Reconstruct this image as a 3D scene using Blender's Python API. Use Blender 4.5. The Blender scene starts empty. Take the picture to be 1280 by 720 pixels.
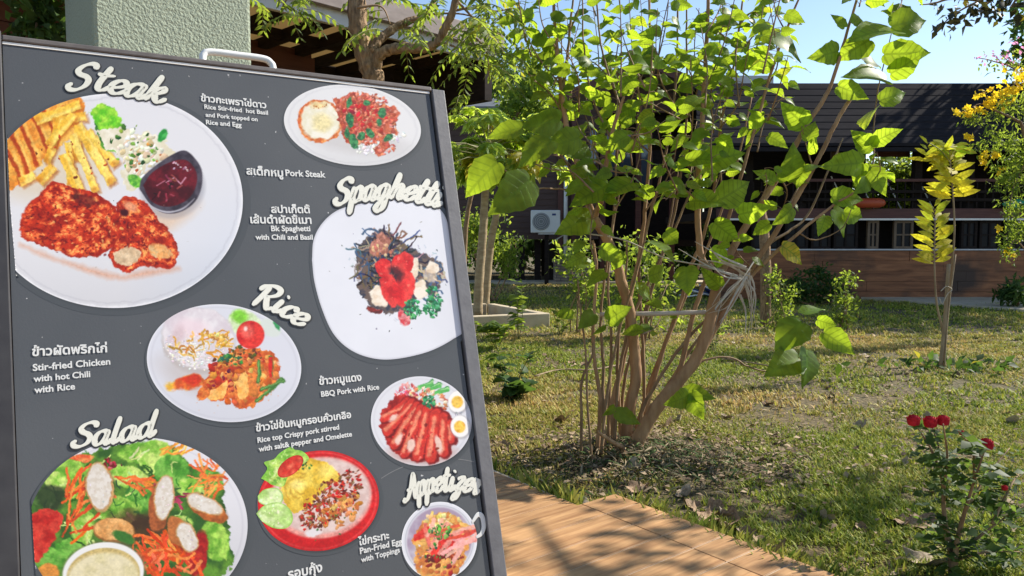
import bpy, math, random
import numpy as np
from mathutils import Vector, Matrix
rad = math.radians
rng = np.random.default_rng(7)
random.seed(7)
S = bpy.context.scene
COL = S.collection

# ------------------------------------------------------------------ camera, world, sun, exposure
CAM_H = 1.2
PITCH = math.atan(60 / 930)
FPX = 930.0
cam_d = bpy.data.cameras.new('camera')
cam = bpy.data.objects.new('camera', cam_d); COL.objects.link(cam)
cam.location = (0, 0, CAM_H)
cam.rotation_euler = (rad(90) - PITCH, 0, 0)
cam_d.sensor_width = 36.0
cam_d.lens = FPX / 1280 * 36
cam_d.clip_start = 0.05
cam_d.clip_end = 2000
S.camera = cam

SUN_AZ, SUN_EL = 66.0, 38.0        # azimuth to the right of +Y
w = bpy.data.worlds.new('World'); S.world = w; w.use_nodes = True
nt = w.node_tree
bg = nt.nodes['Background']
sky = nt.nodes.new('ShaderNodeTexSky'); sky.sky_type = 'NISHITA'; sky.sun_disc = False
sky.sun_elevation = rad(SUN_EL); sky.sun_rotation = rad(SUN_AZ)
sky.altitude = 200; sky.air_density = 1.0; sky.dust_density = 0.3; sky.ozone_density = 1.0
nt.links.new(sky.outputs['Color'], bg.inputs['Color'])
bg.inputs['Strength'].default_value = 0.10
sd = bpy.data.lights.new('sun', 'SUN'); sd.energy = 4.6; sd.angle = rad(0.53); sd.color = (1.0, 0.93, 0.82)
sun = bpy.data.objects.new('sun', sd); COL.objects.link(sun)
sv = Vector((math.sin(rad(SUN_AZ)) * math.cos(rad(SUN_EL)), math.cos(rad(SUN_AZ)) * math.cos(rad(SUN_EL)), math.sin(rad(SUN_EL))))
sun.rotation_euler = sv.to_track_quat('Z', 'Y').to_euler()
sun.location = sv * 40
S.view_settings.view_transform = 'Standard'; S.view_settings.look = 'None'
S.view_settings.exposure = 0.92; S.view_settings.gamma = 1.0
S.view_settings.use_curve_mapping = False
S.render.engine = 'CYCLES'
S.cycles.max_bounces = 8; S.cycles.transparent_max_bounces = 8

# ------------------------------------------------------------------ helpers
sp, cp = math.sin(PITCH), math.cos(PITCH)
def ray(x, y):
    a = (x - 640) / FPX; b = -(y - 360) / FPX
    return np.array([a, b * sp + cp, b * cp - sp])
CAM = np.array([0, 0, CAM_H])
def at(x, y, Y):
    d = ray(x, y); return CAM + d * (Y / d[1])
def onz(x, y, z=0.0):
    d = ray(x, y); return CAM + d * ((z - CAM_H) / d[2])

class MB:
    def __init__(s): s.v = []; s.f = []; s.n = 0
    def add(s, v, f):
        v = np.asarray(v, float); s.v.append(v)
        s.f += [tuple(i + s.n for i in q) for q in f]; s.n += len(v)
    def box(s, c, size, axes=None, rz=0.0, bevel=0.0):
        c = np.asarray(c, float); h = np.asarray(size, float) / 2
        if axes is None:
            cz, sz = math.cos(rz), math.sin(rz)
            axes = np.array([[cz, sz, 0], [-sz, cz, 0], [0, 0, 1]])
        axes = np.asarray(axes, float)
        if bevel <= 0:
            pts = [(x, y, z) for z in (-1, 1) for y in (-1, 1) for x in (-1, 1)]
            v = [c + axes.T @ (np.array(p) * h) for p in pts]
            s.add(v, [(0, 2, 3, 1), (4, 5, 7, 6), (0, 1, 5, 4), (2, 6, 7, 3), (0, 4, 6, 2), (1, 3, 7, 5)])
        else:
            import bmesh
            bm = bmesh.new(); bmesh.ops.create_cube(bm, size=1.0)
            for q in bm.verts: q.co = Vector((q.co.x * h[0] * 2, q.co.y * h[1] * 2, q.co.z * h[2] * 2))
            bmesh.ops.bevel(bm, geom=bm.edges[:], offset=bevel, segments=2, affect='EDGES', profile=0.5)
            bm.verts.index_update()
            v = [c + axes.T @ np.array(q.co) for q in bm.verts]
            s.add(v, [tuple(q.index for q in f.verts) for f in bm.faces]); bm.free()
    def tube(s, pts, r, seg=8, cap=True, flat=None):
        pts = np.asarray(pts, float); n = len(pts)
        r = np.broadcast_to(np.asarray(r, float), (n,))
        t = np.gradient(pts, axis=0); t /= np.linalg.norm(t, axis=1)[:, None] + 1e-12
        ref = np.array([0.31, 0.17, 0.93]) if abs(t[0][2]) < 0.8 else np.array([0.93, 0.31, 0.1])
        a0 = np.cross(t[0], ref); a0 /= np.linalg.norm(a0)
        vs = []; ang = np.linspace(0, 2 * math.pi, seg, endpoint=False)
        for i in range(n):
            a0 = a0 - t[i] * (a0 @ t[i]); a0 /= np.linalg.norm(a0) + 1e-12
            b0 = np.cross(t[i], a0)
            vs.append(pts[i] + r[i] * (np.cos(ang)[:, None] * a0 + np.sin(ang)[:, None] * b0))
        v = np.concatenate(vs)
        f = [(i * seg + k, i * seg + (k + 1) % seg, (i + 1) * seg + (k + 1) % seg, (i + 1) * seg + k) for i in range(n - 1) for k in range(seg)]
        if cap:
            f.append(tuple(range(seg - 1, -1, -1))); f.append(tuple((n - 1) * seg + k for k in range(seg)))
        s.add(v, f)
    def lathe(s, c, prof, seg=16, axis=(0, 0, 1)):
        ax = np.asarray(axis, float); ax /= np.linalg.norm(ax)
        a = np.cross(ax, [0.3, 0.9, 0.2]); a /= np.linalg.norm(a); b = np.cross(ax, a)
        ang = np.linspace(0, 2 * math.pi, seg, endpoint=False)
        v = np.concatenate([np.asarray(c) + ax * h + rr * (np.cos(ang)[:, None] * a + np.sin(ang)[:, None] * b) for rr, h in prof])
        f = [(i * seg + k, i * seg + (k + 1) % seg, (i + 1) * seg + (k + 1) % seg, (i + 1) * seg + k) for i in range(len(prof) - 1) for k in range(seg)]
        f.append(tuple(range(seg - 1, -1, -1))); f.append(tuple((len(prof) - 1) * seg + k for k in range(seg)))
        s.add(v, f)
    def build(s, name, m, parent=None, smooth=False, origin=None):
        v = np.concatenate(s.v) if s.v else np.zeros((0, 3))
        return link_mesh(name, v, s.f, m, parent, smooth, origin)

def link_mesh(name, v, f, m, parent=None, smooth=False, origin=None, attrs=None):
    me = bpy.data.meshes.new(name)
    o = bpy.data.objects.new(name, me); COL.objects.link(o)
    off = np.zeros(3)
    if parent is not None:
        o.parent = parent; off = np.array(parent.location)     # all parents are unrotated, top level
        if parent.parent is not None: off = off + np.array(parent.parent.location)
    elif origin is not None:
        off = np.asarray(origin, float); o.location = off
    v = np.asarray(v, float) - off
    if isinstance(f, np.ndarray):
        me.vertices.add(len(v)); me.vertices.foreach_set('co', v.astype(np.float32).ravel())
        k = f.shape[1]
        me.loops.add(f.size); me.loops.foreach_set('vertex_index', f.astype(np.int32).ravel())
        me.polygons.add(len(f)); me.polygons.foreach_set('loop_start', np.arange(0, f.size, k, dtype=np.int32))
        me.update(calc_edges=True)
    else:
        me.from_pydata(v.tolist(), [], f)
    if smooth: me.polygons.foreach_set('use_smooth', np.ones(len(me.polygons), bool))
    for an, av in (attrs or {}).items():
        av = np.asarray(av, np.float32)
        if av.ndim == 1:
            a = me.attributes.new(an, 'FLOAT', 'POINT'); a.data.foreach_set('value', av)
        elif av.shape[1] == 2:
            a = me.attributes.new(an, 'FLOAT2', 'POINT'); a.data.foreach_set('vector', av.ravel())
        else:
            a = me.attributes.new(an, 'FLOAT_COLOR', 'POINT')
            a.data.foreach_set('color', np.concatenate([av, np.ones((len(av), 1), np.float32)], 1).ravel())
    if m is not None: me.materials.append(m)
    me.validate(); me.update()
    return o

def thing(name, label, cat, loc, group=None):
    o = bpy.data.objects.new(name, None); COL.objects.link(o)
    o.empty_display_size = 0.1
    o.location = [float(q) for q in loc]
    o['label'] = label; o['category'] = cat
    if group: o['group'] = group
    return o
def tag(o, label, cat, group=None):
    o['label'] = label; o['category'] = cat
    if group: o['group'] = group
    return o
def struct(o, kind='structure'): o['kind'] = kind; return o

def spline(pts, n=6):
    p = np.asarray(pts, float)
    if len(p) < 3: n = max(n, 2)
    q = np.vstack([2 * p[0] - p[1], p, 2 * p[-1] - p[-2]]); out = []
    for i in range(1, len(q) - 2):
        a, b, c, d = q[i - 1], q[i], q[i + 1], q[i + 2]
        for t in np.linspace(0, 1, n, endpoint=False):
            out.append(0.5 * (2 * b + (c - a) * t + (2 * a - 5 * b + 4 * c - d) * t * t + (3 * b - a - 3 * c + d) * t ** 3))
    out.append(p[-1]); return np.array(out)

def hexl(r, g, b):
    c = np.array([r, g, b], float) / 255
    return np.where(c <= .04045, c / 12.92, ((c + .055) / 1.055) ** 2.4)

# ------------------------------------------------------------------ materials
def newmat(name):
    m = bpy.data.materials.new(name); m.use_nodes = True
    N = m.node_tree.nodes; L = m.node_tree.links
    return m, N, L, N['Principled BSDF']
def c4(c): return (float(c[0]), float(c[1]), float(c[2]), 1.0)
def mat(name, c1, c2=None, rough=0.6, scale=6.0, stretch=(1, 1, 1), bump=0.0, bscale=None, metal=0.0, spec=0.4, detail=6, dist=0.0, wear=None):
    m, N, L, P = newmat(name)
    P.inputs['Roughness'].default_value = rough; P.inputs['Metallic'].default_value = metal
    P.inputs['Specular IOR Level'].default_value = spec
    tc = N.new('ShaderNodeTexCoord'); mp = N.new('ShaderNodeMapping'); mp.inputs['Scale'].default_value = stretch
    L.new(tc.outputs['Object'], mp.inputs['Vector'])
    nz = N.new('ShaderNodeTexNoise'); nz.inputs['Scale'].default_value = scale; nz.inputs['Detail'].default_value = detail; nz.inputs['Distortion'].default_value = dist
    L.new(mp.outputs['Vector'], nz.inputs['Vector'])
    cr = N.new('ShaderNodeValToRGB')
    cr.color_ramp.elements[0].position = 0.3; cr.color_ramp.elements[1].position = 0.7
    cr.color_ramp.elements[0].color = c4(c1); cr.color_ramp.elements[1].color = c4(c2 if c2 is not None else np.array(c1) * 1.25)
    L.new(nz.outputs['Fac'], cr.inputs['Fac'])
    col = cr.outputs['Color']
    if wear:
        n2 = N.new('ShaderNodeTexNoise'); n2.inputs['Scale'].default_value = wear[1]; n2.inputs['Detail'].default_value = 8
        L.new(tc.outputs['Object'], n2.inputs['Vector'])
        r2 = N.new('ShaderNodeValToRGB'); r2.color_ramp.elements[0].position = .52; r2.color_ramp.elements[1].position = .68
        L.new(n2.outputs['Fac'], r2.inputs['Fac'])
        mx = N.new('ShaderNodeMix'); mx.data_type = 'RGBA'
        L.new(r2.outputs['Color'], mx.inputs['Factor']); L.new(col, mx.inputs[6]); mx.inputs[7].default_value = c4(wear[0])
        col = mx.outputs[2]
    L.new(col, P.inputs['Base Color'])
    if bump > 0:
        b = N.new('ShaderNodeBump'); b.inputs['Strength'].default_value = bump; b.inputs['Distance'].default_value = 0.01
        src = nz
        if bscale:
            src = N.new('ShaderNodeTexNoise'); src.inputs['Scale'].default_value = bscale; src.inputs['Detail'].default_value = 5
            L.new(mp.outputs['Vector'], src.inputs['Vector'])
        L.new(src.outputs['Fac'], b.inputs['Height']); L.new(b.outputs['Normal'], P.inputs['Normal'])
    return m

def leaf_mat(name, dark, light, trans, tfac=0.45, rough=0.42, veins=True, tdark=None):
    """two sided leaf: 'rnd' attribute picks the hue, 'luv' the place on the blade"""
    m, N, L, P = newmat(name)
    at_ = N.new('ShaderNodeAttribute'); at_.attribute_name = 'rnd'
    cr = N.new('ShaderNodeValToRGB'); e = cr.color_ramp.elements
    e[0].position = 0.0; e[0].color = c4(dark); e[1].position = 0.93; e[1].color = c4(light)
    y = cr.color_ramp.elements.new(1.0); y.color = c4((0.35, 0.30, 0.03))
    L.new(at_.outputs['Fac'], cr.inputs['Fac'])
    ct = N.new('ShaderNodeValToRGB'); e = ct.color_ramp.elements
    e[0].position = 0.0; e[0].color = c4(np.array(trans) * 0.55 if tdark is None else tdark); e[1].position = 0.9; e[1].color = c4(trans)
    y = ct.color_ramp.elements.new(1.0); y.color = c4((0.75, 0.62, 0.05))
    L.new(at_.outputs['Fac'], ct.inputs['Fac'])
    cb, tb = cr.outputs['Color'], ct.outputs['Color']
    if veins:
        uv = N.new('ShaderNodeAttribute'); uv.attribute_name = 'luv'
        sep = N.new('ShaderNodeSeparateXYZ'); L.new(uv.outputs['Vector'], sep.inputs[0])
        ab = N.new('ShaderNodeMath'); ab.operation = 'ABSOLUTE'; L.new(sep.outputs['X'], ab.inputs[0])
        # lateral veins: lines of constant (v - 0.6|u|), repeated
        m1 = N.new('ShaderNodeMath'); m1.operation = 'MULTIPLY_ADD'; L.new(ab.outputs[0], m1.inputs[0]); m1.inputs[1].default_value = -0.55; L.new(sep.outputs['Y'], m1.inputs[2])
        m2 = N.new('ShaderNodeMath'); m2.operation = 'MULTIPLY'; L.new(m1.outputs[0], m2.inputs[0]); m2.inputs[1].default_value = 7.0
        m3 = N.new('ShaderNodeMath'); m3.operation = 'PINGPONG'; L.new(m2.outputs[0], m3.inputs[0]); m3.inputs[1].default_value = 0.5
        m4 = N.new('ShaderNodeMath'); m4.operation = 'LESS_THAN'; L.new(m3.outputs[0], m4.inputs[0]); m4.inputs[1].default_value = 0.11
        m5 = N.new('ShaderNodeMath'); m5.operation = 'LESS_THAN'; L.new(ab.outputs[0], m5.inputs[0]); m5.inputs[1].default_value = 0.028
        m6 = N.new('ShaderNodeMath'); m6.operation = 'MAXIMUM'; L.new(m4.outputs[0], m6.inputs[0]); L.new(m5.outputs[0], m6.inputs[1])
        m7 = N.new('ShaderNodeMath'); m7.operation = 'MULTIPLY'; L.new(m6.outputs[0], m7.inputs[0]); m7.inputs[1].default_value = 0.7
        for k, (src, vc) in enumerate(((cb, np.array(light) * 1.6), (tb, np.array(trans) * 0.42))):
            mx = N.new('ShaderNodeMix'); mx.data_type = 'RGBA'
            L.new(m7.outputs[0], mx.inputs['Factor']); L.new(src, mx.inputs[6]); mx.inputs[7].default_value = c4(vc)
            if k == 0: cb = mx.outputs[2]
            else: tb = mx.outputs[2]
        bp = N.new('ShaderNodeBump'); bp.inputs['Strength'].default_value = 0.35; bp.inputs['Distance'].default_value = 0.004
        L.new(m6.outputs[0], bp.inputs['Height']); L.new(bp.outputs['Normal'], P.inputs['Normal'])
    # blotches
    tc = N.new('ShaderNodeTexCoord'); nz = N.new('ShaderNodeTexNoise'); nz.inputs['Scale'].default_value = 22; nz.inputs['Detail'].default_value = 4
    L.new(tc.outputs['Object'], nz.inputs['Vector'])
    mr = N.new('ShaderNodeMapRange'); mr.inputs[1].default_value = .3; mr.inputs[2].default_value = .7; mr.inputs[3].default_value = .75; mr.inputs[4].default_value = 1.2
    L.new(nz.outputs['Fac'], mr.inputs[0])
    outs = []
    for src in (cb, tb):
        vm = N.new('ShaderNodeVectorMath'); vm.operation = 'SCALE'
        L.new(src, vm.inputs[0]); L.new(mr.outputs[0], vm.inputs['Scale']); outs.append(vm.outputs[0])
    L.new(outs[0], P.inputs['Base Color'])
    P.inputs['Roughness'].default_value = rough; P.inputs['Specular IOR Level'].default_value = 0.25
    T = N.new('ShaderNodeBsdfTranslucent'); L.new(outs[1], T.inputs['Color'])
    mix = N.new('ShaderNodeMixShader'); mix.inputs[0].default_value = tfac
    L.new(P.outputs[0], mix.inputs[1]); L.new(T.outputs[0], mix.inputs[2])
    L.new(mix.outputs[0], N['Material Output'].inputs['Surface'])
    return m

def attr_mat(name, attr='col', rough=0.5, spec=0.4, tfac=0.0, bump=0.0, coat=0.0):
    m, N, L, P = newmat(name)
    a = N.new('ShaderNodeAttribute'); a.attribute_name = attr
    L.new(a.outputs['Color'], P.inputs['Base Color'])
    P.inputs['Roughness'].default_value = rough; P.inputs['Specular IOR Level'].default_value = spec
    if coat: P.inputs['Coat Weight'].default_value = coat; P.inputs['Coat Roughness'].default_value = 0.3
    if tfac > 0:
        T = N.new('ShaderNodeBsdfTranslucent'); L.new(a.outputs['Color'], T.inputs['Color'])
        mix = N.new('ShaderNodeMixShader'); mix.inputs[0].default_value = tfac
        L.new(P.outputs[0], mix.inputs[1]); L.new(T.outputs[0], mix.inputs[2]); L.new(mix.outputs[0], N['Material Output'].inputs['Surface'])
    return m

M = {}
M['bark'] = mat('bark_tan', (0.25, 0.135, 0.065), (0.42, 0.26, 0.14), 0.8, 25, (1, 1, .25), 0.5, 60)
M['bark_thin'] = mat('bark_thin', (0.17, 0.10, 0.05), (0.32, 0.21, 0.115), 0.75, 30, (1, 1, .3), 0.3)
M['bark_rough'] = mat('bark_rough', (0.12, 0.07, 0.036), (0.42, 0.28, 0.16), 0.9, 26, (1, 1, .28), 1.0, 34, dist=1.5)
M['bark_rough'].node_tree.nodes['Bump'].inputs['Distance'].default_value = .05
M['papaya_bark'] = mat('papaya_bark', (0.24, 0.17, 0.09), (0.40, 0.31, 0.19), 0.85, 9, (1, 1, 3), 0.4)
M['green_stem'] = mat('green_stem', (0.13, 0.14, 0.04), (0.24, 0.22, 0.08), 0.6, 20)
M['dead_stem'] = mat('dry_stem', (0.22, 0.15, 0.085), (0.36, 0.27, 0.17), 0.8, 25, (1, 1, .3))
M['mulberry'] = leaf_mat('mulberry_leaf', (0.04, 0.10, 0.018), (0.10, 0.19, 0.022), (0.60, 0.82, 0.04), 0.58)
M['papaya_leaf'] = leaf_mat('papaya_leaf', (0.07, 0.15, 0.035), (0.14, 0.24, 0.05), (0.78, 0.92, 0.13), 0.58, veins=False)
M['small_leaf'] = leaf_mat('small_leaf', (0.045, 0.085, 0.02), (0.11, 0.17, 0.03), (0.52, 0.68, 0.07), 0.48, rough=.55, veins=False)
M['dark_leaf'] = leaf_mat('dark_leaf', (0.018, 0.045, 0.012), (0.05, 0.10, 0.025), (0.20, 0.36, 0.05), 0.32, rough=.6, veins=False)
M['rose_leaf'] = leaf_mat('rose_leaf', (0.025, 0.055, 0.018), (0.07, 0.12, 0.03), (0.26, 0.42, 0.06), 0.38, rough=.55, veins=False)
M['brown_leaf'] = leaf_mat('dark_dry_leaf', (0.02, 0.025, 0.012), (0.045, 0.05, 0.02), (0.10, 0.09, 0.03), 0.15, veins=False)
M['yellow_leaf'] = leaf_mat('yellow_leaf', (0.10, 0.19, 0.02), (0.46, 0.38, 0.03), (0.98, 0.84, 0.04), 0.58, rough=.6, tdark=(.45, .72, .05))
M['flower_yellow'] = mat('flower_yellow', (0.85, 0.58, 0.015), (0.9, 0.70, 0.04), 0.6, 40)
M['flower_pink'] = mat('flower_pink', (0.55, 0.20, 0.38), (0.7, 0.36, 0.5), 0.6, 40)
for _k, _c in (('flower_yellow', (.95, .70, .03, 1)), ('flower_pink', (.85, .35, .6, 1))):     # thin petals let the sun through
    _n = M[_k].node_tree; _t = _n.nodes.new('ShaderNodeBsdfTranslucent'); _t.inputs['Color'].default_value = _c; _m = _n.nodes.new('ShaderNodeMixShader'); _m.inputs[0].default_value = .55
    _n.links.new(_n.nodes['Principled BSDF'].outputs[0], _m.inputs[1]); _n.links.new(_t.outputs[0], _m.inputs[2]); _n.links.new(_m.outputs[0], _n.nodes['Material Output'].inputs['Surface'])
M['rose'] = mat('rose_red', (0.30, 0.005, 0.015), (0.50, 0.02, 0.035), 0.7, 90, spec=.2)
M['dry_leaf'] = mat('dry_leaf', (0.16, 0.09, 0.05), (0.36, 0.25, 0.15), 0.8, 12, bump=.3)
M['pale_leaf'] = mat('pale_dry_leaf', (0.27, 0.20, 0.13), (0.44, 0.36, 0.26), 0.8, 12, bump=.3)
M['straw'] = mat('straw', (0.36, 0.30, 0.22), (0.56, 0.50, 0.41), 0.7, 30, (1, 1, .2))
M['bamboo'] = mat('grey_bamboo', (0.36, 0.30, 0.26), (0.52, 0.45, 0.40), 0.55, 18, (.2, 1, 1))
M['stucco'] = mat('green_stucco', (0.29, 0.335, 0.255), (0.345, 0.395, 0.305), 0.85, 2.2, bump=.75, bscale=120)
M['concrete'] = mat('concrete', (0.42, 0.34, 0.23), (0.55, 0.47, 0.34), 0.9, 5, bump=.2, bscale=40)
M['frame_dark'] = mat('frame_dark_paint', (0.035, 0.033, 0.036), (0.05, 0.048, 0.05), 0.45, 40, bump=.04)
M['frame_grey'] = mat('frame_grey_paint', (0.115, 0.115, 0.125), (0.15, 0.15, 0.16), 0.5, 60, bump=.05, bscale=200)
M['frame_brown'] = mat('top_rail_brown', (0.09, 0.08, 0.078), (0.14, 0.125, 0.12), 0.6, 60)
M['black_gap'] = mat('black_gap', (0.008, 0.008, 0.01), (0.012, 0.012, 0.014), 0.6)
M['white_metal'] = mat('white_metal', (0.72, 0.71, 0.68), (0.8, 0.79, 0.76), 0.4, 20)
M['white_plastic'] = mat('white_plastic', (0.62, 0.63, 0.62), (0.7, 0.71, 0.70), 0.45, 3)
M['grille'] = mat('grille', (0.16, 0.17, 0.18), (0.2, 0.21, 0.22), 0.5)
M['siding'] = mat('brown_siding', (0.055, 0.028, 0.022), (0.085, 0.046, 0.036), 0.6, 3, (1, 1, 12), 0.15)
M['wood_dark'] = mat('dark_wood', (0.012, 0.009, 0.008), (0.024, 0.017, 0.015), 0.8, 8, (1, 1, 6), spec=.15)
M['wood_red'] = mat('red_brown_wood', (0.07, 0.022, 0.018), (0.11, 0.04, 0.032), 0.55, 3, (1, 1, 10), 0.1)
M['plank'] = mat('plank_wall', (0.15, 0.05, 0.018), (0.33, 0.13, 0.052), 0.55, 1.3, (1, 1, 9), 0.2, dist=1.2, wear=((0.05, 0.026, 0.018), 1.1))
M['roof_dark'] = mat('dark_roof', (0.016, 0.015, 0.018), (0.026, 0.024, 0.028), 0.9, 4, (1, 6, 6), spec=.08)
M['roof_grey'] = mat('grey_roof', (0.09, 0.10, 0.11), (0.15, 0.155, 0.16), 0.5, 3)
M['frame_wood'] = mat('pale_frame_wood', (0.10, 0.065, 0.04), (0.16, 0.11, 0.07), 0.6, 12, (1, 1, .2))
M['glass'] = mat('window_glass', (0.01, 0.011, 0.014), (0.02, 0.022, 0.028), 0.3, 2, spec=.12)
M['blue_glass'] = mat('blue_window_glass', (0.06, 0.08, 0.11), (0.09, 0.115, 0.15), 0.06, 2, spec=.9)
M['cream'] = mat('cream_panel', (0.55, 0.45, 0.28), (0.65, 0.55, 0.37), 0.75, 5)
_n = M['cream'].node_tree; _t = _n.nodes.new('ShaderNodeBsdfTranslucent'); _t.inputs['Color'].default_value = (0.55, 0.44, 0.26, 1); _m = _n.nodes.new('ShaderNodeMixShader'); _m.inputs[0].default_value = .5
_n.links.new(_n.nodes['Principled BSDF'].outputs[0], _m.inputs[1]); _n.links.new(_t.outputs[0], _m.inputs[2]); _n.links.new(_m.outputs[0], _n.nodes['Material Output'].inputs['Surface'])
M['fascia'] = mat('fascia', (0.16, 0.125, 0.115), (0.24, 0.195, 0.185), 0.6, 8, (1, 1, 3))
M['gutter'] = mat('gutter_metal', (0.45, 0.45, 0.46), (0.55, 0.55, 0.56), 0.4, 8)
M['brick'] = None
M['orange'] = mat('orange_plastic', (0.34, 0.05, 0.015), (0.45, 0.08, 0.025), 0.5, 3)
M['green_pl'] = mat('green_plastic', (0.02, 0.24, 0.14), (0.03, 0.32, 0.19), 0.45, 3)
M['canvas_blue'] = mat('blue_canvas', (0.03, 0.045, 0.15), (0.05, 0.07, 0.22), 0.8, 30)
M['soil'] = mat('soil', (0.09, 0.06, 0.04), (0.17, 0.12, 0.08), 0.95, 12, bump=.6)
def brick_mat():
    m, N, L, P = newmat('brick')
    tc = N.new('ShaderNodeTexCoord'); mp = N.new('ShaderNodeMapping'); mp.inputs['Rotation'].default_value = (rad(90), 0, 0)
    L.new(tc.outputs['Object'], mp.inputs['Vector'])
    b = N.new('ShaderNodeTexBrick'); b.inputs['Scale'].default_value = 1.0; b.inputs['Brick Width'].default_value = .22; b.inputs['Row Height'].default_value = .08; b.inputs['Mortar Size'].default_value = .012
    b.inputs['Color1'].default_value = (.22, .17, .13, 1); b.inputs['Color2'].default_value = (.30, .24, .19, 1); b.inputs['Mortar'].default_value = (.12, .10, .09, 1)
    L.new(mp.outputs['Vector'], b.inputs['Vector']); L.new(b.outputs['Color'], P.inputs['Base Color']); P.inputs['Roughness'].default_value = .9
    return m
M['brick'] = brick_mat()

# ------------------------------------------------------------------ noise for numpy
def vnoise(x, y, seed=0):
    xi = np.floor(x).astype(np.int64); yi = np.floor(y).astype(np.int64); fx = x - xi; fy = y - yi
    fx = fx * fx * (3 - 2 * fx); fy = fy * fy * (3 - 2 * fy)
    def h(a, b):
        n = (a * 374761393 + b * 668265263 + seed * 974634777) & 0x7fffffff
        n = ((n ^ (n >> 13)) * 1274126177) & 0x7fffffff
        return ((n ^ (n >> 16)) & 0xffff) / 65535.0
    return (h(xi, yi) * (1 - fx) + h(xi + 1, yi) * fx) * (1 - fy) + (h(xi, yi + 1) * (1 - fx) + h(xi + 1, yi + 1) * fx) * fy
def fbm(x, y, seed=0, o=4):
    s = 0; a = .5; t = 0
    for k in range(o):
        s = s + a * vnoise(x * 2 ** k, y * 2 ** k, seed + k * 17); t += a; a *= .55
    return s / t

# ------------------------------------------------------------------ GROUND (structure)
DECK_S = np.array([math.sin(rad(50)), math.cos(rad(50))])       # towards the grass
DECK_T = np.array([math.sin(rad(143)), math.cos(rad(143))])     # along the grass edge, towards the camera
DECK_O = onz(768, 617, .1)[:2]
def deck_st(x, y):
    d = np.stack([np.asarray(x) - DECK_O[0], np.asarray(y) - DECK_O[1]], -1)
    # S and T are nearly perpendicular; solve exactly
    A = np.linalg.inv(np.stack([DECK_S, DECK_T], 1)); q = d @ A.T
    return q[..., 0], q[..., 1]
LOW_S = deck_st(*onz(720, 630, .06)[:2])[0]
def on_deck(x, y, pad=0.0):
    s, t = deck_st(x, y)
    return ((s < pad) & (t > -pad)) | ((s < LOW_S + pad) & (t > -3 - pad))

def ground_mat():
    m, N, L, P = newmat('lawn_soil')
    tc = N.new('ShaderNodeTexCoord')
    def noise(sc, det=6):
        n = N.new('ShaderNodeTexNoise'); n.inputs['Scale'].default_value = sc; n.inputs['Detail'].default_value = det
        L.new(tc.outputs['Object'], n.inputs['Vector']); return n
    def ramp(src, stops):
        r = N.new('ShaderNodeValToRGB'); e = r.color_ramp.elements
        e[0].position, e[0].color = stops[0][0], c4(stops[0][1]); e[1].position, e[1].color = stops[-1][0], c4(stops[-1][1])
        for p_, c_ in stops[1:-1]:
            q = e.new(p_); q.color = c4(c_)
        L.new(src, r.inputs['Fac']); return r
    n1 = noise(1.1); n2 = noise(28, 8)
    r1 = ramp(n1.outputs['Fac'], [(.3, (0.05, 0.055, 0.018)), (.5, (0.11, 0.085, 0.032)), (.7, (0.17, 0.11, 0.045))])
    r2 = ramp(n2.outputs['Fac'], [(.3, (0.022, 0.02, 0.012)), (.5, (0.085, 0.066, 0.026)), (.72, (0.28, 0.20, 0.08))])
    mx = N.new('ShaderNodeMix'); mx.data_type = 'RGBA'; mx.inputs['Factor'].default_value = .55
    L.new(r1.outputs[0], mx.inputs[6]); L.new(r2.outputs[0], mx.inputs[7]); L.new(mx.outputs[2], P.inputs['Base Color'])
    P.inputs['Roughness'].default_value = .95
    b = N.new('ShaderNodeBump'); b.inputs['Strength'].default_value = .9; b.inputs['Distance'].default_value = .03
    L.new(n2.outputs['Fac'], b.inputs['Height']); L.new(b.outputs['Normal'], P.inputs['Normal'])
    return m
gx = np.concatenate([[-600, -200, -60, -20], np.arange(-8, 14.01, .25), [20, 60, 200, 600]])
gy = np.concatenate([[-60, -10], np.arange(0, 24.01, .25), [30, 60, 200, 900]])
GX, GY = np.meshgrid(gx, gy)
def ground_z(x, y):
    d = np.clip((np.hypot(x - .72, y - 4.05) - .1) / .9, 0, 1)
    z = .028 * (fbm(np.asarray(x) * .9 + 50, np.asarray(y) * .9 + 50, 3) - .5) + .05 * (1 - d) ** 2
    inside = (np.abs(x - 3) < 10) & (y > -.5) & (y < 23)
    return np.where(inside & ~on_deck(x, y, .1), z, np.where(on_deck(x, y, .1), -.02, 0))
GZ = ground_z(GX, GY)
nx, ny = len(gx), len(gy)
gf = np.array([[j * nx + i, j * nx + i + 1, (j + 1) * nx + i + 1, (j + 1) * nx + i] for j in range(ny - 1) for i in range(nx - 1)])
struct(link_mesh('ground', np.stack([GX, GY, GZ], -1).reshape(-1, 3), gf, ground_mat(), smooth=True))

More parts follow.
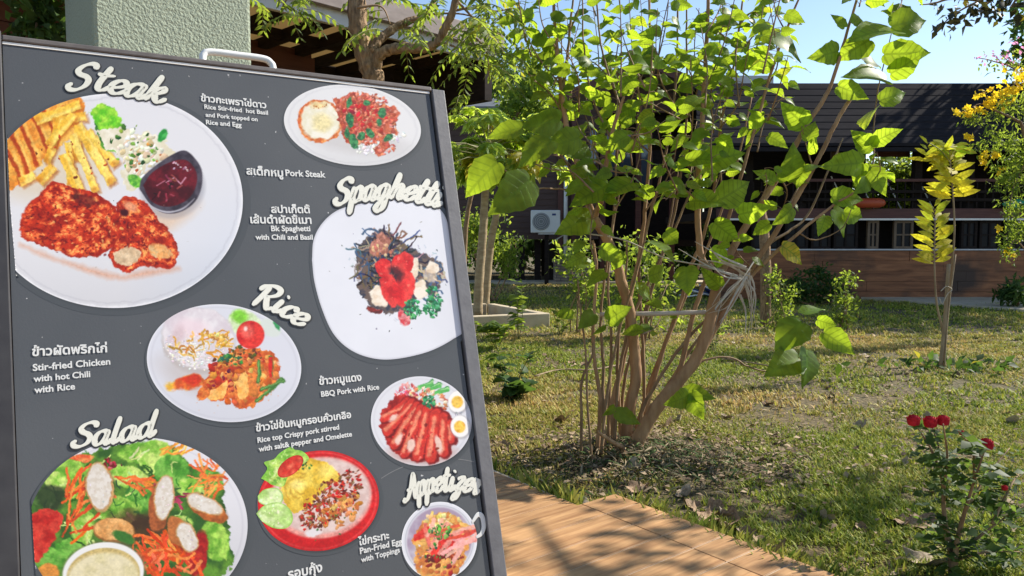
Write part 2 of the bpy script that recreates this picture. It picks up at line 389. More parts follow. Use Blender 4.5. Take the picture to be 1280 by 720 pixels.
# deck of wood-look tiles, local x = s, local y = t
def deck_mat():
    m, N, L, P = newmat('wood_look_tile')
    tc = N.new('ShaderNodeTexCoord'); a = N.new('ShaderNodeAttribute'); a.attribute_name = 'rnd'
    mp = N.new('ShaderNodeMapping'); mp.inputs['Scale'].default_value = (1.6, 22, 1)
    ad = N.new('ShaderNodeVectorMath'); ad.operation = 'MULTIPLY_ADD'
    L.new(a.outputs['Fac'], ad.inputs[0]); ad.inputs[1].default_value = (7, 3, 11); L.new(tc.outputs['Object'], ad.inputs[2])
    L.new(ad.outputs[0], mp.inputs['Vector'])
    n = N.new('ShaderNodeTexNoise'); n.inputs['Scale'].default_value = 2.2; n.inputs['Detail'].default_value = 8; n.inputs['Distortion'].default_value = .6
    L.new(mp.outputs['Vector'], n.inputs['Vector'])
    r = N.new('ShaderNodeValToRGB'); e = r.color_ramp.elements
    e[0].position = .28; e[0].color = (0.29, 0.145, 0.06, 1); e[1].position = .72; e[1].color = (0.54, 0.315, 0.145, 1)
    L.new(n.outputs['Fac'], r.inputs['Fac'])
    n2 = N.new('ShaderNodeTexNoise'); n2.inputs['Scale'].default_value = 3.5; n2.inputs['Detail'].default_value = 7
    L.new(tc.outputs['Object'], n2.inputs['Vector'])
    mr = N.new('ShaderNodeMapRange'); mr.inputs[1].default_value = .3; mr.inputs[2].default_value = .7; mr.inputs[3].default_value = .82; mr.inputs[4].default_value = 1.1
    L.new(n2.outputs['Fac'], mr.inputs[0])
    vm = N.new('ShaderNodeVectorMath'); vm.operation = 'SCALE'; L.new(r.outputs[0], vm.inputs[0]); L.new(mr.outputs[0], vm.inputs['Scale'])
    L.new(vm.outputs[0], P.inputs['Base Color'])
    P.inputs['Roughness'].default_value = .62; P.inputs['Specular IOR Level'].default_value = .3
    b = N.new('ShaderNodeBump'); b.inputs['Strength'].default_value = .12; b.inputs['Distance'].default_value = .005
    L.new(n.outputs['Fac'], b.inputs['Height']); L.new(b.outputs['Normal'], P.inputs['Normal'])
    return m
M['deck'] = deck_mat()
M['grout'] = mat('tile_grout', (0.50, 0.40, 0.29), (0.62, 0.51, 0.38), 0.9, 20)
def deck_slab(name, s_cuts, t0, t1, pitch, ztop):
    v = []; f = []; rnd = []
    ax = np.array([DECK_S[0], DECK_S[1], 0]); ay = np.array([DECK_T[0], DECK_T[1], 0])
    base = np.array([DECK_O[0], DECK_O[1], 0])
    g = .0024
    k = 0
    tt = np.arange(t0, t1, pitch)
    for i in range(len(s_cuts) - 1):
        for t in tt:
            sa, sb, ta, tb = s_cuts[i] + g * .6, s_cuts[i + 1] - g * .6, t + g, min(t + pitch, t1) - g
            P_ = []
            for z, e in ((ztop - .012, 0), (ztop - .0015, 0), (ztop, .0018)):
                P_ += [(sa + e, ta + e, z), (sb - e, ta + e, z), (sb - e, tb - e, z), (sa + e, tb - e, z)]
            q = len(v)
            v += P_
            for l in (0, 4):
                for c in range(4): f.append((q + l + c, q + l + (c + 1) % 4, q + l + 4 + (c + 1) % 4, q + l + 4 + c))
            f.append((q + 8, q + 9, q + 10, q + 11))
            rnd += [float(rng.random())] * 12
    v = np.array(v)
    me_v = v.copy()
    o = link_mesh(name, me_v, f, M['deck'], attrs={'rnd': rnd})
    # local frame: deck coordinates
    mtx = Matrix(((ax[0], ay[0], 0, base[0]), (ax[1], ay[1], 0, base[1]), (0, 0, 1, 0), (0, 0, 0, 1)))
    o.matrix_world = mtx; struct(o)
    b = MB()
    sa, sb = s_cuts[0], s_cuts[-1]
    pts = [(sa, t0), (sb, t0), (sb, t1), (sa, t1)]
    bot = [base + ax * s_ + ay * t_ for s_, t_ in pts]
    vv = [p_ + np.array([0, 0, -.1]) for p_ in bot] + [p_ + np.array([0, 0, ztop - .003]) for p_ in bot]
    b.add(vv, [(0, 1, 5, 4), (1, 2, 6, 5), (2, 3, 7, 6), (3, 0, 4, 7), (4, 5, 6, 7)])
    struct(b.build(name + '_slab', M['grout']))
deck_slab('deck', [-4.0, -3.0, -2.1, -1.2, -.2, 0.0], 0.0, 5.0, .1435, .10)
deck_slab('step', [-2.6, -1.7, -.8 + LOW_S * .5, LOW_S], -2.4, -.006, .15, .06)

# concrete walkways before the houses
def sheet(name, pts, z0, z1, m):
    b = MB(); n = len(pts)
    vv = [(x, y, z0) for x, y in pts] + [(x, y, z1) for x, y in pts]
    b.add(vv, [(i, (i + 1) % n, n + (i + 1) % n, n + i) for i in range(n)] + [tuple(range(n, 2 * n))])
    return b.build(name, m)
A = onz(1060, 370, .05)[:2]; B = onz(1285, 387, .05)[:2]
struct(sheet('path', [A, B, (14, 12.6), (14, 16), (A[0], 16.0)], -.05, .05, M['concrete']))
struct(sheet('pavement', [(-5, 20.2), (6.4, 20.2), (6.4, 16.0), (A[0], 16.0), (A[0] - .05, 16.25), (7.5, 21.5), (-5, 21.5)][:3] + [(6.4, 21.2), (-5, 21.2)], -.05, .06, M['concrete']))

# ------------------------------------------------------------------ leaves
def leaf_template(rows=13, heart=True, fold=.28, serr=.05, droop=.25):
    """blade along +y (0..1), width along x, normal z"""
    v = []; uv = []
    if heart:
        t = np.array([0, .015, .06, .13, .22, .32, .43, .54, .64, .73, .81, .88, .94, 1.0]); rows = len(t)
        a = np.clip(t / .34, 0, 1); b_ = np.clip((t - .34) / .66, 0, 1)
        wv = .37 * np.where(t < .34, np.sqrt(np.clip(1 - (1 - a) ** 2, 0, 1)), np.cos(b_ * math.pi / 2) ** 1.05 * (1 - .22 * b_)); wv[0] = .04
    else:
        t = np.linspace(0, 1, rows); wv = .5 * np.sin(np.pi * t ** .8) ** .9; wv[0] = .03
    wv[-1] = .004
    for i, ti in enumerate(t):
        k = 1 + serr * (1 if i % 2 else -1) if 3 < i < rows - 1 else 1
        for u in (-1, -.5, 0, .5, 1):
            x = u * wv[i] * (k if abs(u) == 1 else 1)
            yy = ti - (.13 * abs(u) ** 1.5 * (1 - ti) ** 4 * min(1, ti / .05 + .3) if heart else 0)
            z = abs(x) * fold * (1.0 if abs(u) < 1 else .85) - droop * ti * ti + .025 * math.sin(9 * ti + u * 3) * abs(u)
            v.append((x, yy, z)); uv.append((x, ti))
    f = [(i * 5 + k, i * 5 + k + 1, (i + 1) * 5 + k + 1, (i + 1) * 5 + k) for i in range(rows - 1) for k in range(4)]
    return np.array(v), np.array(f), np.array(uv)
T_HEART = leaf_template()
T_HEART2 = leaf_template(fold=.12, droop=.4)
T_OVAL = leaf_template(6, False, .25, 0, .2)
def simple_template():
    v = np.array([(0, 0, 0), (.26, .42, .06), (0, 1, -.14), (-.26, .42, .06), (0, .45, 0)], float)
    f = np.array([(0, 1, 4), (1, 2, 4), (2, 3, 4), (3, 0, 4)]); return v, f, v[:, :2].copy()
T_SMALL = simple_template()
def slim_template():
    v = np.array([(0, 0, 0), (.14, .4, .03), (.1, .75, -.05), (0, 1, -.16), (-.1, .75, -.05), (-.14, .4, .03)], float)
    f = np.array([(0, 1, 5), (1, 2, 4), (1, 4, 5), (2, 3, 4)]); return v, f, v[:, :2].copy()
T_SLIM = slim_template()

class Leaves:
    def __init__(s): s.v = []; s.f = []; s.r = []; s.uv = []; s.n = 0
    def put(s, T, base, d, nrm, L, wid=1.0, r=None):
        """arrays: base (n,3), d (n,3) along blade, nrm (n,3), L (n,)"""
        base = np.atleast_2d(base); d = np.atleast_2d(d).astype(float); nrm = np.atleast_2d(nrm).astype(float)
        n = len(base); L = np.broadcast_to(np.asarray(L, float), (n,)); wid = np.broadcast_to(np.asarray(wid, float), (n,))
        d = d / (np.linalg.norm(d, axis=1)[:, None] + 1e-9)
        x = np.cross(d, nrm); x /= np.linalg.norm(x, axis=1)[:, None] + 1e-9
        z = np.cross(x, d)
        tv, tf, tu = T
        p = base[:, None] + L[:, None, None] * (tv[None, :, 0:1] * wid[:, None, None] * x[:, None] + tv[None, :, 1:2] * d[:, None] + tv[None, :, 2:3] * z[:, None])
        k = len(tv)
        s.v.append(p.reshape(-1, 3)); s.f.append((tf[None] + (np.arange(n) * k)[:, None, None] + s.n).reshape(-1, tf.shape[1]))
        rr = rng.random(n) if r is None else np.broadcast_to(np.asarray(r, float), (n,))
        s.r.append(np.repeat(rr, k)); s.uv.append(np.tile(tu, (n, 1))); s.n += n * k
    def build(s, name, m, parent, smooth=True):
        if len({f.shape[1] for f in s.f}) > 1: raise ValueError
        return link_mesh(name, np.concatenate(s.v), np.concatenate(s.f), m, parent, smooth, attrs={'rnd': np.concatenate(s.r), 'luv': np.concatenate(s.uv)})

def rdir(n, up=0.0):
    d = rng.normal(size=(n, 3)); d[:, 2] += up; return d / np.linalg.norm(d, axis=1)[:, None]
def rin(c, r, n):
    """points biased to the shell of an ellipsoid"""
    d = rdir(n); q = rng.random(n) ** .45
    return np.asarray(c) + d * q[:, None] * np.asarray(r)
def clumps(c, r, n_clump, per, size):
    cen = rin(c, r, n_clump)
    p = np.repeat(cen, per, 0) + rng.normal(size=(n_clump * per, 3)) * size
    return p, np.repeat(rng.random(n_clump), per)
def leaf_cloud(Lv, T, p, L, droop=-.2, tone=None, spread=.35):
    n = len(p)
    d = rdir(n, droop); nr = rdir(n, .8)
    r = None if tone is None else np.clip(tone * .7 + rng.random(n) * spread, 0, .92)
    Lv.put(T, p, d, nr, L * rng.uniform(.65, 1.2, n), rng.uniform(.8, 1.15, n), r)

# ------------------------------------------------------------------ MENU BOARD (A-frame with a printed sheet)
_u = ray(2103, 300); BU = _u / np.linalg.norm(_u)
_v = ray(-377, -6186); BV = _v / np.linalg.norm(_v); BV = BV - BU * (BV @ BU); BV /= np.linalg.norm(BV)
BN = np.cross(BU, BV)                      # towards the viewer
if BN @ (CAM - at(300, 300, 1)) < 0: BN = -BN
BO = CAM + ray(3, 52) * (0.86 / ray(3, 52)[1])     # upper left corner of the printed sheet
def bp(x, y, h=0.0):
    """photo pixel -> point on the printed sheet (raised by h)"""
    d = ray(x, y); t = ((BO - CAM) @ BN) / (d @ BN); return CAM + d * t + BN * h
def bps(X, Y, h=0.0):
    a = (X - 640) / FPX; b = -(Y - 360) / FPX
    D = np.stack([a, b * sp + cp, b * cp - sp], -1); t = ((BO - CAM) @ BN) / (D @ BN); return CAM + D * t[:, None] + BN * h
def buv(x, y): q = bp(x, y) - BO; return q @ BU, q @ BV
SHEET_W = buv(536.4, 116)[0]
SHEET_H = -( (0.16 - BO[2]) / BV[2]) if BV[2] > 0 else 1.2
SHEET_H = (BO[2] - 0.24) / BV[2]
def bw(u, v, h=0.0): return BO + BU * u + BV * v + BN * h
AX = np.array([BU, BV, BN])
foot_z = 0.10
L_frame = (BO[2] - foot_z) / BV[2]
board = thing('menu_board', 'tall dark grey A-frame menu board printed with plates of food, standing on the wooden tiles', 'menu board', bw(SHEET_W / 2, -L_frame))
def bbox_part(name, u0, u1, v0, v1, h0, h1, m, parent=None, bevel=0.0015):
    b = MB(); b.box(bw((u0 + u1) / 2, (v0 + v1) / 2, (h0 + h1) / 2), (abs(u1 - u0), abs(v1 - v0), abs(h1 - h0)), AX, bevel=bevel)
    return b.build(name, m, parent or board)
def print_mat():
    m, N, L, P = newmat('printed_sheet')
    tc = N.new('ShaderNodeTexCoord'); n = N.new('ShaderNodeTexNoise'); n.inputs['Scale'].default_value = 2.5; n.inputs['Detail'].default_value = 3; n.inputs['Distortion'].default_value = .8
    L.new(tc.outputs['Object'], n.inputs['Vector'])
    r = N.new('ShaderNodeValToRGB'); r.color_ramp.elements[0].position = .3; r.color_ramp.elements[1].position = .72
    r.color_ramp.elements[0].color = c4((0.072, 0.079, 0.088)); r.color_ramp.elements[1].color = c4((0.096, 0.102, 0.11))
    L.new(n.outputs['Fac'], r.inputs['Fac']); L.new(r.outputs[0], P.inputs['Base Color'])
    P.inputs['Roughness'].default_value = .42; P.inputs['Specular IOR Level'].default_value = .35
    nd = N.new('ShaderNodeTexNoise'); nd.inputs['Scale'].default_value = 150; nd.inputs['Detail'].default_value = 2
    L.new(tc.outputs['Object'], nd.inputs['Vector']); rd = N.new('ShaderNodeValToRGB'); rd.color_ramp.elements[0].position = .755; rd.color_ramp.elements[1].position = .79; L.new(nd.outputs['Fac'], rd.inputs['Fac'])
    md = N.new('ShaderNodeMix'); md.data_type = 'RGBA'; L.new(rd.outputs[0], md.inputs['Factor']); L.new(r.outputs[0], md.inputs[6]); md.inputs[7].default_value = (.5, .5, .5, 1); L.new(md.outputs[2], P.inputs['Base Color'])
    # faint weave of the vinyl
    nb = N.new('ShaderNodeTexNoise'); nb.inputs['Scale'].default_value = 420; nb.inputs['Detail'].default_value = 2
    L.new(tc.outputs['Object'], nb.inputs['Vector'])
    b = N.new('ShaderNodeBump'); b.inputs['Strength'].default_value = .08; b.inputs['Distance'].default_value = .001
    L.new(nb.outputs['Fac'], b.inputs['Height']); L.new(b.outputs['Normal'], P.inputs['Normal'])
    return m
M['sheet'] = print_mat()
bbox_part('printed_sheet', 0, SHEET_W, -SHEET_H, 0, -.004, 0, M['sheet'], bevel=0)
GAP, ST = .0035, .0215
bbox_part('recess', -.0005, SHEET_W + GAP, -SHEET_H, .004, -.012, -.0045, M['black_gap'], bevel=0)
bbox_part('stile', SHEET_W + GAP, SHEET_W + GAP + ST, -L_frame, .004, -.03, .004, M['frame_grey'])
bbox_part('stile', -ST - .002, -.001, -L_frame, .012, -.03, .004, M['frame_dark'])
bbox_part('edge_strip', 0.0, SHEET_W, -.0032, -.0002, .0003, .0011, M['white_metal'], bevel=0)
bbox_part('top_rail', -.0005, SHEET_W + GAP, .0006, .0075, -.03, .003, M['frame_brown'])
bbox_part('bottom_rail', 0, SHEET_W + GAP, -SHEET_H - .03, -SHEET_H - .001, -.03, .003, M['frame_dark'])
# rear frame leaning the other way
BV2 = BV - 2 * (BV @ np.array([BN[0], BN[1], 0]) / np.linalg.norm(BN[:2]) ** 2) * np.array([BN[0], BN[1], 0])
for u in (0.0, SHEET_W):
    b = MB(); top = bw(u, -.01, -.045); L2 = (top[2] - foot_z) / BV2[2]
    n2 = np.cross(BU, BV2)
    b.box(top - BV2 * L2 / 2, (.03, L2, .025), np.array([BU, BV2, n2]), bevel=.002); b.build('rear_leg', M['frame_dark'], board)
b = MB(); top = bw(SHEET_W / 2, -.01, -.045); n2 = np.cross(BU, BV2)
b.box(top - BV2 * .62, (SHEET_W - .04, 1.0, .006), np.array([BU, BV2, n2])); b.build('rear_panel', M['frame_dark'], board)
# carrying handle, behind the top rail
H0, H1 = buv(262, 80), buv(353, 92)
ha, hb = H0[0], H1[0]
hp = [bw(ha, -.02, -.04), bw(ha, .026, -.04), bw(ha + .002, .036, -.04), bw(ha + .011, .041, -.04), bw((ha + hb) / 2, .0415, -.04), bw(hb - .013, .041, -.04), bw(hb - .003, .036, -.04), bw(hb, .026, -.04), bw(hb, -.02, -.04)]
b = MB(); b.tube(spline(hp, 6), .0048, 10); b.build('handle', M['white_metal'], board, True)

# ---- printed pictures: every vertex is coloured by a small painter working in the plane of the sheet
class Paint:
    def __init__(s, X, Y, base): s.X, s.Y = X, Y; s.C = np.tile(np.array(base, float), (len(X), 1))
    def crisp(s, on=True): s.X, s.Y = s.raw if on else s.wob
    def mixin(s, a, col): a = np.clip(a, 0, 1)[:, None]; s.C = s.C * (1 - a) + col * a
    def tex(s, c1, c2, f, seed=0, lo=.35, hi=.65):
        n = np.clip((fbm(s.X * f, s.Y * f, seed) - lo) / (hi - lo), 0, 1)[:, None]
        return np.array(c1, float) * (1 - n) + np.array(c2, float) * n
    def ell(s, cx, cy, rx, ry, rot=0, warp=0, wf=.08, seed=0):
        c, q = math.cos(rad(rot)), math.sin(rad(rot)); dx, dy = s.X - cx, s.Y - cy
        u = (dx * c + dy * q) / rx; v = (-dx * q + dy * c) / ry; d = np.sqrt(u * u + v * v)
        if warp: d = d + warp * (fbm(s.X * wf, s.Y * wf, seed) - .5) * 2
        return d
    def blob(s, cx, cy, rx, ry, col, rot=0, soft=1.2, warp=0, wf=.08, seed=0, col2=None, f=.2, op=1.0):
        d = s.ell(cx, cy, rx, ry, rot, warp, wf, seed); a = (1 - d) * min(rx, ry) / soft + .5
        s.mixin(np.clip(a, 0, 1) * op, s.tex(col, col2, f, seed + 3) if col2 is not None else np.array(col, float))
    def dpoly(s, pts):
        p = np.asarray(pts, float); best = np.full(len(s.X), 1e9); ins = np.zeros(len(s.X), bool)
        for i in range(len(p)):
            a, b = p[i], p[(i + 1) % len(p)]; ab = b - a
            t = np.clip(((s.X - a[0]) * ab[0] + (s.Y - a[1]) * ab[1]) / (ab @ ab + 1e-9), 0, 1)
            best = np.minimum(best, np.hypot(s.X - a[0] - t * ab[0], s.Y - a[1] - t * ab[1]))
            cond = (a[1] > s.Y) != (b[1] > s.Y)
            with np.errstate(divide='ignore', invalid='ignore'):
                xi = a[0] + (s.Y - a[1]) * ab[0] / (ab[1] if ab[1] else 1e-9)
            ins ^= cond & (s.X < xi)
        return np.where(ins, best, -best)
    def poly(s, pts, col, col2=None, f=.15, soft=1.2, warp=0, wf=.12, seed=0, op=1.0, round_=True):
        if round_: pts = spline(np.vstack([pts, pts[:1]]), 4)[:-1]
        d = s.dpoly(pts)
        if warp: d = d + warp * (fbm(s.X * wf, s.Y * wf, seed) - .5) * 2
        s.mixin(np.clip(d / soft + .5, 0, 1) * op, s.tex(col, col2, f, seed + 5) if col2 is not None else np.array(col, float)); return d
    def line(s, pts, wd, col, soft=.9, op=1.0):
        p = np.asarray(pts, float); lo = p.min(0) - wd - 2; hi = p.max(0) + wd + 2
        k = np.where((s.X > lo[0]) & (s.X < hi[0]) & (s.Y > lo[1]) & (s.Y < hi[1]))[0]
        if not len(k): return
        x, y = s.X[k], s.Y[k]; best = np.full(len(k), 1e9)
        for a, b in zip(p[:-1], p[1:]):
            ab = b - a; t = np.clip(((x - a[0]) * ab[0] + (y - a[1]) * ab[1]) / (ab @ ab + 1e-9), 0, 1)
            best = np.minimum(best, np.hypot(x - a[0] - t * ab[0], y - a[1] - t * ab[1]))
        a = (np.clip((wd - best) / soft + .5, 0, 1) * op)[:, None]
        s.C[k] = s.C[k] * (1 - a) + np.array(col, float) * a
    def dots(s, n, region, cols, r0, r1, seed=0, shade=True, op=1.0):
        """many small lumps inside a region (cx, cy, rx, ry, rot)"""
        R = np.random.default_rng(seed); cx, cy, rx, ry, rot = region; c, q = math.cos(rad(rot)), math.sin(rad(rot))
        for _ in range(n):
            a = R.random() * 6.283; g = R.random() ** .55; u, v = g * rx * math.cos(a), g * ry * math.sin(a)
            x, y = cx + u * c - v * q, cy + u * q + v * c; r = R.uniform(r0, r1); col = np.array(cols[R.integers(len(cols))], float) + R.normal(size=3) * 9
            k = np.where((abs(s.X - x) < r * 1.8) & (abs(s.Y - y) < r * 1.8))[0]
            if not len(k): continue
            ph = R.random() * 3.14; e = R.uniform(.38, 1)
            dx, dy = s.X[k] - x, s.Y[k] - y; uu = dx * math.cos(ph) + dy * math.sin(ph); vv = (-dx * math.sin(ph) + dy * math.cos(ph)) / e
            d = np.hypot(uu, vv) / r; al = (np.clip((1 - d) * r / .8 + .5, 0, 1) * op)[:, None]
            cc = col[None] * (np.ones((len(k), 1)) if not shade else (1 + .17 * np.clip(-(dx * .5 + dy) / r, -1, 1) - .10 * d ** 2)[:, None])
            s.C[k] = s.C[k] * (1 - al) + cc * al
    def strokes(s, n, region, cols, w0, w1, l0, l1, seed=0, bend=.6, ang=None):
        R = np.random.default_rng(seed); cx, cy, rx, ry, rot = region; c, q = math.cos(rad(rot)), math.sin(rad(rot))
        for _ in range(n):
            a = R.random() * 6.283; g = R.random() ** .5; u, v = g * rx * math.cos(a), g * ry * math.sin(a)
            x, y = cx + u * c - v * q, cy + u * q + v * c
            th = R.random() * 6.283 if ang is None else rad(ang) + R.normal() * .35
            L_ = R.uniform(l0, l1); pts = [(x, y)]
            for _k in range(4): th += R.normal() * bend * .5; x += math.cos(th) * L_ / 4; y += math.sin(th) * L_ / 4; pts.append((x, y))
            s.line(pts, R.uniform(w0, w1), np.clip(np.array(cols[R.integers(len(cols))]) + R.normal(size=3) * 8, 0, 255))
    def done(s):
        sat = np.clip((s.C.max(1) - s.C.min(1) - 24) / 60, 0, 1); s.C = s.C * (1 + sat * (.34 * (fbm(s.X * .42, s.Y * .42, 91) - .5) + .22 * (fbm(s.X * .13, s.Y * .13, 92) - .5)))[:, None]
        c = np.clip(s.C, 0, 255) / 255
        return .88 * np.where(c <= .04045, c / 12.92, ((c + .055) / 1.055) ** 2.4)
LAYER = [0.0001]
M['print'] = attr_mat('printed_picture', rough=.42, spec=.35)
XCL = [(3, 52), (8, 160), (12, 255), (24, 400), (36, 590), (44, 720)]
def left_edge(Y): return np.interp(Y, [a[1] for a in XCL], [a[0] for a in XCL], left=0, right=46) + .6
def right_edge(Y): return np.interp(Y, [117, 250, 413, 540, 710], [536.4, 557.6, 579, 598.8, 622.7]) - .4
def picture(name, label, centre, outline, painter, base, step=1.15, cat_h=None, clip=True, ybot=None):
    """outline: array of photo-plane points around centre; fills it with a fine polar grid"""
    o = np.asarray(outline, float); c = np.array(centre, float)
    seg = np.hypot(*(np.roll(o, -1, 0) - o).T); cum = np.concatenate([[0], np.cumsum(seg)]); n_a = int(cum[-1] / step)
    tt = np.linspace(0, cum[-1], n_a, endpoint=False); oc = np.vstack([o, o[:1]])
    px = np.interp(tt, cum, oc[:, 0]); py = np.interp(tt, cum, oc[:, 1])
    n_r = int(np.hypot(o[:, 0] - c[0], o[:, 1] - c[1]).max() / step)
    rr = np.linspace(0.004, 1, n_r)
    X = (c[0] + rr[:, None] * (px - c[0])[None]).ravel(); Y = (c[1] + rr[:, None] * (py - c[1])[None]).ravel()
    if ybot: Y = np.minimum(Y, ybot)
    if clip: X = np.minimum(np.maximum(X, left_edge(Y)), right_edge(Y))
    P = Paint(X + 4.4 * (fbm(X * .09, Y * .09, 71) - .5) + 2.0 * (fbm(X * .33, Y * .33, 72) - .5), Y + 4.4 * (fbm(X * .09, Y * .09, 73) - .5) + 2.0 * (fbm(X * .33, Y * .33, 74) - .5), base); P.raw = (X, Y); P.wob = (P.X, P.Y); P.rr = np.repeat(rr, n_a); painter(P)
    i = np.arange(n_r - 1)[:, None] * n_a; k = np.arange(n_a)[None]; k2 = (k + 1) % n_a
    f = np.stack([i + k, i + k2, i + n_a + k2, i + n_a + k], -1).reshape(-1, 4)
    LAYER[0] += .000016
    ob = link_mesh(name, bps(X, Y, LAYER[0]), f, M['print'], board, attrs={'col': P.done()})
    ob['label'] = label; return ob
def ellipse(cx, cy, rx, ry, rot=0, n=160, e=2.0):
    a = np.linspace(0, 2 * math.pi, n, endpoint=False); c, q = math.cos(rad(rot)), math.sin(rad(rot))
    u = rx * np.sign(np.cos(a)) * abs(np.cos(a)) ** (2 / e); v = ry * np.sign(np.sin(a)) * abs(np.sin(a)) ** (2 / e)
    return np.stack([cx + u * c - v * q, cy + u * q + v * c], 1)
def soft_shadow(P, k=1): pass
def shadow_print(cx, cy, rx, ry, rot=0, e=2.0):
    """the printed drop shadow of a dish: a slightly larger darker patch in the print, fading to the sheet colour"""
    def pt(P):
        P.C[:] = np.array([80, 84, 88]) * (1 - .45 * np.clip((1.06 - P.rr * 1.10) / .10, 0, 1))[:, None]
    o = ellipse(cx + 2, cy + 3, rx * 1.05, ry * 1.05, rot, e=e)
    return o, pt

def pt_steak(P):
    d = P.ell(142, 251, 162, 134)
    P.C += (np.array([-14, -8, 0]) * np.clip((P.X - 150) / 150, 0, 1)[:, None] * np.clip((P.Y - 200) / 150, 0, 1)[:, None])
    P.C -= 16 * np.clip((P.Y - 300) / 90, 0, 1)[:, None]
    P.mixin(np.clip(1 - abs(d - .955) / .012, 0, 1) * .25, np.array([160, 160, 172.]))
    P.mixin(np.clip((d - .975) / .02, 0, 1) * .8, np.array([238, 238, 242.]))
    P.blob(60, 205, 75, 48, (214, 190, 150), soft=26, op=.5)
    P.poly([(4, 126), (40, 121), (62, 126), (98, 120), (104, 138), (94, 166), (60, 196), (30, 226), (6, 232)], (232, 142, 48), (244, 186, 84), .06, warp=4, seed=3)
    for a, b in (((14, 168), (36, 222)), ((20, 146), (46, 206)), ((36, 138), (60, 190)), ((10, 190), (26, 230)), ((52, 134), (72, 178)), ((78, 134), (92, 150))):
        P.line([a, ((a[0] + b[0]) / 2 + 2, (a[1] + b[1]) / 2), b], 2.6, (168, 52, 14), 2.2, .85)
        P.line([(a[0] + 7, a[1]), (b[0] + 6, b[1])], 2, (250, 206, 110), 2.5, .6)
    fr = [((96, 132), (48, 150)), ((104, 146), (70, 152)), ((74, 152), (60, 200)), ((90, 146), (62, 178)), ((98, 160), (96, 196)), ((86, 182), (88, 226)), ((100, 160), (130, 212)), ((92, 172), (118, 236)), ((112, 166), (142, 204)), ((64, 210), (52, 224)), ((80, 196), (100, 240)), ((118, 190), (138, 226)), ((40, 220), (28, 226))]
    R = np.random.default_rng(5)
    for a, b in fr:
        d_ = np.array(b, float) - a; d_ /= np.linalg.norm(d_); n_ = np.array([-d_[1], d_[0]]) * R.uniform(4.4, 6.2); a_, b_ = np.array(a, float) - d_ * 4, np.array(b, float) + d_ * 4
        P.poly([a_ + n_ + 3, b_ + n_ + 3, b_ - n_ + 3, a_ - n_ + 3], (176, 92, 20), soft=4, op=.65, round_=False)
        c_ = np.array([[240, 186, 58], [246, 200, 76], [232, 168, 46]][R.integers(3)]); P.poly([a_ + n_, b_ + n_, b_ - n_, a_ - n_], c_, c_ * [1.03, 1.12, 1.5], .1, soft=1.6, round_=False)
        P.poly([a_ - n_ * .1, b_ - n_ * .1, b_ - n_ * .85, a_ - n_ * .85], (253, 228, 128), soft=3, op=.7, round_=False)
        P.blob(b_[0] - d_[0] * 3, b_[1] - d_[1] * 3, 4, 4, (206, 124, 30), soft=4, op=.6)
    P.dots(22, (90, 195, 50, 30, 0), [(190, 70, 20), (120, 40, 20)], .8, 2.4, 11)
    P.poly([(112, 136), (126, 130), (142, 136), (152, 152), (148, 168), (136, 172), (122, 162)], (96, 190, 34), (170, 226, 70), .1, warp=5, seed=9)
    P.poly([(116, 152), (124, 160), (138, 172), (150, 182), (144, 192), (128, 180)], (44, 110, 44), (110, 180, 50), .12, warp=4, seed=10)
    P.poly([(124, 164), (150, 158), (172, 168), (186, 164), (206, 178), (216, 192), (206, 206), (186, 204), (176, 232), (160, 240), (152, 222), (156, 202), (134, 186)], (222, 214, 186), (242, 236, 220), .1, warp=7, seed=12)
    P.dots(90, (178, 194, 34, 26, 45), [(240, 236, 218), (224, 210, 176), (250, 246, 236), (206, 186, 140)], 2, 5.5, 13)
    P.dots(34, (172, 190, 42, 28, 45), [(70, 130, 40), (130, 180, 60), (40, 84, 40)], 1.2, 3.4, 14)
    P.dots(14, (180, 200, 26, 22, 45), [(225, 150, 60), (200, 110, 60)], 1, 2.2, 15)
    P.blob(203, 170, 5, 9, (40, 150, 60), 20, col2=(80, 190, 90))
    P.blob(170, 226, 12, 7, (70, 150, 50), 30, col2=(130, 200, 70))
    P.blob(206, 272, 40, 16, (222, 180, 140), -25, soft=14, op=.55)
    # sauce cup
    P.crisp()
    P.blob(216, 236, 41, 37, (150, 150, 160), -25, soft=5, op=.5)
    P.poly([(174, 236), (178, 222), (196, 206), (214, 194), (230, 188), (242, 196), (252, 212), (252, 234), (244, 252), (228, 264), (208, 267), (190, 258)], (52, 46, 56), (84, 78, 90), .1, soft=1.5)
    P.poly([(176, 240), (188, 256), (208, 264), (228, 260), (243, 248), (238, 254), (226, 263), (207, 266), (189, 258)], (206, 206, 216), soft=1.6, op=.85)
    P.poly([(179, 232), (190, 216), (212, 203), (232, 200), (244, 212), (246, 228), (238, 246), (222, 256), (204, 258), (188, 250)], (70, 12, 20), (112, 22, 34), .07, soft=1.5)
    P.dots(26, (224, 208, 15, 6, 15), [(214, 190, 200), (160, 100, 116), (90, 24, 40)], .8, 2.4, 16, op=.9)
    P.line([(208, 228), (218, 222), (226, 230), (232, 222)], .8, (220, 170, 190), 1, .8); P.line([(196, 232), (206, 226)], .8, (200, 130, 150), 1, .7)
    P.strokes(12, (214, 236, 22, 14, -20), [(150, 50, 66), (44, 6, 12)], .6, 1.2, 5, 10, 17)
    P.crisp(False)
    # steaks
    P.poly([(26, 306), (60, 322), (100, 332), (150, 346), (176, 340), (224, 336), (150, 348), (100, 336)], (216, 130, 84), soft=10, op=.7)
    s1 = [(64, 226), (92, 233), (122, 244), (144, 260), (151, 289), (137, 311), (106, 322), (69, 314), (36, 300), (26, 292), (27, 268), (44, 248)]
    s2 = [(145, 253), (158, 246), (178, 250), (194, 269), (211, 289), (222, 311), (219, 330), (205, 336), (178, 334), (158, 342), (136, 322), (146, 292)]
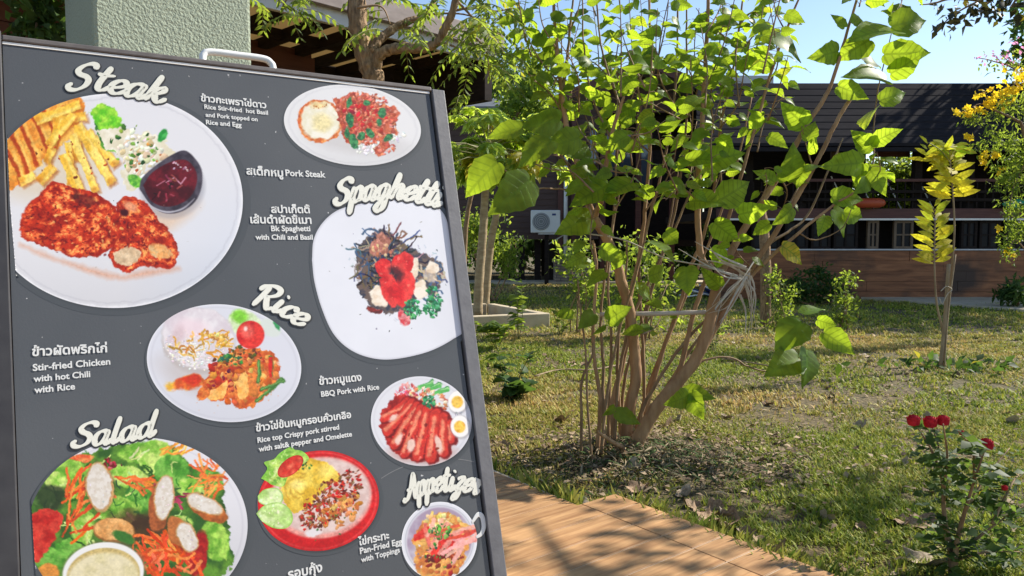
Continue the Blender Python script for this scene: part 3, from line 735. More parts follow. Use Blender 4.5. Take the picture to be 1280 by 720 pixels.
    for k, s_ in enumerate((s2, s1)):
        P.poly(s_, (150, 30, 14), (190, 48, 20), .1, soft=1.5, warp=3, seed=20 + k)
        d = P.dpoly(spline(np.vstack([s_, s_[:1]]), 4)[:-1])
        n = fbm(P.X * .11, P.Y * .14, 31 + k); n2 = fbm(P.X * .3, P.Y * .34, 41 + k)
        ins = np.clip(d / 5, 0, 1)
        P.mixin(ins * np.clip((n - .40) * 6, 0, 1) * .9, np.array([232, 84, 40.]))
        P.mixin(ins * np.clip((n - .52) * 7, 0, 1) * np.clip((n2 - .38) * 5, 0, 1), np.array([250, 170, 92.]))
        P.mixin(ins * np.clip((.40 - n2) * 9, 0, 1) * .85, np.array([104, 18, 18.]))
    P.poly([(92, 236), (120, 248), (124, 256), (106, 256), (88, 246)], (60, 16, 18), (120, 30, 24), .2, soft=3, warp=5, seed=55, op=.8)
    P.poly([(140, 316), (158, 310), (174, 316), (172, 328), (156, 332), (142, 326)], (206, 176, 140), (232, 206, 170), .2, soft=2, warp=4, seed=56)
    P.poly([(188, 308), (206, 306), (214, 318), (206, 324), (192, 318)], (222, 190, 140), (240, 170, 100), .2, soft=2.5, warp=4, seed=57)
    P.blob(156, 265, 6, 5, (70, 20, 24), soft=3); P.blob(164, 258, 9, 5, (226, 150, 110), 30, soft=3)
    P.dots(60, (100, 285, 66, 40, 10), [(250, 190, 110), (110, 20, 20), (236, 96, 50)], .8, 2.6, 58, op=.7)
    P.dots(16, (150, 250, 110, 90, 0), [(150, 130, 120)], .5, 1.1, 59, False, .5)

def pt_basil(P):
    P.C -= 12 * np.clip((P.Y - 170) / 40, 0, 1)[:, None]
    d = P.ell(440.5, 156.5, 86, 50, 7); P.mixin(np.clip(1 - abs(d - .93) / .03, 0, 1) * .2, np.array([176, 176, 184.]))
    P.blob(446, 176, 60, 16, (196, 192, 192), 8, soft=10, op=.6)
    P.dots(60, (461, 183, 18, 10, 0), [(246, 246, 246), (232, 232, 234)], 1.2, 2.6, 1)
    P.dots(30, (494, 168, 12, 10, 0), [(246, 246, 246), (226, 226, 228)], 1.2, 2.4, 2)
    P.blob(401, 152.5, 28, 27, (202, 92, 40), 0, warp=.12, seed=3, col2=(236, 150, 80), f=.3)
    P.blob(401, 151, 24.5, 23.5, (244, 240, 226), 0, soft=2.5, warp=.14, seed=4, col2=(232, 226, 200), f=.15)
    P.blob(402, 153, 13, 11, (238, 222, 160), soft=7, op=.8)
    P.blob(398, 131, 10, 4, (232, 196, 120), soft=4, op=.7); P.dots(10, (398, 132, 12, 3, 0), [(190, 110, 50)], .6, 1.4, 8)
    P.poly([(416, 124), (430, 122), (448, 116), (464, 122), (480, 134), (494, 134), (498, 148), (488, 160), (496, 162), (498, 170), (490, 168), (484, 186), (470, 194), (466, 186), (474, 178), (456, 172), (440, 180), (430, 176), (428, 160), (422, 140)], (170, 66, 44), (214, 110, 74), .3, warp=5, seed=5)
    P.dots(420, (460, 148, 40, 32, 25), [(216, 112, 84), (200, 84, 62), (232, 156, 126), (168, 60, 44), (238, 134, 104)], 1.2, 2.8, 6)
    P.dots(24, (483, 186, 12, 6, -10), [(206, 96, 70), (226, 140, 110)], 1.2, 2.6, 7)
    P.dots(30, (456, 146, 30, 20, 20), [(216, 34, 34), (190, 22, 26)], 1.6, 3.8, 9)
    for x, y, a, b, r in ((437, 128, 3, 7, 10), (458, 129, 4, 5, 40), (437, 150, 4, 9, 0), (442, 176, 6, 10, -25), (434, 166, 3, 6, 0), (463, 167, 4, 7, -30), (478, 141, 5, 6, 20), (486, 172, 7, 4, -40), (452, 170, 5, 5, 0), (474, 154, 3, 5, 10)):
        P.blob(x, y, a, b, (22, 96, 58), r, warp=.2, wf=.2, seed=int(x), col2=(70, 150, 90), f=.4)

def pt_spag(P):
    P.C += ((fbm(P.X * .02, P.Y * .02, 5) - .5) * 10)[:, None]
    P.C -= 10 * np.clip((P.X - 540) / 50, 0, 1)[:, None]
    P.mixin(np.clip((P.rr - .975) / .015, 0, 1) * .4, np.array([180, 180, 190.]))
    P.dots(36, (490, 345, 80, 80, 0), [(90, 92, 104), (50, 54, 66), (140, 140, 150)], .5, 1.4, 1, False)
    P.strokes(60, (494, 345, 62, 58, 0), [(196, 200, 214), (176, 182, 200)], .3, .6, 2, 5, 2)
    nood = [(446, 318), (452, 300), (466, 290), (486, 289), (498, 302), (514, 306), (530, 318), (550, 332), (552, 350), (546, 362), (536, 372), (524, 364), (512, 400), (498, 384), (484, 396), (470, 386), (452, 368), (446, 344)]
    P.poly(nood, (58, 60, 76), (110, 92, 84), .2, warp=6, seed=3)
    P.strokes(170, (482, 330, 36, 38, 0), [(34, 36, 50), (66, 92, 130), (46, 62, 92), (120, 92, 66), (24, 24, 34), (170, 150, 130)], .7, 1.3, 14, 30, 4, 1.2)
    P.strokes(46, (540, 350, 14, 22, 20), [(40, 60, 100), (70, 100, 140), (150, 130, 110), (200, 180, 160)], .7, 1.3, 8, 18, 5, 1)
    P.poly([(462, 304), (478, 292), (488, 300), (486, 314), (474, 320), (464, 316)], (150, 92, 76), (206, 140, 120), .25, warp=5, seed=6)
    P.dots(18, (480, 312, 14, 8, 0), [(226, 196, 140), (190, 120, 100)], 1.5, 3.4, 7)
    for pts in ([(462, 366), (472, 356), (482, 368), (484, 382), (470, 382)], [(512, 326), (522, 322), (522, 344), (514, 350)], [(520, 352), (530, 350), (534, 368), (524, 374), (516, 366)], [(536, 326), (548, 332), (546, 342), (532, 338)]):
        P.poly(pts, (232, 212, 188), (246, 236, 220), .2, soft=1.5, seed=8)
    P.poly([(500, 384), (512, 400), (508, 408), (498, 398)], (206, 60, 70), (230, 150, 150), .3, warp=3, seed=9)
    P.poly([(460, 382), (476, 388), (474, 392), (458, 388)], (150, 50, 44), (90, 40, 40), .3, seed=9)
    P.blob(538, 345, 10, 8, (216, 190, 160), 20, warp=.3, seed=11, col2=(240, 224, 200), op=.7)
    for pts in ([(469, 330), (478, 322), (488, 326), (488, 340), (478, 346), (470, 340)], [(490, 322), (506, 314), (516, 322), (514, 338), (500, 344), (490, 336)], [(474, 348), (488, 342), (496, 352), (500, 366), (494, 384), (480, 372)], [(496, 346), (512, 340), (519, 354), (514, 372), (503, 384), (494, 374), (496, 358)]):
        P.poly(pts, (206, 28, 34), (234, 66, 60), .09, soft=1.6, seed=10)
    P.poly([(486, 336), (494, 334), (504, 342), (500, 352), (492, 346)], (70, 20, 30), soft=5, op=.85)
    P.dots(10, (492, 346, 22, 28, 0), [(250, 130, 120)], 1, 2.4, 12, False, .6)
    for x, y, n in ((515, 387, 70), (540, 384, 80), (542, 370, 40)):
        P.dots(n, (x, y, 11, 13, 0), [(30, 120, 70), (60, 160, 100), (22, 92, 60), (96, 190, 130)], 1.2, 2.8, n)

def pt_stir(P):
    P.C -= 10 * np.clip((P.Y - 470) / 60, 0, 1)[:, None]
    P.mixin(np.clip(1 - abs(P.rr - .945) / .02, 0, 1) * .22, np.array([170, 170, 180.])); P.mixin(np.clip((P.rr - .975) / .02, 0, 1) * .5, np.array([240, 240, 244.]))
    P.blob(262, 470, 64, 26, (190, 180, 176), 15, soft=16, op=.6)
    P.poly([(206, 482), (222, 474), (246, 468), (252, 480), (236, 486), (212, 488)], (232, 180, 60), (214, 90, 40), .08, soft=4, warp=4, seed=1)
    P.poly([(224, 474), (246, 468), (254, 478), (240, 482)], (206, 56, 30), soft=4)
    P.blob(306, 404, 22, 16, (200, 224, 170), 20, soft=2, col2=(226, 238, 206)); P.blob(300, 396, 11, 8, (132, 208, 60), 20, soft=5); P.blob(338, 410, 14, 10, (214, 222, 216), 40, soft=2); P.blob(346, 406, 3, 7, (60, 150, 90), -20, warp=.2)
    P.blob(248, 426, 47, 41, (190, 182, 180), 15, soft=4, warp=.05, seed=2)
    P.blob(248, 422, 46, 38, (232, 228, 232), 15, soft=3, warp=.06, seed=2, col2=(214, 204, 212), f=.08)
    P.dots(260, (242, 438, 40, 24, 15), [(246, 242, 240), (220, 212, 210), (236, 228, 220)], 1, 2, 3)
    P.blob(240, 410, 22, 12, (238, 214, 222), 10, soft=9, op=.7); P.blob(222, 420, 8, 12, (214, 190, 196), 20, soft=6, op=.8)
    P.strokes(34, (250, 428, 44, 14, -8), [(216, 160, 60), (190, 130, 50), (236, 200, 110)], .6, 1.5, 8, 20, 4, 1, -10)
    P.dots(30, (272, 424, 14, 8, 20), [(236, 190, 80), (246, 220, 140), (210, 140, 50)], 1.2, 3.6, 5)
    P.poly([(258, 470), (276, 456), (292, 440), (312, 436), (334, 438), (346, 452), (348, 472), (336, 492), (316, 506), (298, 510), (290, 498), (268, 500), (246, 496), (250, 484)], (196, 84, 36), (232, 132, 58), .14, warp=6, seed=6)
    P.dots(120, (304, 472, 46, 32, -12), [(238, 150, 66), (246, 184, 96), (214, 100, 40), (186, 58, 28), (226, 120, 60)], 2.4, 6.2, 7)
    P.dots(50, (300, 446, 34, 12, -8), [(150, 80, 40), (110, 46, 28), (190, 120, 60), (90, 90, 40)], 1.4, 3.2, 8)
    P.dots(22, (288, 450, 16, 8, 0), [(36, 110, 60), (60, 140, 70)], 1.2, 3, 9); P.dots(14, (280, 478, 20, 16, 0), [(110, 30, 60), (150, 40, 50)], 1.2, 2.8, 10)
    for pts in ([(258, 498), (272, 484), (284, 476), (280, 496), (262, 500)], [(294, 478), (306, 466), (312, 490), (300, 500)]): P.poly(pts, (240, 160, 72), (250, 196, 110), .15, seed=11)
    for a, b in (((320, 500), (352, 474)), ((326, 486), (354, 476)), ((322, 478), (324, 452)), ((338, 446), (340, 470))): P.line([a, ((a[0] + b[0]) / 2 + 1, (a[1] + b[1]) / 2 + 1), b], 2.2, (64, 118, 52), 1.2); P.line([a, b], .7, (120, 170, 90), 1)
    P.line([(338, 448), (339, 470)], 2.2, (210, 40, 30))
    P.crisp()
    P.blob(313, 418.5, 17.5, 17.5, (196, 30, 30), soft=1.5, col2=(226, 60, 50), f=.08); P.blob(309, 414, 8, 9, (240, 110, 96), 0, soft=5, op=.8); P.blob(307, 411, 2.4, 3, (252, 214, 206), soft=2)
    P.dots(40, (296, 488, 64, 28, -10), [(226, 140, 80)], .5, 1.2, 13, False, .5)

def pt_bbq(P):
    P.mixin(np.clip(1 - abs(P.rr - .94) / .025, 0, 1) * .22, np.array([170, 170, 180.])); P.C -= 14 * np.clip((P.Y - 545) / 40, 0, 1)[:, None]
    P.blob(528, 566, 40, 14, (196, 150, 140), 0, soft=8, op=.7)
    P.dots(60, (508, 492, 16, 12, -30), [(226, 120, 130), (206, 70, 86), (240, 170, 170)], 1.4, 3.6, 1)
    for x, y in ((531, 480), (541, 483), (550, 488)):
        for k in range(4): P.line([(x - 10 + k * 1.5, y + 6 - k), (x + 9, y - 4 + k * 1.6)], 2, [(46, 140, 66), (170, 222, 150), (130, 200, 120), (90, 180, 90)][k])
    P.dots(110, (535, 500, 24, 15, 15), [(236, 200, 160), (226, 150, 110), (246, 226, 200), (214, 110, 80)], 1.2, 3, 2)
    P.poly([(476, 520), (484, 504), (500, 494), (518, 500), (530, 508), (548, 512), (560, 522), (568, 536), (564, 558), (548, 572), (522, 576), (498, 570), (486, 556), (478, 540)], (150, 24, 20), (196, 50, 40), .14, warp=4, seed=3)
    for k, (x0, y0, x1, y1, w_) in enumerate(((508, 502, 480, 524, 6), (514, 504, 484, 540, 6.5), (520, 508, 492, 556, 7), (526, 512, 506, 566, 7.5), (534, 514, 522, 570, 8), (544, 518, 538, 572, 8), (554, 522, 554, 566, 7), (562, 528, 564, 552, 5))):
        P.line([(x0 + 2, y0), (x1 + 2, y1)], w_ + 1, (120, 16, 16), 2); P.line([(x0, y0), (x1, y1)], w_ - 1.2, (206, 52, 40), 2)
        P.line([(x0 - 1.5, y0 + 4), (x1 - 1.5, y1 - 3)], w_ * .32, (240, 150, 116), 2.5, .85)
    for x, y, a, b, r in ((498, 549, 4, 8, 25), (514, 557, 5, 9, 12), (548, 556, 4, 12, -12), (492, 522, 7, 3, -35)): P.blob(x, y, a, b, (236, 200, 186), r, soft=2, warp=.2, seed=int(x))
    P.dots(40, (520, 545, 38, 30, 0), [(226, 40, 36), (250, 140, 110), (130, 14, 16)], 1, 2.6, 5, op=.8)
    P.dots(40, (535, 503, 8, 8, 0), [(36, 130, 76), (80, 180, 120), (24, 100, 60)], 1.2, 2.6, 6)
    P.crisp()
    for x, y, r in ((572, 502, 9), (575, 533, -8)):
        P.blob(x + 1, y + 1, 12.5, 14.5, (170, 166, 170), r, soft=3); P.blob(x, y, 11.8, 13.6, (246, 244, 242), r, soft=1.5); P.blob(x - .5, y + .5, 7.2, 7.6, (240, 172, 48), r, soft=1.5, col2=(250, 206, 92), f=.2)
    P.dots(10, (572, 516, 6, 3, 0), [(150, 150, 160)], .6, 1.4, 8, False)

def pt_red(P):
    P.crisp()
    d = P.ell(398, 626, 76, 63, -8)
    P.C[:] = np.array([206, 28, 32])
    P.mixin(np.clip((.5 - P.ell(380, 590, 90, 40, -8)) * 2, 0, 1) * .5, np.array([236, 70, 70.]))
    P.mixin(np.clip(1 - abs(d - .95) / .03, 0, 1) * .6, np.array([240, 92, 88.])); P.mixin(np.clip((P.Y - 660) / 30, 0, 1) * .35, np.array([150, 10, 16.]))
    P.blob(401, 622, 64, 51, (226, 150, 140), -8, soft=3); P.blob(402, 620, 61, 47, (228, 206, 200), -8, soft=4, col2=(214, 186, 180))
    P.crisp(False)
    P.poly([(352, 612), (356, 594), (376, 580), (396, 574), (416, 584), (426, 596), (412, 608), (398, 618), (386, 636), (370, 642), (356, 632)], (222, 178, 48), (244, 214, 90), .07, warp=4, seed=2)
    for r_ in (7, 13, 20, 27): P.line([(376 + r_ * math.cos(a), 612 + r_ * .78 * math.sin(a)) for a in np.linspace(.4 + r_ * .1, 4.9, 14)], 1.2, (188, 138, 40), 2, .55)
    P.blob(372, 606, 9, 7, (248, 232, 140), 0, soft=6, op=.8); P.blob(408, 590, 12, 8, (250, 226, 120), 20, soft=7, op=.7)
    P.dots(14, (384, 582, 14, 5, -10), [(40, 110, 50), (70, 140, 60)], .9, 1.9, 3)
    P.dots(240, (414, 624, 50, 22, -42), [(120, 40, 24), (160, 62, 34), (92, 28, 20), (190, 96, 50), (206, 36, 30), (140, 84, 50)], 1.3, 3.1, 4)
    P.dots(40, (426, 638, 34, 17, -42), [(222, 150, 76), (236, 176, 100), (190, 110, 52)], 3, 6, 5)
    P.dots(110, (410, 634, 48, 20, -42), [(150, 40, 30), (206, 110, 60), (110, 54, 34), (226, 40, 34), (170, 140, 80)], 1, 2.2, 6)
    P.blob(392, 666, 10, 5, (226, 220, 222), -10, soft=2)
    P.dots(8, (420, 655, 34, 14, -40), [(60, 110, 50)], 1, 2, 7)

def pt_lettuce(P):
    P.C[:] = P.tex((120, 184, 60), (196, 226, 110), .06, 3); n = fbm(P.X * .16, P.Y * .16, 5)
    P.mixin(np.clip((.42 - n) * 8, 0, 1) * .7, np.array([84, 150, 44.])); P.mixin(np.clip((n - .58) * 8, 0, 1) * .8, np.array([226, 242, 170.]))
    P.mixin(np.clip((P.rr - .8) / .2, 0, 1) * .35, np.array([150, 214, 80.]))
def pt_cuke(P):
    P.C[:] = P.tex((176, 214, 120), (222, 238, 180), .1, 6); P.mixin(np.clip((P.rr - .86) / .12, 0, 1) * .7, np.array([130, 186, 70.]))
    P.dots(16, (340, 640, 18, 22, 0), [(236, 246, 210)], .8, 1.8, 5, False)
def pt_tom(P):
    P.C[:] = P.tex((206, 50, 36), (236, 110, 80), .12, 8); P.mixin(np.clip((P.rr - .85) / .1, 0, 1) * .6, np.array([180, 26, 24.])); P.mixin(np.clip((.4 - P.rr) * 3, 0, 1) * .6, np.array([240, 150, 110.]))

def pt_pan(P):
    P.crisp()
    d = P.ell(549, 676, 47, 49, 20)
    P.C[:] = np.array([222, 224, 232]); P.mixin(np.clip(1 - abs(d - .90) / .03, 0, 1) * .5, np.array([150, 152, 166.])); P.mixin(np.clip((.885 - d) * 20, 0, 1), P.tex((196, 190, 204), (168, 150, 172), .05, 1))
    P.mixin(np.clip((d - .97) / .02, 0, 1) * .8, np.array([244, 246, 250.]))
    P.crisp(False)
    P.poly([(516, 676), (524, 658), (540, 646), (556, 640), (576, 648), (588, 662), (586, 682), (578, 704), (560, 724), (530, 724), (518, 704)], (206, 120, 60), (232, 180, 96), .12, warp=5, seed=2)
    P.dots(40, (552, 652, 26, 10, 0), [(240, 206, 120), (246, 226, 170), (226, 170, 90)], 2, 5, 3); P.dots(50, (556, 700, 24, 20, 0), [(236, 180, 96), (214, 110, 60), (150, 40, 34), (110, 30, 30)], 2, 5, 4)
    P.poly([(517, 668), (530, 660), (540, 658), (534, 668), (520, 676)], (206, 30, 30), (226, 70, 56), .2); P.poly([(536, 684), (548, 668), (566, 666), (570, 676), (556, 690), (540, 694)], (196, 24, 26), (230, 60, 50), .15)
    P.strokes(16, (552, 684, 26, 24, 0), [(236, 140, 124), (226, 110, 96), (246, 180, 160)], 1.8, 3, 20, 34, 6, .25, -48)
    P.strokes(10, (560, 670, 24, 14, 0), [(240, 160, 140), (214, 90, 70)], 1.4, 2.4, 14, 26, 7, .3, -10)
    P.dots(34, (552, 664, 16, 10, 0), [(70, 140, 60), (120, 180, 80), (40, 100, 44)], 1.2, 2.8, 8); P.dots(14, (548, 694, 20, 20, 0), [(70, 140, 60), (40, 100, 44)], 1, 2.2, 9)
    P.dots(8, (522, 700, 6, 22, 0), [(236, 236, 240), (130, 120, 134)], .8, 1.6, 10, False)
def pt_panhandle(P): P.C[:] = P.tex((214, 224, 222), (240, 244, 244), .1, 2)

def pt_salad(P):
    P.mixin(np.clip(1 - abs(P.rr - .955) / .014, 0, 1) * .2, np.array([160, 160, 176.])); P.C -= 22 * np.clip((P.Y - 620) / 110, 0, 1)[:, None]
    P.poly([(36, 600), (60, 584), (92, 570), (124, 562), (160, 554), (190, 556), (222, 562), (236, 580), (268, 584), (276, 606), (284, 650), (290, 700), (280, 716), (250, 724), (36, 726)], (50, 92, 34), (92, 140, 46), .06, warp=7, seed=1)
    for k, (x, y, a, b, r) in enumerate(((176, 566, 28, 14, -10), (196, 572, 22, 22, 30), (214, 590, 22, 20, 0), (88, 588, 18, 14, 0), (70, 602, 14, 12, 0), (52, 622, 16, 12, 20), (110, 592, 22, 12, 0), (160, 596, 26, 14, 10), (178, 624, 24, 22, 0), (150, 640, 26, 18, 0), (104, 662, 14, 26, 10), (84, 690, 20, 16, -30), (270, 676, 17, 26, -15), (240, 610, 20, 12, 0), (266, 600, 14, 12, 0), (96, 616, 12, 8, 0), (226, 655, 14, 10, 0), (60, 700, 20, 16, 0))):
        P.blob(x, y, a, b, [(96, 158, 44), (126, 186, 60), (70, 138, 40)][k % 3], r, soft=2, warp=.28, wf=.09, seed=k + 3, col2=[(170, 214, 90), (200, 226, 120), (124, 186, 76)][k % 3], f=.1)
    P.strokes(90, (160, 630, 110, 70, 0), [(60, 116, 36), (200, 226, 140), (40, 84, 30)], .5, 1.3, 8, 20, 4, .9)
    P.blob(62, 622, 22, 16, (40, 48, 30), 0, soft=6, warp=.3, seed=7, op=.8); P.blob(170, 660, 40, 20, (70, 30, 26), 0, soft=10, warp=.3, seed=8, op=.75)
    P.poly([(40, 642), (58, 634), (78, 642), (74, 662), (58, 690), (42, 700)], (176, 30, 24), (214, 66, 50), .1, warp=3, seed=9); P.blob(248, 692, 12, 30, (176, 36, 30), 10, soft=2, warp=.1, col2=(150, 24, 24)); P.blob(60, 716, 14, 12, (214, 140, 60), soft=2)
    P.poly([(84, 574), (100, 568), (118, 570), (108, 578)], (226, 90, 50), (236, 160, 90), .2, seed=3); P.dots(14, (140, 580, 12, 6, 0), [(190, 40, 60), (220, 90, 110), (120, 30, 40)], 1.5, 3.5, 31)
    P.strokes(26, (88, 644, 20, 36, 0), [(230, 100, 36), (236, 130, 60), (206, 70, 26)], .9, 1.8, 26, 50, 12, .25, -58)
    P.strokes(36, (188, 686, 28, 30, 0), [(226, 84, 30), (236, 116, 50), (200, 60, 24)], 1, 2, 20, 46, 13, .7, 40); P.strokes(30, (214, 700, 38, 18, 0), [(226, 84, 30), (240, 130, 70), (200, 60, 24)], 1, 2, 20, 40, 14, 1)
    P.strokes(34, (264, 598, 16, 16, 0), [(236, 130, 50), (246, 160, 80), (226, 96, 40)], .8, 1.5, 12, 26, 15, .5); P.strokes(12, (214, 566, 18, 8, 0), [(240, 190, 70), (236, 150, 50)], .9, 1.6, 12, 22, 16, .3, -20)
    P.strokes(16, (166, 602, 26, 8, 15), [(236, 120, 50), (216, 90, 40)], 1, 1.8, 16, 30, 17, .3, 15); P.strokes(12, (216, 622, 18, 8, 0), [(150, 40, 70), (190, 70, 100)], .8, 1.4, 10, 22, 18, .6)
    def sausage(x, y, a, b, r, ox, oy, side):
        P.blob(x + ox * .5, y + oy * .5, a * 1.06, b * 1.06, (60, 40, 26), r, soft=4, op=.5)
        P.blob(x + ox, y + oy, a, b, side, r, soft=1.5, col2=np.array(side) * .8, f=.1); P.blob(x, y, a, b, (196, 150, 96), r, soft=1.3); P.blob(x, y, a - 1.8, b - 1.8, (226, 220, 212), r, soft=1.5, col2=(212, 202, 188), f=.25)
        P.dots(16, (x, y, a * .8, b * .8, r), [(200, 190, 176), (240, 236, 230)], .5, 1.2, int(x), False)
    sausage(124, 608, 17, 30, -6, 1, 2, (214, 176, 110)); sausage(205, 622, 13, 29, 4, -7, 14, (178, 96, 50)); sausage(255, 630, 25, 11.5, 24, 6, 9, (192, 104, 46)); sausage(234, 671, 13, 20, -22, -12, -6, (196, 116, 60))
    P.blob(142, 663, 25.5, 15.5, (150, 96, 44), 4, soft=2); P.blob(142, 661.5, 24.5, 14, (212, 150, 84), 4, soft=1.6, col2=(226, 174, 110), f=.1)
    P.blob(155, 672, 14, 6, (60, 116, 44), 20, soft=2, warp=.3, seed=5)
    P.crisp()
    P.blob(130, 714, 53, 38, (120, 110, 80), -8, soft=4, op=.6); P.blob(129, 716, 51, 38, (232, 232, 230), -8, soft=1.5); P.blob(129, 719, 46, 34, (196, 174, 112), -8, soft=1.5); P.blob(129, 724, 45, 33, (214, 204, 160), -8, soft=4, col2=(226, 216, 180), f=.08)

def dish(name, label, c, rx, ry, rot, painter, base=(224, 224, 229), e=2.0, out=None, ybot=None):
    o, pt = shadow_print(c[0], c[1], rx, ry, rot, e) if out is None else (np.array(c) + (np.asarray(out) - np.array(c)) * 1.05 + (1.5, 2), lambda P: P.C.__setitem__(slice(None), np.array([80, 84, 88]) * (1 - .42 * np.clip((1.06 - P.rr * 1.10) / .10, 0, 1))[:, None]))
    picture('printed_shadow', 'soft dark printed shadow round the ' + label, c, o, pt, (60, 62, 66), step=3.0, ybot=ybot)
    return picture(name, label, c, ellipse(*c, rx, ry, rot, e=e) if out is None else out, painter, base, ybot=ybot)
YB = 735
dish('dish_picture', 'printed plate of grilled steak, fries, slaw and dark sauce', (142, 251), 161.5, 134, 0, pt_steak)
dish('dish_picture', 'printed oval plate of minced pork with basil and fried egg', (440.5, 156.5), 86, 50, 7, pt_basil, (226, 226, 228))
SPO = spline(np.array([(390, 325), (392, 300), (402, 280), (420, 264), (445, 256), (486, 250), (530, 252), (555, 268), (566, 310), (574, 360), (582, 408), (566, 424), (534, 440), (492, 449), (462, 447), (436, 436), (416, 416), (402, 385), (393, 352), (390, 325)]), 8)[:-1]
dish('dish_picture', 'printed white square plate of dark spaghetti with red tomato', (490, 350), 0, 0, 0, pt_spag, (228, 230, 238), out=SPO)
dish('dish_picture', 'printed plate of stir-fried chicken with rice and tomato', (280, 454), 97, 73, 9, pt_stir, (216, 218, 228))
dish('dish_picture', 'printed plate of red pork slices with two egg halves', (526.5, 526.5), 63, 56, 5, pt_bbq, (222, 223, 230))
dish('dish_picture', 'printed red plate with yellow omelette and crispy pork', (398, 626), 76, 62.5, -8, pt_red)
def garnish(label, c, out, pt): return picture('garnish_picture', label, c, spline(np.vstack([out, out[:1]]), 6)[:-1], pt, (150, 200, 90))
garnish('printed green lettuce over the red plate', (352, 588), np.array([(326, 598), (334, 586), (330, 578), (342, 574), (350, 566), (364, 558), (368, 562), (378, 564), (386, 574), (372, 584), (360, 596), (354, 608), (340, 606), (334, 602)], float), pt_lettuce)
garnish('printed tomato wedge beside the omelette', (363, 583), ellipse(363, 583, 19, 10, -38, 24), pt_tom)
garnish('printed cucumber slice on the red plate', (336, 621), np.array([(322, 620), (330, 612), (346, 610), (354, 620), (350, 630), (334, 632), (324, 628)], float), pt_cuke)
garnish('printed large cucumber slice on the red plate', (343, 643), np.array([(320, 642), (330, 632), (348, 628), (362, 636), (366, 650), (358, 660), (342, 660), (328, 652)], float), pt_cuke)
dish('dish_picture', 'printed small white pan of egg with toppings', (549, 676), 47, 49, 20, pt_pan, ybot=YB)
PH = np.array([(588, 651), (597, 640), (604, 644), (607, 660), (604, 668), (596, 674), (595, 668), (601, 662), (600, 650), (596, 650), (591, 655)], float)
b = MB()
LAYER[0] += .0001
for q in range(len(PH)): pass
PHc = [(590, 653, 1.6), (597, 643.5, 2.6), (602.5, 646, 3), (604.5, 658, 2.9), (601.5, 667, 2.4), (595.5, 671.5, 1.6)]

def flat_tube(mb, pts, r, h, seg=10, flat=.12):
    """brush stroke on the sheet: pts photo-plane, r in photo pixels; a flattened tube"""
    W = bps(pts[:, 0], pts[:, 1], h); px = np.linalg.norm(bps(pts[:, 0] + 1, pts[:, 1], h) - W, axis=1)
    t = np.gradient(W, axis=0); t /= np.linalg.norm(t, axis=1)[:, None] + 1e-12
    s_ = np.cross(t, BN); s_ /= np.linalg.norm(s_, axis=1)[:, None]
    R_ = np.asarray(r) * px
    W = np.vstack([W[0] - t[0] * R_[0] * .55, W, W[-1] + t[-1] * R_[-1] * .55]); s_ = np.vstack([s_[:1], s_, s_[-1:]]); R_ = np.concatenate([[R_[0] * .45], R_, [R_[-1] * .45]])
    ang = np.linspace(0, 2 * math.pi, seg, endpoint=False)
    hz = .00003
    v = np.concatenate([W[i] + R_[i] * np.cos(ang)[:, None] * s_[i] + hz * np.sin(ang)[:, None] * BN for i in range(len(W))])
    n = len(W)
    f = [(i * seg + k, i * seg + (k + 1) % seg, (i + 1) * seg + (k + 1) % seg, (i + 1) * seg + k) for i in range(n - 1) for k in range(seg)]
    f.append(tuple(range(seg - 1, -1, -1))); f.append(tuple((n - 1) * seg + k for k in range(seg))); mb.add(v, f)
M['letter'] = mat('printed_cream', (0.66, 0.66, 0.58), (0.72, 0.72, 0.65), 0.5, 4)
M['letter_white'] = mat('printed_white', (0.62, 0.63, 0.62), (0.68, 0.69, 0.68), 0.5, 4)
M['letter_shadow'] = mat('printed_dark_outline', (0.035, 0.037, 0.041), (0.042, 0.044, 0.048), 0.5, 4)
for _k in ('letter', 'letter_shadow'):      # print lies flat: shade it with the normal of the sheet
    _n = M[_k].node_tree; _c = _n.nodes.new('ShaderNodeCombineXYZ')
    for _i in range(3): _c.inputs[_i].default_value = BN[_i]
    _n.links.new(_c.outputs[0], _n.nodes['Principled BSDF'].inputs['Normal'])
b = MB(); ph = spline(np.array(PHc), 6); flat_tube(b, ph[:, :2], ph[:, 2], LAYER[0]); b.build('pan_handle_picture', M['white_plastic'], board, True)
dish('dish_picture', 'printed plate of green salad with sausage slices and dressing', (172, 660), 137.5, 113, -4, pt_salad, (222, 222, 228), ybot=YB)

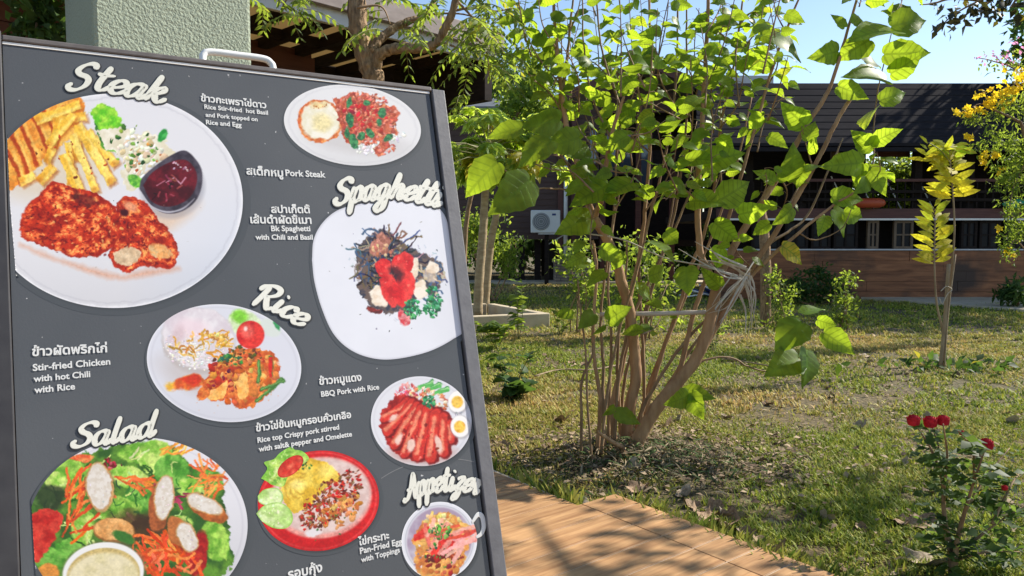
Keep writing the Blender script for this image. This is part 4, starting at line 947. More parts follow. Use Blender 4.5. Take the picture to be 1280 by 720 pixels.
bowl_a = [(.4, .48), (.3, .57), (.16, .54), (.06, .38), (.05, .16), (.14, .03), (.26, .08), (.36, .28), (.41, .52)]
G = {
 'S': ([[(.60, .80), (.60, .93), (.46, 1.0), (.28, .94), (.17, .78), (.24, .62), (.42, .50), (.50, .34), (.44, .13), (.26, .01), (.08, .04), (.02, .18), (.10, .28)]], .62),
 't': ([[(.20, .98), (.15, .6), (.12, .25), (.17, .04), (.30, .03), (.44, .24)], [(-.02, .63), (.18, .62), (.40, .68)]], .38),
 'e': ([[(.02, .24), (.2, .27), (.37, .40), (.34, .55), (.2, .57), (.07, .40), (.06, .18), (.17, .03), (.32, .05), (.48, .24)]], .44),
 'a': ([bowl_a, [(.43, .57), (.38, .3), (.38, .1), (.46, .02), (.58, .22)]], .53),
 'k': ([[(.16, 1.05), (.1, .5), (.05, .0)], [(.07, .25), (.22, .52), (.36, .58), (.38, .44), (.24, .31), (.12, .28)], [(.2, .3), (.28, .08), (.40, .0), (.54, .18)]], .48),
 'p': ([[(.12, .58), (.06, .1), (.0, -.48)], [(.06, .2), (.18, .5), (.34, .57), (.43, .40), (.37, .12), (.22, .02), (.10, .10)], [(.3, .04), (.46, .1), (.52, .24)]], .48),
 'g': ([bowl_a, [(.43, .57), (.38, .1), (.33, -.32), (.18, -.48), (.05, -.36), (.15, -.16), (.36, -.02), (.56, .22)]], .53),
 'h': ([[(.17, 1.05), (.1, .5), (.05, 0)], [(.06, .18), (.18, .48), (.32, .58), (.39, .45), (.35, .15), (.42, .02), (.55, .22)]], .51),
 'i': ([[(.10, .57), (.06, .22), (.10, .03), (.19, .04), (.31, .22)], [(.15, .80), (.17, .83)]], .27),
 'R': ([[(.22, .94), (.15, .5), (.04, -.02)], [(-.04, .72), (.08, .94), (.36, 1.02), (.58, .92), (.58, .70), (.40, .54), (.2, .48)], [(.3, .50), (.40, .2), (.52, .0), (.68, .12)]], .66),
 'c': ([[(.37, .44), (.30, .57), (.15, .52), (.05, .28), (.11, .05), (.26, .03), (.43, .24)]], .40),
 'l': ([[(.20, 1.06), (.12, .5), (.09, .15), (.16, .02), (.31, .22)]], .29),
 'd': ([bowl_a, [(.54, 1.06), (.43, .5), (.38, .12), (.46, .02), (.58, .22)]], .53),
 'A': ([[(.52, 1.02), (.34, .5), (.12, .06), (-.04, -.06), (-.12, .06)], [(.52, 1.02), (.53, .5), (.54, .1), (.62, .0), (.74, .16)], [(.10, .36), (.35, .38), (.64, .42)]], .68),
 'z': ([[(.06, .48), (.18, .57), (.38, .54), (.2, .28), (.08, .06), (.22, .05), (.27, -.12), (.18, -.36), (.04, -.36), (.08, -.18), (.28, .0), (.46, .22)]], .44),
 'r': ([[(.02, .26), (.10, .64), (.12, .52), (.24, .55), (.32, .50), (.27, .3), (.27, .1), (.34, .02), (.47, .2)]], .42)}
def heading(word, base_pts, cap, thick):
    bl = spline(np.array(base_pts, float), 12); seg = np.hypot(*np.diff(bl, axis=0).T); cum = np.concatenate([[0], np.cumsum(seg)]); total = cum[-1]
    adv = sum(G[ch][1] for ch in word); sx = total / adv
    front, back = MB(), MB(); pos = 0; LAYER[0] += .00009
    for ch in word:
        strokes, ad = G[ch]; mid = pos + ad * sx / 2
        def loc(s_): return np.array([np.interp(s_, cum, bl[:, 0]), np.interp(s_, cum, bl[:, 1])])
        t = loc(min(mid + 2, total)) - loc(max(mid - 2, 0)); t /= np.linalg.norm(t); nrm = np.array([t[1], -t[0]]); o = loc(mid)
        for st in strokes:
            p = spline(np.array(st, float), 5); p[:, 0] += .22 * (p[:, 1] - .3)
            q = o + ((p[:, 0] - ad / 2) * sx)[:, None] * t + (p[:, 1] * cap)[:, None] * nrm
            if len(st) == 2: r = np.full(len(q), thick * .95)
            else:
                d = np.gradient(p, axis=0); a = np.arctan2(d[:, 1], d[:, 0]); r = thick * 1.48 * (.42 + .58 * abs(np.sin(a - rad(22))) ** 1.1)
                r[0] *= .75; r[-1] *= .55
            flat_tube(front, q, r, LAYER[0]); flat_tube(back, q + np.array([.5, .7]), r + 1.3, LAYER[0] - .00005)
        pos += ad * sx
    bk = back.build('heading_outline', M['letter_shadow'], board, True); fr = front.build('heading', M['letter'], board, True)
    fr['label'] = 'brush lettering reading ' + word; return fr
heading('Steak', [(86, 113), (118, 112), (150, 119), (205, 129)], 31, 3.2)
heading('Spaghetti', [(420, 256), (455, 251), (500, 249), (550, 259)], 30, 3.0)
heading('Rice', [(317, 381), (346, 391), (377, 410)], 29, 2.9)
heading('Salad', [(92, 559), (125, 556), (160, 551), (195, 544)], 29, 2.9)
heading('Appetizer', [(509, 624), (540, 616), (570, 613), (597, 618)], 29, 2.5)

def text(s_, p0, p1, bold=.026, m=None):
    c = bpy.data.curves.new('lettering', 'FONT'); c.body = s_; c.size = 1.0; c.offset = bold; c.resolution_u = 3; c.fill_mode = 'FRONT'
    o = bpy.data.objects.new('lettering', c); COL.objects.link(o)
    dg = bpy.context.evaluated_depsgraph_get(); dg.update()
    me = bpy.data.meshes.new_from_object(o.evaluated_get(dg))
    bpy.data.objects.remove(o); bpy.data.curves.remove(c)
    v = np.zeros(len(me.vertices) * 3); me.vertices.foreach_get('co', v); v = v.reshape(-1, 3)
    A_, B_ = bp(*p0, .0007), bp(*p1, .0007)
    k = np.linalg.norm(B_ - A_) / (v[:, 0].max() - v[:, 0].min()); ex = (B_ - A_) / np.linalg.norm(B_ - A_); ey = np.cross(BN, ex)
    pos = A_ + ((v[:, 0] - v[:, 0].min()) * k)[:, None] * ex + (v[:, 1] * k)[:, None] * ey
    f = [tuple(p.vertices) for p in me.polygons]; bpy.data.meshes.remove(me)
    ob = link_mesh('lettering', pos, f, m or M['letter_white'], board)
    ob['label'] = 'small white lettering reading ' + ' '.join(s_.split()); return ob
TH = .03
text('ข้าวกะเพราไข่ดาว', (251, 126.5), (333, 135.5), TH)
text('Rice Stir-fried  hot Basil', (255.5, 136), (335, 143.7)); text('and Pork topped on', (257, 146), (322, 151.8)); text('Rice and Egg', (257.5, 155.5), (302, 159))
text('สเต็กหมู', (308, 218), (354, 221), TH); text('Pork Steak', (357, 219.8), (407, 222))
text('สปาเก็ตตี้', (339, 266), (387.6, 266.4), TH); text('เส้นดำผัดขี้เมา', (313, 279), (389.5, 279.7), TH)
text('Bk Spaghetti', (339, 289), (388, 289)); text('with Chili and Basil', (319.4, 299.6), (391, 299.6))
text('ข้าวผัดพริกไก่', (40, 445), (134, 440), TH)
text('Stir-fried Chicken', (41, 463.7), (138, 455.5)); text('with hot Chili', (42, 477.5), (113, 471)); text('with Rice', (43, 491.5), (94, 486.5))
text('ข้าวหมูแดง', (399, 481), (452, 475.7), TH); text('BBQ Pork with Rice', (401.5, 496), (474, 486.5))
text('ข้าวไข่ข้นหมูกรอบคั่วเกลือ', (320, 539.4), (439, 522), TH)
text('Rice top Crispy pork stirred', (322, 553.5), (424, 536.5)); text('with salt& pepper and Omelette', (323.4, 564.7), (440, 545.2))
text('ไข่กระทะ', (448, 682), (486.5, 673), TH); text('Pan-Fried Egg', (450, 692.4), (502.5, 679.8)); text('with Toppings', (451.5, 703), (499.7, 690))
text('รอบกุ้ง', (360, 724), (403, 714), TH)
# fine printed ring near the pan
b = MB(); rg = ellipse(548, 650, 108, 76, -8, 60)
rg = rg[(rg[:, 1] < 628) & (rg[:, 0] > 470) & (rg[:, 0] < right_edge(rg[:, 1]) - 2)]
rg = rg[np.argsort(rg[:, 0])]
if len(rg) > 3: flat_tube(b, rg, np.full(len(rg), .45), .0002, 6); b.build('printed_ring', mat('ring_grey', (.16, .165, .17), (.18, .185, .19)), board)

# ------------------------------------------------------------------ STUCCO COLUMN
cA = at(117, 60, 2.1); cw = .445; cu = np.array([DECK_S[0], DECK_S[1], 0]); cn = np.array([-DECK_S[1], DECK_S[0], 0])
cc = np.array([cA[0], cA[1], 0]) + cu * cw / 2 + cn * .2
b = MB(); b.box((cc[0], cc[1], 1.62), (cw, .40, 3.05), np.array([cu, cn, [0, 0, 1]]), bevel=.012)
tag(b.build('stucco_column', M['stucco'], origin=(cc[0], cc[1], .1)), 'square pale green stucco column standing behind the menu board', 'column')

# ------------------------------------------------------------------ PORCH HOUSE upper left (eave with cream panels)
def hz(x, y, z): d = ray(x, y); return CAM + d * ((z - CAM_H) / d[2])
E0, E1 = hz(340, 8, 2.62), hz(606, 74, 2.62)
eu = (E1 - E0); eL = np.linalg.norm(eu[:2]); eu = np.array([eu[0] / eL, eu[1] / eL, 0]); en = np.array([-eu[1], eu[0], 0])     # en: inwards, to the far left
eu_len = eL; ez = np.array([0, 0, 1.0])
porch = thing('porch_house', 'dark timber house with an open eave of cream ceiling panels behind the menu board', 'house', (E0[0] + en[0] * 2, E0[1] + en[1] * 2, 0))
def ep(a, d, z): return np.array([E0[0], E0[1], 0]) + eu * a + en * d + ez * z
AE = np.array([eu, en, ez]); a0, a1 = -1.6, eu_len + .12
def ebox(mb, A_, D_, Z_, bevel=0): mb.box(ep(sum(A_) / 2, sum(D_) / 2, sum(Z_) / 2), (A_[1] - A_[0], D_[1] - D_[0], Z_[1] - Z_[0]), AE, bevel=bevel)
b = MB(); ebox(b, (a0, a1), (.05, 1.45), (2.72, 2.735)); b.build('ceiling_panel', M['cream'], porch)
for k in range(11):
    a = a0 + .25 + k * .31
    if a > a1: break
    b = MB(); ebox(b, (a - .028, a + .028), (.04, 1.45), (2.64, 2.719)); b.build('rafter', M['wood_dark'], porch)
for d in (.75,):
    b = MB(); ebox(b, (a0, a1 - .01), (d - .025, d + .025), (2.655, 2.7185)); b.build('batten', M['wood_dark'], porch)
b = MB(); ebox(b, (a0, a1), (-.015, .022), (2.60, 2.70), .003); b.build('gutter', M['gutter'], porch)
b = MB(); ebox(b, (a0, a1 + .03), (-.07, -.02), (2.69, 2.84), .004); b.build('fascia', M['fascia'], porch)
b = MB()
rv = [ep(a0, 1.46, 3.18), ep(a1 + .03, 1.46, 3.18), ep(a1 + .03, 2.8, 3.5), ep(a0, 2.8, 3.5)]; rv2 = [q + ez * .03 for q in rv]
b.add(rv + rv2, [(3, 2, 1, 0), (4, 5, 6, 7), (0, 1, 5, 4), (1, 2, 6, 5), (2, 3, 7, 6), (3, 0, 4, 7)]); b.build('roof', M['roof_grey'], porch)
# boarded wall below the eave and its dark side
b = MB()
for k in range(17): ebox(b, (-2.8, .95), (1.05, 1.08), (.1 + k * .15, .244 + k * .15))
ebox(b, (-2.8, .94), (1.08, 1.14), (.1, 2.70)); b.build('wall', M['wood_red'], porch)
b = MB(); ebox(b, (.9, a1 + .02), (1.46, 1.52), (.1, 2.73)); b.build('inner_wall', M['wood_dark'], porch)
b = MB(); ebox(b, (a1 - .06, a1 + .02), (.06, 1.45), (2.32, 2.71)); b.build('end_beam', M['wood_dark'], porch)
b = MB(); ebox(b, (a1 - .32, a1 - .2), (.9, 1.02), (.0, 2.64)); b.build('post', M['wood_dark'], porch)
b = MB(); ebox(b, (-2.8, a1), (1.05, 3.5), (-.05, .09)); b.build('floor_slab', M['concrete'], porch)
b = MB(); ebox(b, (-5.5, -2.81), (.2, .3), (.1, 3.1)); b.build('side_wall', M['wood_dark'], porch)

# ------------------------------------------------------------------ LEFT HOUSE ON STILTS (far, in shade)
Yl = 21.0
def X_(px, Y): return (px - 640) / FPX * Y
def Z_(py, Y): return CAM_H + (300 - py) / FPX * Y
lh = thing('stilt_house', 'dark brown boarded house on stilts with a gable roof, behind the papaya trees', 'house', (X_(700, Yl + 3), Yl + 3, 0))
def gbox(mb, x0, x1, y0, y1, z0, z1, bevel=0): mb.box(((x0 + x1) / 2, (y0 + y1) / 2, (z0 + z1) / 2), (abs(x1 - x0), abs(y1 - y0), abs(z1 - z0)), bevel=bevel)
b = MB(); z = Z_(299, Yl)
while z < 4.9:
    x0, x1 = -3.6, X_(748, Yl); h = .16
    b.add([(x0, Yl - .018, z), (x1, Yl - .018, z), (x1, Yl, z + h), (x0, Yl, z + h), (x0, Yl + .02, z), (x1, Yl + .02, z)], [(0, 1, 2, 3), (4, 5, 1, 0)]); z += h
gbox(b, -3.6, X_(748, Yl), Yl + .021, Yl + 5, Z_(299, Yl) + .002, 4.88); b.build('wall', M['siding'], lh)
b = MB(); z = 2.2
gbox(b, X_(748, Yl) + .003, X_(892, Yl), Yl + 1.3, Yl + 5, 1.1, 5.0); b.build('recessed_wall', M['wood_dark'], lh)
b = MB(); gbox(b, X_(748, Yl) + .003, X_(892, Yl), Yl - .02, Yl + 1.29, 1.02, 1.2); b.build('veranda_floor', M['wood_dark'], lh)
for px in (700, 716, 752, 796, 838):
    b = MB(); gbox(b, X_(px, Yl) - .07, X_(px, Yl) + .07, Yl - .17, Yl - .03, 0 if px > 690 else 1.2, 4.9, .01); b.build('post', M['wood_red'], lh)
for px0, px1, py0, py1 in ((764, 778, 150, 215), (782, 796, 160, 212), (736, 744, 165, 205), (806, 822, 165, 230)):
    yb = Yl + 1.27 if px0 > 748 else Yl - .05
    w_ = MB(); x0, x1, z0, z1 = X_(px0, Yl), X_(px1, Yl), Z_(py1, Yl), Z_(py0, Yl)
    for q in ((x0 - .05, x0, z0 - .05, z1 + .05), (x1, x1 + .05, z0 - .05, z1 + .05), (x0, x1, z1, z1 + .05), (x0, x1, z0 - .05, z0)): gbox(w_, q[0], q[1], yb - .06, yb, q[2], q[3])
    wf = w_.build('window', M['siding'], lh); p_ = MB(); gbox(p_, x0, x1, yb - .025, yb - .01, z0, z1); p_.build('pane', M['blue_glass'], wf)
for px in (566, 604, 640, 652, 672, 690, 704, 748, 792, 836):
    b = MB(); gbox(b, X_(px, Yl + .4) - .09, X_(px, Yl + .4) + .09, Yl + .3, Yl + .48, 0, 1.195); b.build('stilt', M['wood_dark'], lh)
for px in (580, 630, 680, 730, 800):
    b = MB(); gbox(b, X_(px, Yl + 4) - .09, X_(px, Yl + 4) + .09, Yl + 4, Yl + 4.18, 0, 1.195); b.build('stilt', M['wood_dark'], lh)
ridge = (X_(806, Yl - .6), Z_(80, Yl - .6)); le = (X_(686, Yl - .6), Z_(130, Yl - .6)); re_ = (X_(905, Yl - .6), Z_(124, Yl - .6))
b = MB()
for p0, p1 in ((le, ridge), (re_, ridge)):
    f_, k_ = Yl - .6, Yl + 5.5; t = .09
    v = [(p0[0], f_, p0[1]), (p1[0], f_, p1[1]), (p1[0], k_, p1[1]), (p0[0], k_, p0[1])]; v += [(x, y, z + t) for x, y, z in v]
    b.add(v, [(0, 1, 2, 3), (4, 7, 6, 5), (0, 4, 5, 1), (2, 6, 7, 3), (0, 3, 7, 4)])
b.build('roof', M['roof_grey'], lh)
for p0, p1 in ((le, ridge), (re_, ridge)):
    b = MB(); v = [(p0[0], Yl - .64, p0[1] - .16), (p1[0], Yl - .64, p1[1] - .16), (p1[0], Yl - .64, p1[1] + .1), (p0[0], Yl - .64, p0[1] + .1)]; v += [(x, y + .035, z) for x, y, z in v]
    b.add(v, [(0, 1, 2, 3), (7, 6, 5, 4), (0, 4, 5, 1), (3, 2, 6, 7), (0, 3, 7, 4), (1, 5, 6, 2)]); b.build('barge_board', M['wood_red'], lh)
b = MB(); v = [(le[0] + .6, Yl + .6, 4.85), (re_[0] - .3, Yl + .6, 4.85), (ridge[0], Yl + .6, ridge[1] - .1)]; v += [(x, y + .1, z) for x, y, z in v]
b.add(v, [(0, 1, 2), (5, 4, 3), (0, 3, 4, 1)]); b.build('gable', M['siding'], lh)
b = MB(); v = [(-4.2, Yl - .5, 4.75), (le[0] + .2, Yl - .5, 4.75), (le[0] + .2, Yl + 3, 5.6), (-4.2, Yl + 3, 5.6)]; v += [(x, y, z + .08) for x, y, z in v]
b.add(v, [(0, 1, 2, 3), (4, 7, 6, 5), (0, 4, 5, 1), (1, 5, 6, 2), (0, 3, 7, 4)]); b.build('lower_roof', M['roof_grey'], lh)
b = MB(); b.tube([(X_(706, Yl), Yl - .25, 0.02), (X_(706, Yl), Yl - .25, 4.7)], .055, 10); b.build('drain_pipe', M['white_plastic'], lh, True)
b = MB()
for k in range(5): gbox(b, X_(588 + 0, Yl) + .0, X_(606, Yl), Yl - .06, Yl - .03, Z_(240 - k * 3.4, Yl), Z_(241 - k * 3.4, Yl))
b.build('vent_bars', M['gutter'], lh)

# low brick wall under the house
b = MB(); Yb = 20.4
gbox(b, X_(694, Yb), X_(738, Yb), Yb, Yb + 1.2, 0.0, Z_(329, Yb), .02); gbox(b, X_(692, Yb), X_(740, Yb), Yb - .03, Yb + 1.23, Z_(329, Yb) + .001, Z_(325, Yb), .015)
tag(b.build('brick_planter', M['brick'], origin=(X_(716, Yb), Yb + .6, 0)), 'low grey brick planter below the air conditioner', 'planter')

# air conditioner on its bracket
Ya = 19.8
ac = thing('air_conditioner', 'white outdoor air conditioner unit held in front of the brown boarded wall', 'air conditioner', (X_(682, Ya), Ya, Z_(291, Ya)))
x0, x1, z0, z1 = X_(663.5, Ya), X_(700, Ya), Z_(291, Ya), Z_(263, Ya)
b = MB(); gbox(b, x0, x1, Ya - .05, Ya + .28, z0, z1, .02); b.build('casing', M['white_plastic'], ac)
fc = np.array([x0 + .27, Ya - .052, (z0 + z1) / 2]); b = MB()
b.lathe(fc + [0, -.001, 0], [(.23, 0), (.23, .008), (.20, .012), (.02, .012)], 28, (0, -1, 0)); fg = b.build('fan_grille', M['grille'], ac)
for r in (.06, .11, .16, .21):
    b = MB(); a = np.linspace(0, 2 * math.pi, 25); b.tube(np.stack([fc[0] + r * np.cos(a), np.full(25, Ya - .068), fc[2] + r * np.sin(a)], 1), .006, 5, False); b.build('grille_ring', M['gutter'], fg)
b = MB(); gbox(b, x0 + .56, x0 + .66, Ya - .056, Ya - .0505, z1 - .14, z1 - .09); b.build('badge', M['canvas_blue'], ac)
b = MB(); gbox(b, x1 + .001, x1 + .02, Ya + .02, Ya + .2, z0 + .1, z0 + .36, .005); b.build('valve_cover', M['grille'], ac)
st = thing('bracket_stand', 'thin dark post and bracket under the white air conditioner', 'bracket', (X_(684, Ya), Ya + .1, 0))
b = MB(); gbox(b, X_(681, Ya), X_(686, Ya), Ya + .05, Ya + .16, 0, z0 - .045); b.build('post', M['wood_dark'], st)
b = MB(); gbox(b, x0 + .2, x1 + .12, Ya - .02, Ya + .04, z0 - .044, z0 - .002); gbox(b, x0 + .2, x1 + .12, Ya + .2, Ya + .25, z0 - .044, z0 - .002); b.tube([(X_(686, Ya), Ya + .1, z0 - .3), (x1 + .1, Ya + .1, z0 - .06)], .015, 6); b.build('bracket', M['gutter'], st)

# ------------------------------------------------------------------ RIGHT HOUSE (long dark lodge)
Yr = 15.0
rh = thing('long_house', 'long dark timber house with slatted roof, open terrace and plank base wall across the lawn', 'house', (9, Yr + 3, 0))
xl, xr = X_(895, Yr), 16.0
# plank base wall, each course slightly different in depth
b = MB(); zt = Z_(313, Yr); n = 5
for k in range(n):
    z0 = -.04 + (zt + .04) * k / n; z1 = -.04 + (zt + .04) * (k + 1) / n - .006; x = xl
    while x < xr:
        L_ = rng.uniform(1.8, 3.2); b.box(((x + min(x + L_, xr)) / 2, Yr + .02 + rng.uniform(-.006, .006), (z0 + z1) / 2), (min(L_, xr - x) - .008, .04, z1 - z0)); x += L_
gbox(b, xl, xr, Yr + .05, Yr + .12, -.04, zt - .01); b.build('plank_wall', M['plank'], rh)
b = MB(); gbox(b, xl, xr, Yr - .03, Yr + .2, zt + .001, zt + .03, .004); b.build('sill', M['gutter'], rh)
# floor beam, pale strip, terrace floor
zb0, zb1 = Z_(274, Yr), Z_(261, Yr)
b = MB(); gbox(b, xl, xr, Yr - .06, Yr + .06, zb0, zb1, .006); b.build('floor_beam', M['wood_red'], rh)
b = MB(); gbox(b, xl, xr, Yr - .075, Yr - .062, zb0 - .025, zb0 + .012); b.build('pale_strip', M['white_metal'], rh)
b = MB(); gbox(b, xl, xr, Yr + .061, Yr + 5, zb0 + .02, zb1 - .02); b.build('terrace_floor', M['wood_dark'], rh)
# lower windows
for px0, px1, wood in ((940, 975, 0), (981, 1010, 0), (1014, 1038, 0), (1042, 1072, 0), (1084, 1098, 1), (1117, 1141, 1), (1150, 1180, 0), (1201, 1221, 0), (1224, 1250, 0), (1256, 1284, 0)):
    x0, x1, z0, z1 = X_(px0, Yr), X_(px1, Yr), zt + .032, zb0 - .03
    w_ = MB(); t = .05
    for q in ((x0, x0 + t, z0, z1), (x1 - t, x1, z0, z1), (x0 + t, x1 - t, z1 - t, z1), (x0 + t, x1 - t, z0, z0 + t)): gbox(w_, q[0], q[1], Yr + .02, Yr + .09, q[2], q[3])
    wm = w_.build('window', M['frame_wood'] if wood else M['wood_dark'], rh)
    b = MB(); gbox(b, x0 + t, x1 - t, Yr + .05, Yr + .06, z0 + t, z1 - t); b.build('pane', M['glass'], wm)
    b = MB(); gbox(b, (x0 + x1) / 2 - .02, (x0 + x1) / 2 + .02, Yr + .025, Yr + .048, z0 + t, z1 - t); gbox(b, x0 + t, (x0 + x1) / 2 - .021, Yr + .025, Yr + .048, (z0 + z1) / 2 - .015, (z0 + z1) / 2 + .015); gbox(b, (x0 + x1) / 2 + .021, x1 - t, Yr + .025, Yr + .048, (z0 + z1) / 2 - .015, (z0 + z1) / 2 + .015); b.build('mullion', M['frame_wood'] if wood else M['wood_dark'], wm)
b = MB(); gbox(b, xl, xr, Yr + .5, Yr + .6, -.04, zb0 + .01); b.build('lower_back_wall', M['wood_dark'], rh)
# railing
for zr in (Z_(226, Yr), Z_(240, Yr), Z_(250, Yr)):
    b = MB(); gbox(b, X_(1000, Yr), xr, Yr - .03, Yr + .03, zr - .03, zr + .03, .004); b.build('rail', M['wood_red'] if zr > 2.3 else M['wood_dark'], rh)
b = MB()
x = X_(930, Yr)
while x < xr: gbox(b, x - .012, x + .012, Yr - .008, Yr + .012, zb1, Z_(226, Yr) - .031); x += .16
b.build('balusters', M['wood_dark'], rh)
# posts
for px in (900, 936, 1003, 1076, 1147, 1212, 1290, 1400):
    b = MB(); gbox(b, X_(px, Yr) - .075, X_(px, Yr) + .075, Yr + .07, Yr + .22, zb1 - .03, 3.35, .008); b.build('post', M['wood_dark'], rh)
# upper back walls leaving the terrace open between two posts
for px0, px1 in ((880, 1062), (1146, 1700)):
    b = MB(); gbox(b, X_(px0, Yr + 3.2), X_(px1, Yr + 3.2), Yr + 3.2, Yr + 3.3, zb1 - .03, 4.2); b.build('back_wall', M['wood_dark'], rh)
b = MB(); gbox(b, X_(1100, Yr), X_(1143, Yr), Yr + .3, Yr + .36, Z_(195, Yr), Z_(180, Yr)); b.build('header_board', M['wood_red'], rh)
for px0, px1, py0, py1 in ((1046, 1056, 182, 206),):
    b = MB(); gbox(b, X_(px0, Yr), X_(px1, Yr), Yr + .4, Yr + .44, Z_(py1, Yr), Z_(py0, Yr)); b.build('door_panel', M['frame_wood'], rh)
# slatted roof front
b = MB(); Yf, Yk = 14.3, 15.5; zf, zk = Z_(184, Yf), Z_(110, Yk); n = 9
for k in range(n):
    t0, t1 = k / n, (k + .86) / n
    y0, y1 = Yf + (Yk - Yf) * t0, Yf + (Yk - Yf) * t1; z0, z1 = zf + (zk - zf) * t0, zf + (zk - zf) * t1
    x0 = X_(868, (y0 + y1) / 2); v = [(x0, y0, z0), (xr + 1, y0, z0), (xr + 1, y1, z1), (x0, y1, z1)]; v += [(a_, c_ - .0, d_ + .06) for a_, c_, d_ in v]
    b.add(v, [(3, 2, 1, 0), (4, 5, 6, 7), (0, 1, 5, 4), (1, 2, 6, 5), (2, 3, 7, 6), (3, 0, 4, 7)])
v = [(X_(868, Yf), Yf + .05, zf - .06), (xr + 1, Yf + .05, zf - .06), (xr + 1, Yk + .05, zk - .06), (X_(868, Yk), Yk + .05, zk - .06)]; v += [(x, y, z + .03) for x, y, z in v]
b.add(v, [(3, 2, 1, 0), (4, 5, 6, 7), (0, 1, 5, 4), (3, 7, 4, 0), (2, 3, 7, 6)])
v = [(X_(868, Yk), Yk, zk - .03), (xr + 1, Yk, zk - .03), (xr + 1, Yr + 6, 3.7), (X_(868, Yk), Yr + 6, 3.7)]; v += [(x, y, z + .05) for x, y, z in v]
b.add(v, [(3, 2, 1, 0), (4, 5, 6, 7), (0, 1, 5, 4), (3, 7, 4, 0)]); b.build('slatted_roof', M['roof_dark'], rh)
b = MB(); gbox(b, X_(872, Yf), xr, Yf - .01, Yf + .03, zf - .10, zf - .02); b.build('eave_board', M['roof_dark'], rh)
b = MB(); gbox(b, X_(868, 17), X_(962, 17), 17.0, 17.12, Z_(111, 17), Z_(98, 17), .01); b.build('rear_gutter', M['gutter'], rh)
for k, px in enumerate((1170, 1130, 1096, 1064)):
    b = MB(); x = X_(px, Yr + 1.5); b.tube([(x, Yr + 1.5, 1.7), (x - .5, Yr + 1.5, 2.6)], .014, 6); b.build('stair_rod', M['white_metal'], rh)
# security lamp
wl = thing('wall_lamp', 'small white round lamp under the eave at the dark terrace', 'lamp', at(942, 184, Yr + .06))
c_ = at(942, 184, Yr + .04); b = MB(); b.lathe(c_, [(.01, -.05), (.07, -.03), (.085, .02), (.06, .07), (.01, .085)], 14, (0, -.3, .95)); b.build('lamp_head', M['white_plastic'], wl, True)
b = MB(); b.tube([c_ + [0, 0, .02], c_ + [-.12, .02, .02], c_ + [-.13, .03, .1]], .02, 8); b.build('lamp_arm', M['white_plastic'], wl, True)
# long rounded bodies lying behind the rail
def float_body(name, label, x0, x1, y, z, r, m):
    b = MB(); L_ = x1 - x0; b.lathe((x0, y, z), [(.02, 0), (r * .6, .06 * L_), (r, .2 * L_), (r, .8 * L_), (r * .65, .94 * L_), (.02, L_)], 14, (1, 0, .015))
    tag(b.build(name, m, smooth=True, origin=((x0 + x1) / 2, y, z - r)), label, 'kayak')
float_body('kayak', 'orange rounded kayak lying along the edge of the dark terrace', X_(1060, 14.88), X_(1102, 14.88), 14.8, Z_(261, 14.88) + .10, .10, M['orange'])
float_body('kayak', 'green kayak lying on the terrace edge beside the yellow flowering shrub', X_(1247, 14.88), X_(1330, 14.88), 14.8, Z_(257, 14.88) + .02, .10, M['green_pl'])

# ------------------------------------------------------------------ planter kerb round the papayas
kz = .17
K1 = onz(684, 400, kz); K0 = onz(640, 412, kz); K2 = onz(672, 394, kz)
b = MB()
kd = np.array([-.92, -.39, 0]); kd2 = np.array([-.45, .89, 0]); kd /= np.linalg.norm(kd); kd2 /= np.linalg.norm(kd2)
ks = onz(685, 409, 0)
def kerb(mb, p, q, wd=.12, h=.2):
    d = (q - p) / np.linalg.norm(q - p); nn = np.array([-d[1], d[0], 0]); c = (p + q) / 2; mb.box((c[0], c[1], h / 2 - .03), (np.linalg.norm(q - p), wd, h + .06), np.array([d, nn, [0, 0, 1]]), bevel=.012)
kerb(b, ks, ks + kd * 1.9); kerb(b, ks + kd2 * .08 + kd * .062, ks + kd2 * 1.7 + kd * .062); kerb(b, ks + kd * 1.9 + kd2 * .08, ks + kd * 1.9 + kd2 * 1.7); kerb(b, ks + kd2 * 1.76 + kd * .13, ks + kd2 * 1.76 + kd * 1.83)
ctr = ks + kd * .95 + kd2 * .85
tag(b.build('planter_kerb', M['concrete'], origin=(ctr[0], ctr[1], 0)), 'low beige concrete kerb round the two papaya trees', 'planter')

# ------------------------------------------------------------------ folding chair far on the lawn
Yc = 15.6
fcx = X_(885, Yc); zc = lambda y: Z_(y, Yc)
ch = thing('folding_chair', 'folding lounge chair with blue canvas and white legs, in the shade behind the shrub', 'chair', (fcx, Yc, 0))
def P_(px, py, dy=0): return np.array([X_(px, Yc), Yc + dy, max(zc(py), .02)])
for dy in (-.25, .25):
    b = MB(); b.tube([P_(858, 361, dy), P_(893, 376, dy)], .018, 6); b.tube([P_(878, 357, dy), P_(906, 378, dy)], .018, 6); b.tube([P_(853, 378, dy), P_(880, 366, dy)], .018, 6); b.build('leg', M['white_metal'], ch, True)
b = MB(); v = [P_(866, 362, -.24), P_(896, 371, -.24), P_(896, 371, .24), P_(866, 362, .24)]; v += [q + np.array([0, 0, .03]) for q in v]
b.add(v, [(3, 2, 1, 0), (4, 5, 6, 7), (0, 1, 5, 4), (1, 2, 6, 5), (2, 3, 7, 6), (3, 0, 4, 7)]); b.build('seat', M['canvas_blue'], ch)
b = MB(); v = [P_(878, 358, -.24), P_(893, 371, -.24), P_(893, 371, .24), P_(878, 358, .24)]; v += [q + np.array([.03, 0, .02]) for q in v]
b.add(v, [(3, 2, 1, 0), (4, 5, 6, 7), (0, 1, 5, 4), (1, 2, 6, 5), (2, 3, 7, 6), (3, 0, 4, 7)]); b.build('backrest', M['canvas_blue'], ch)

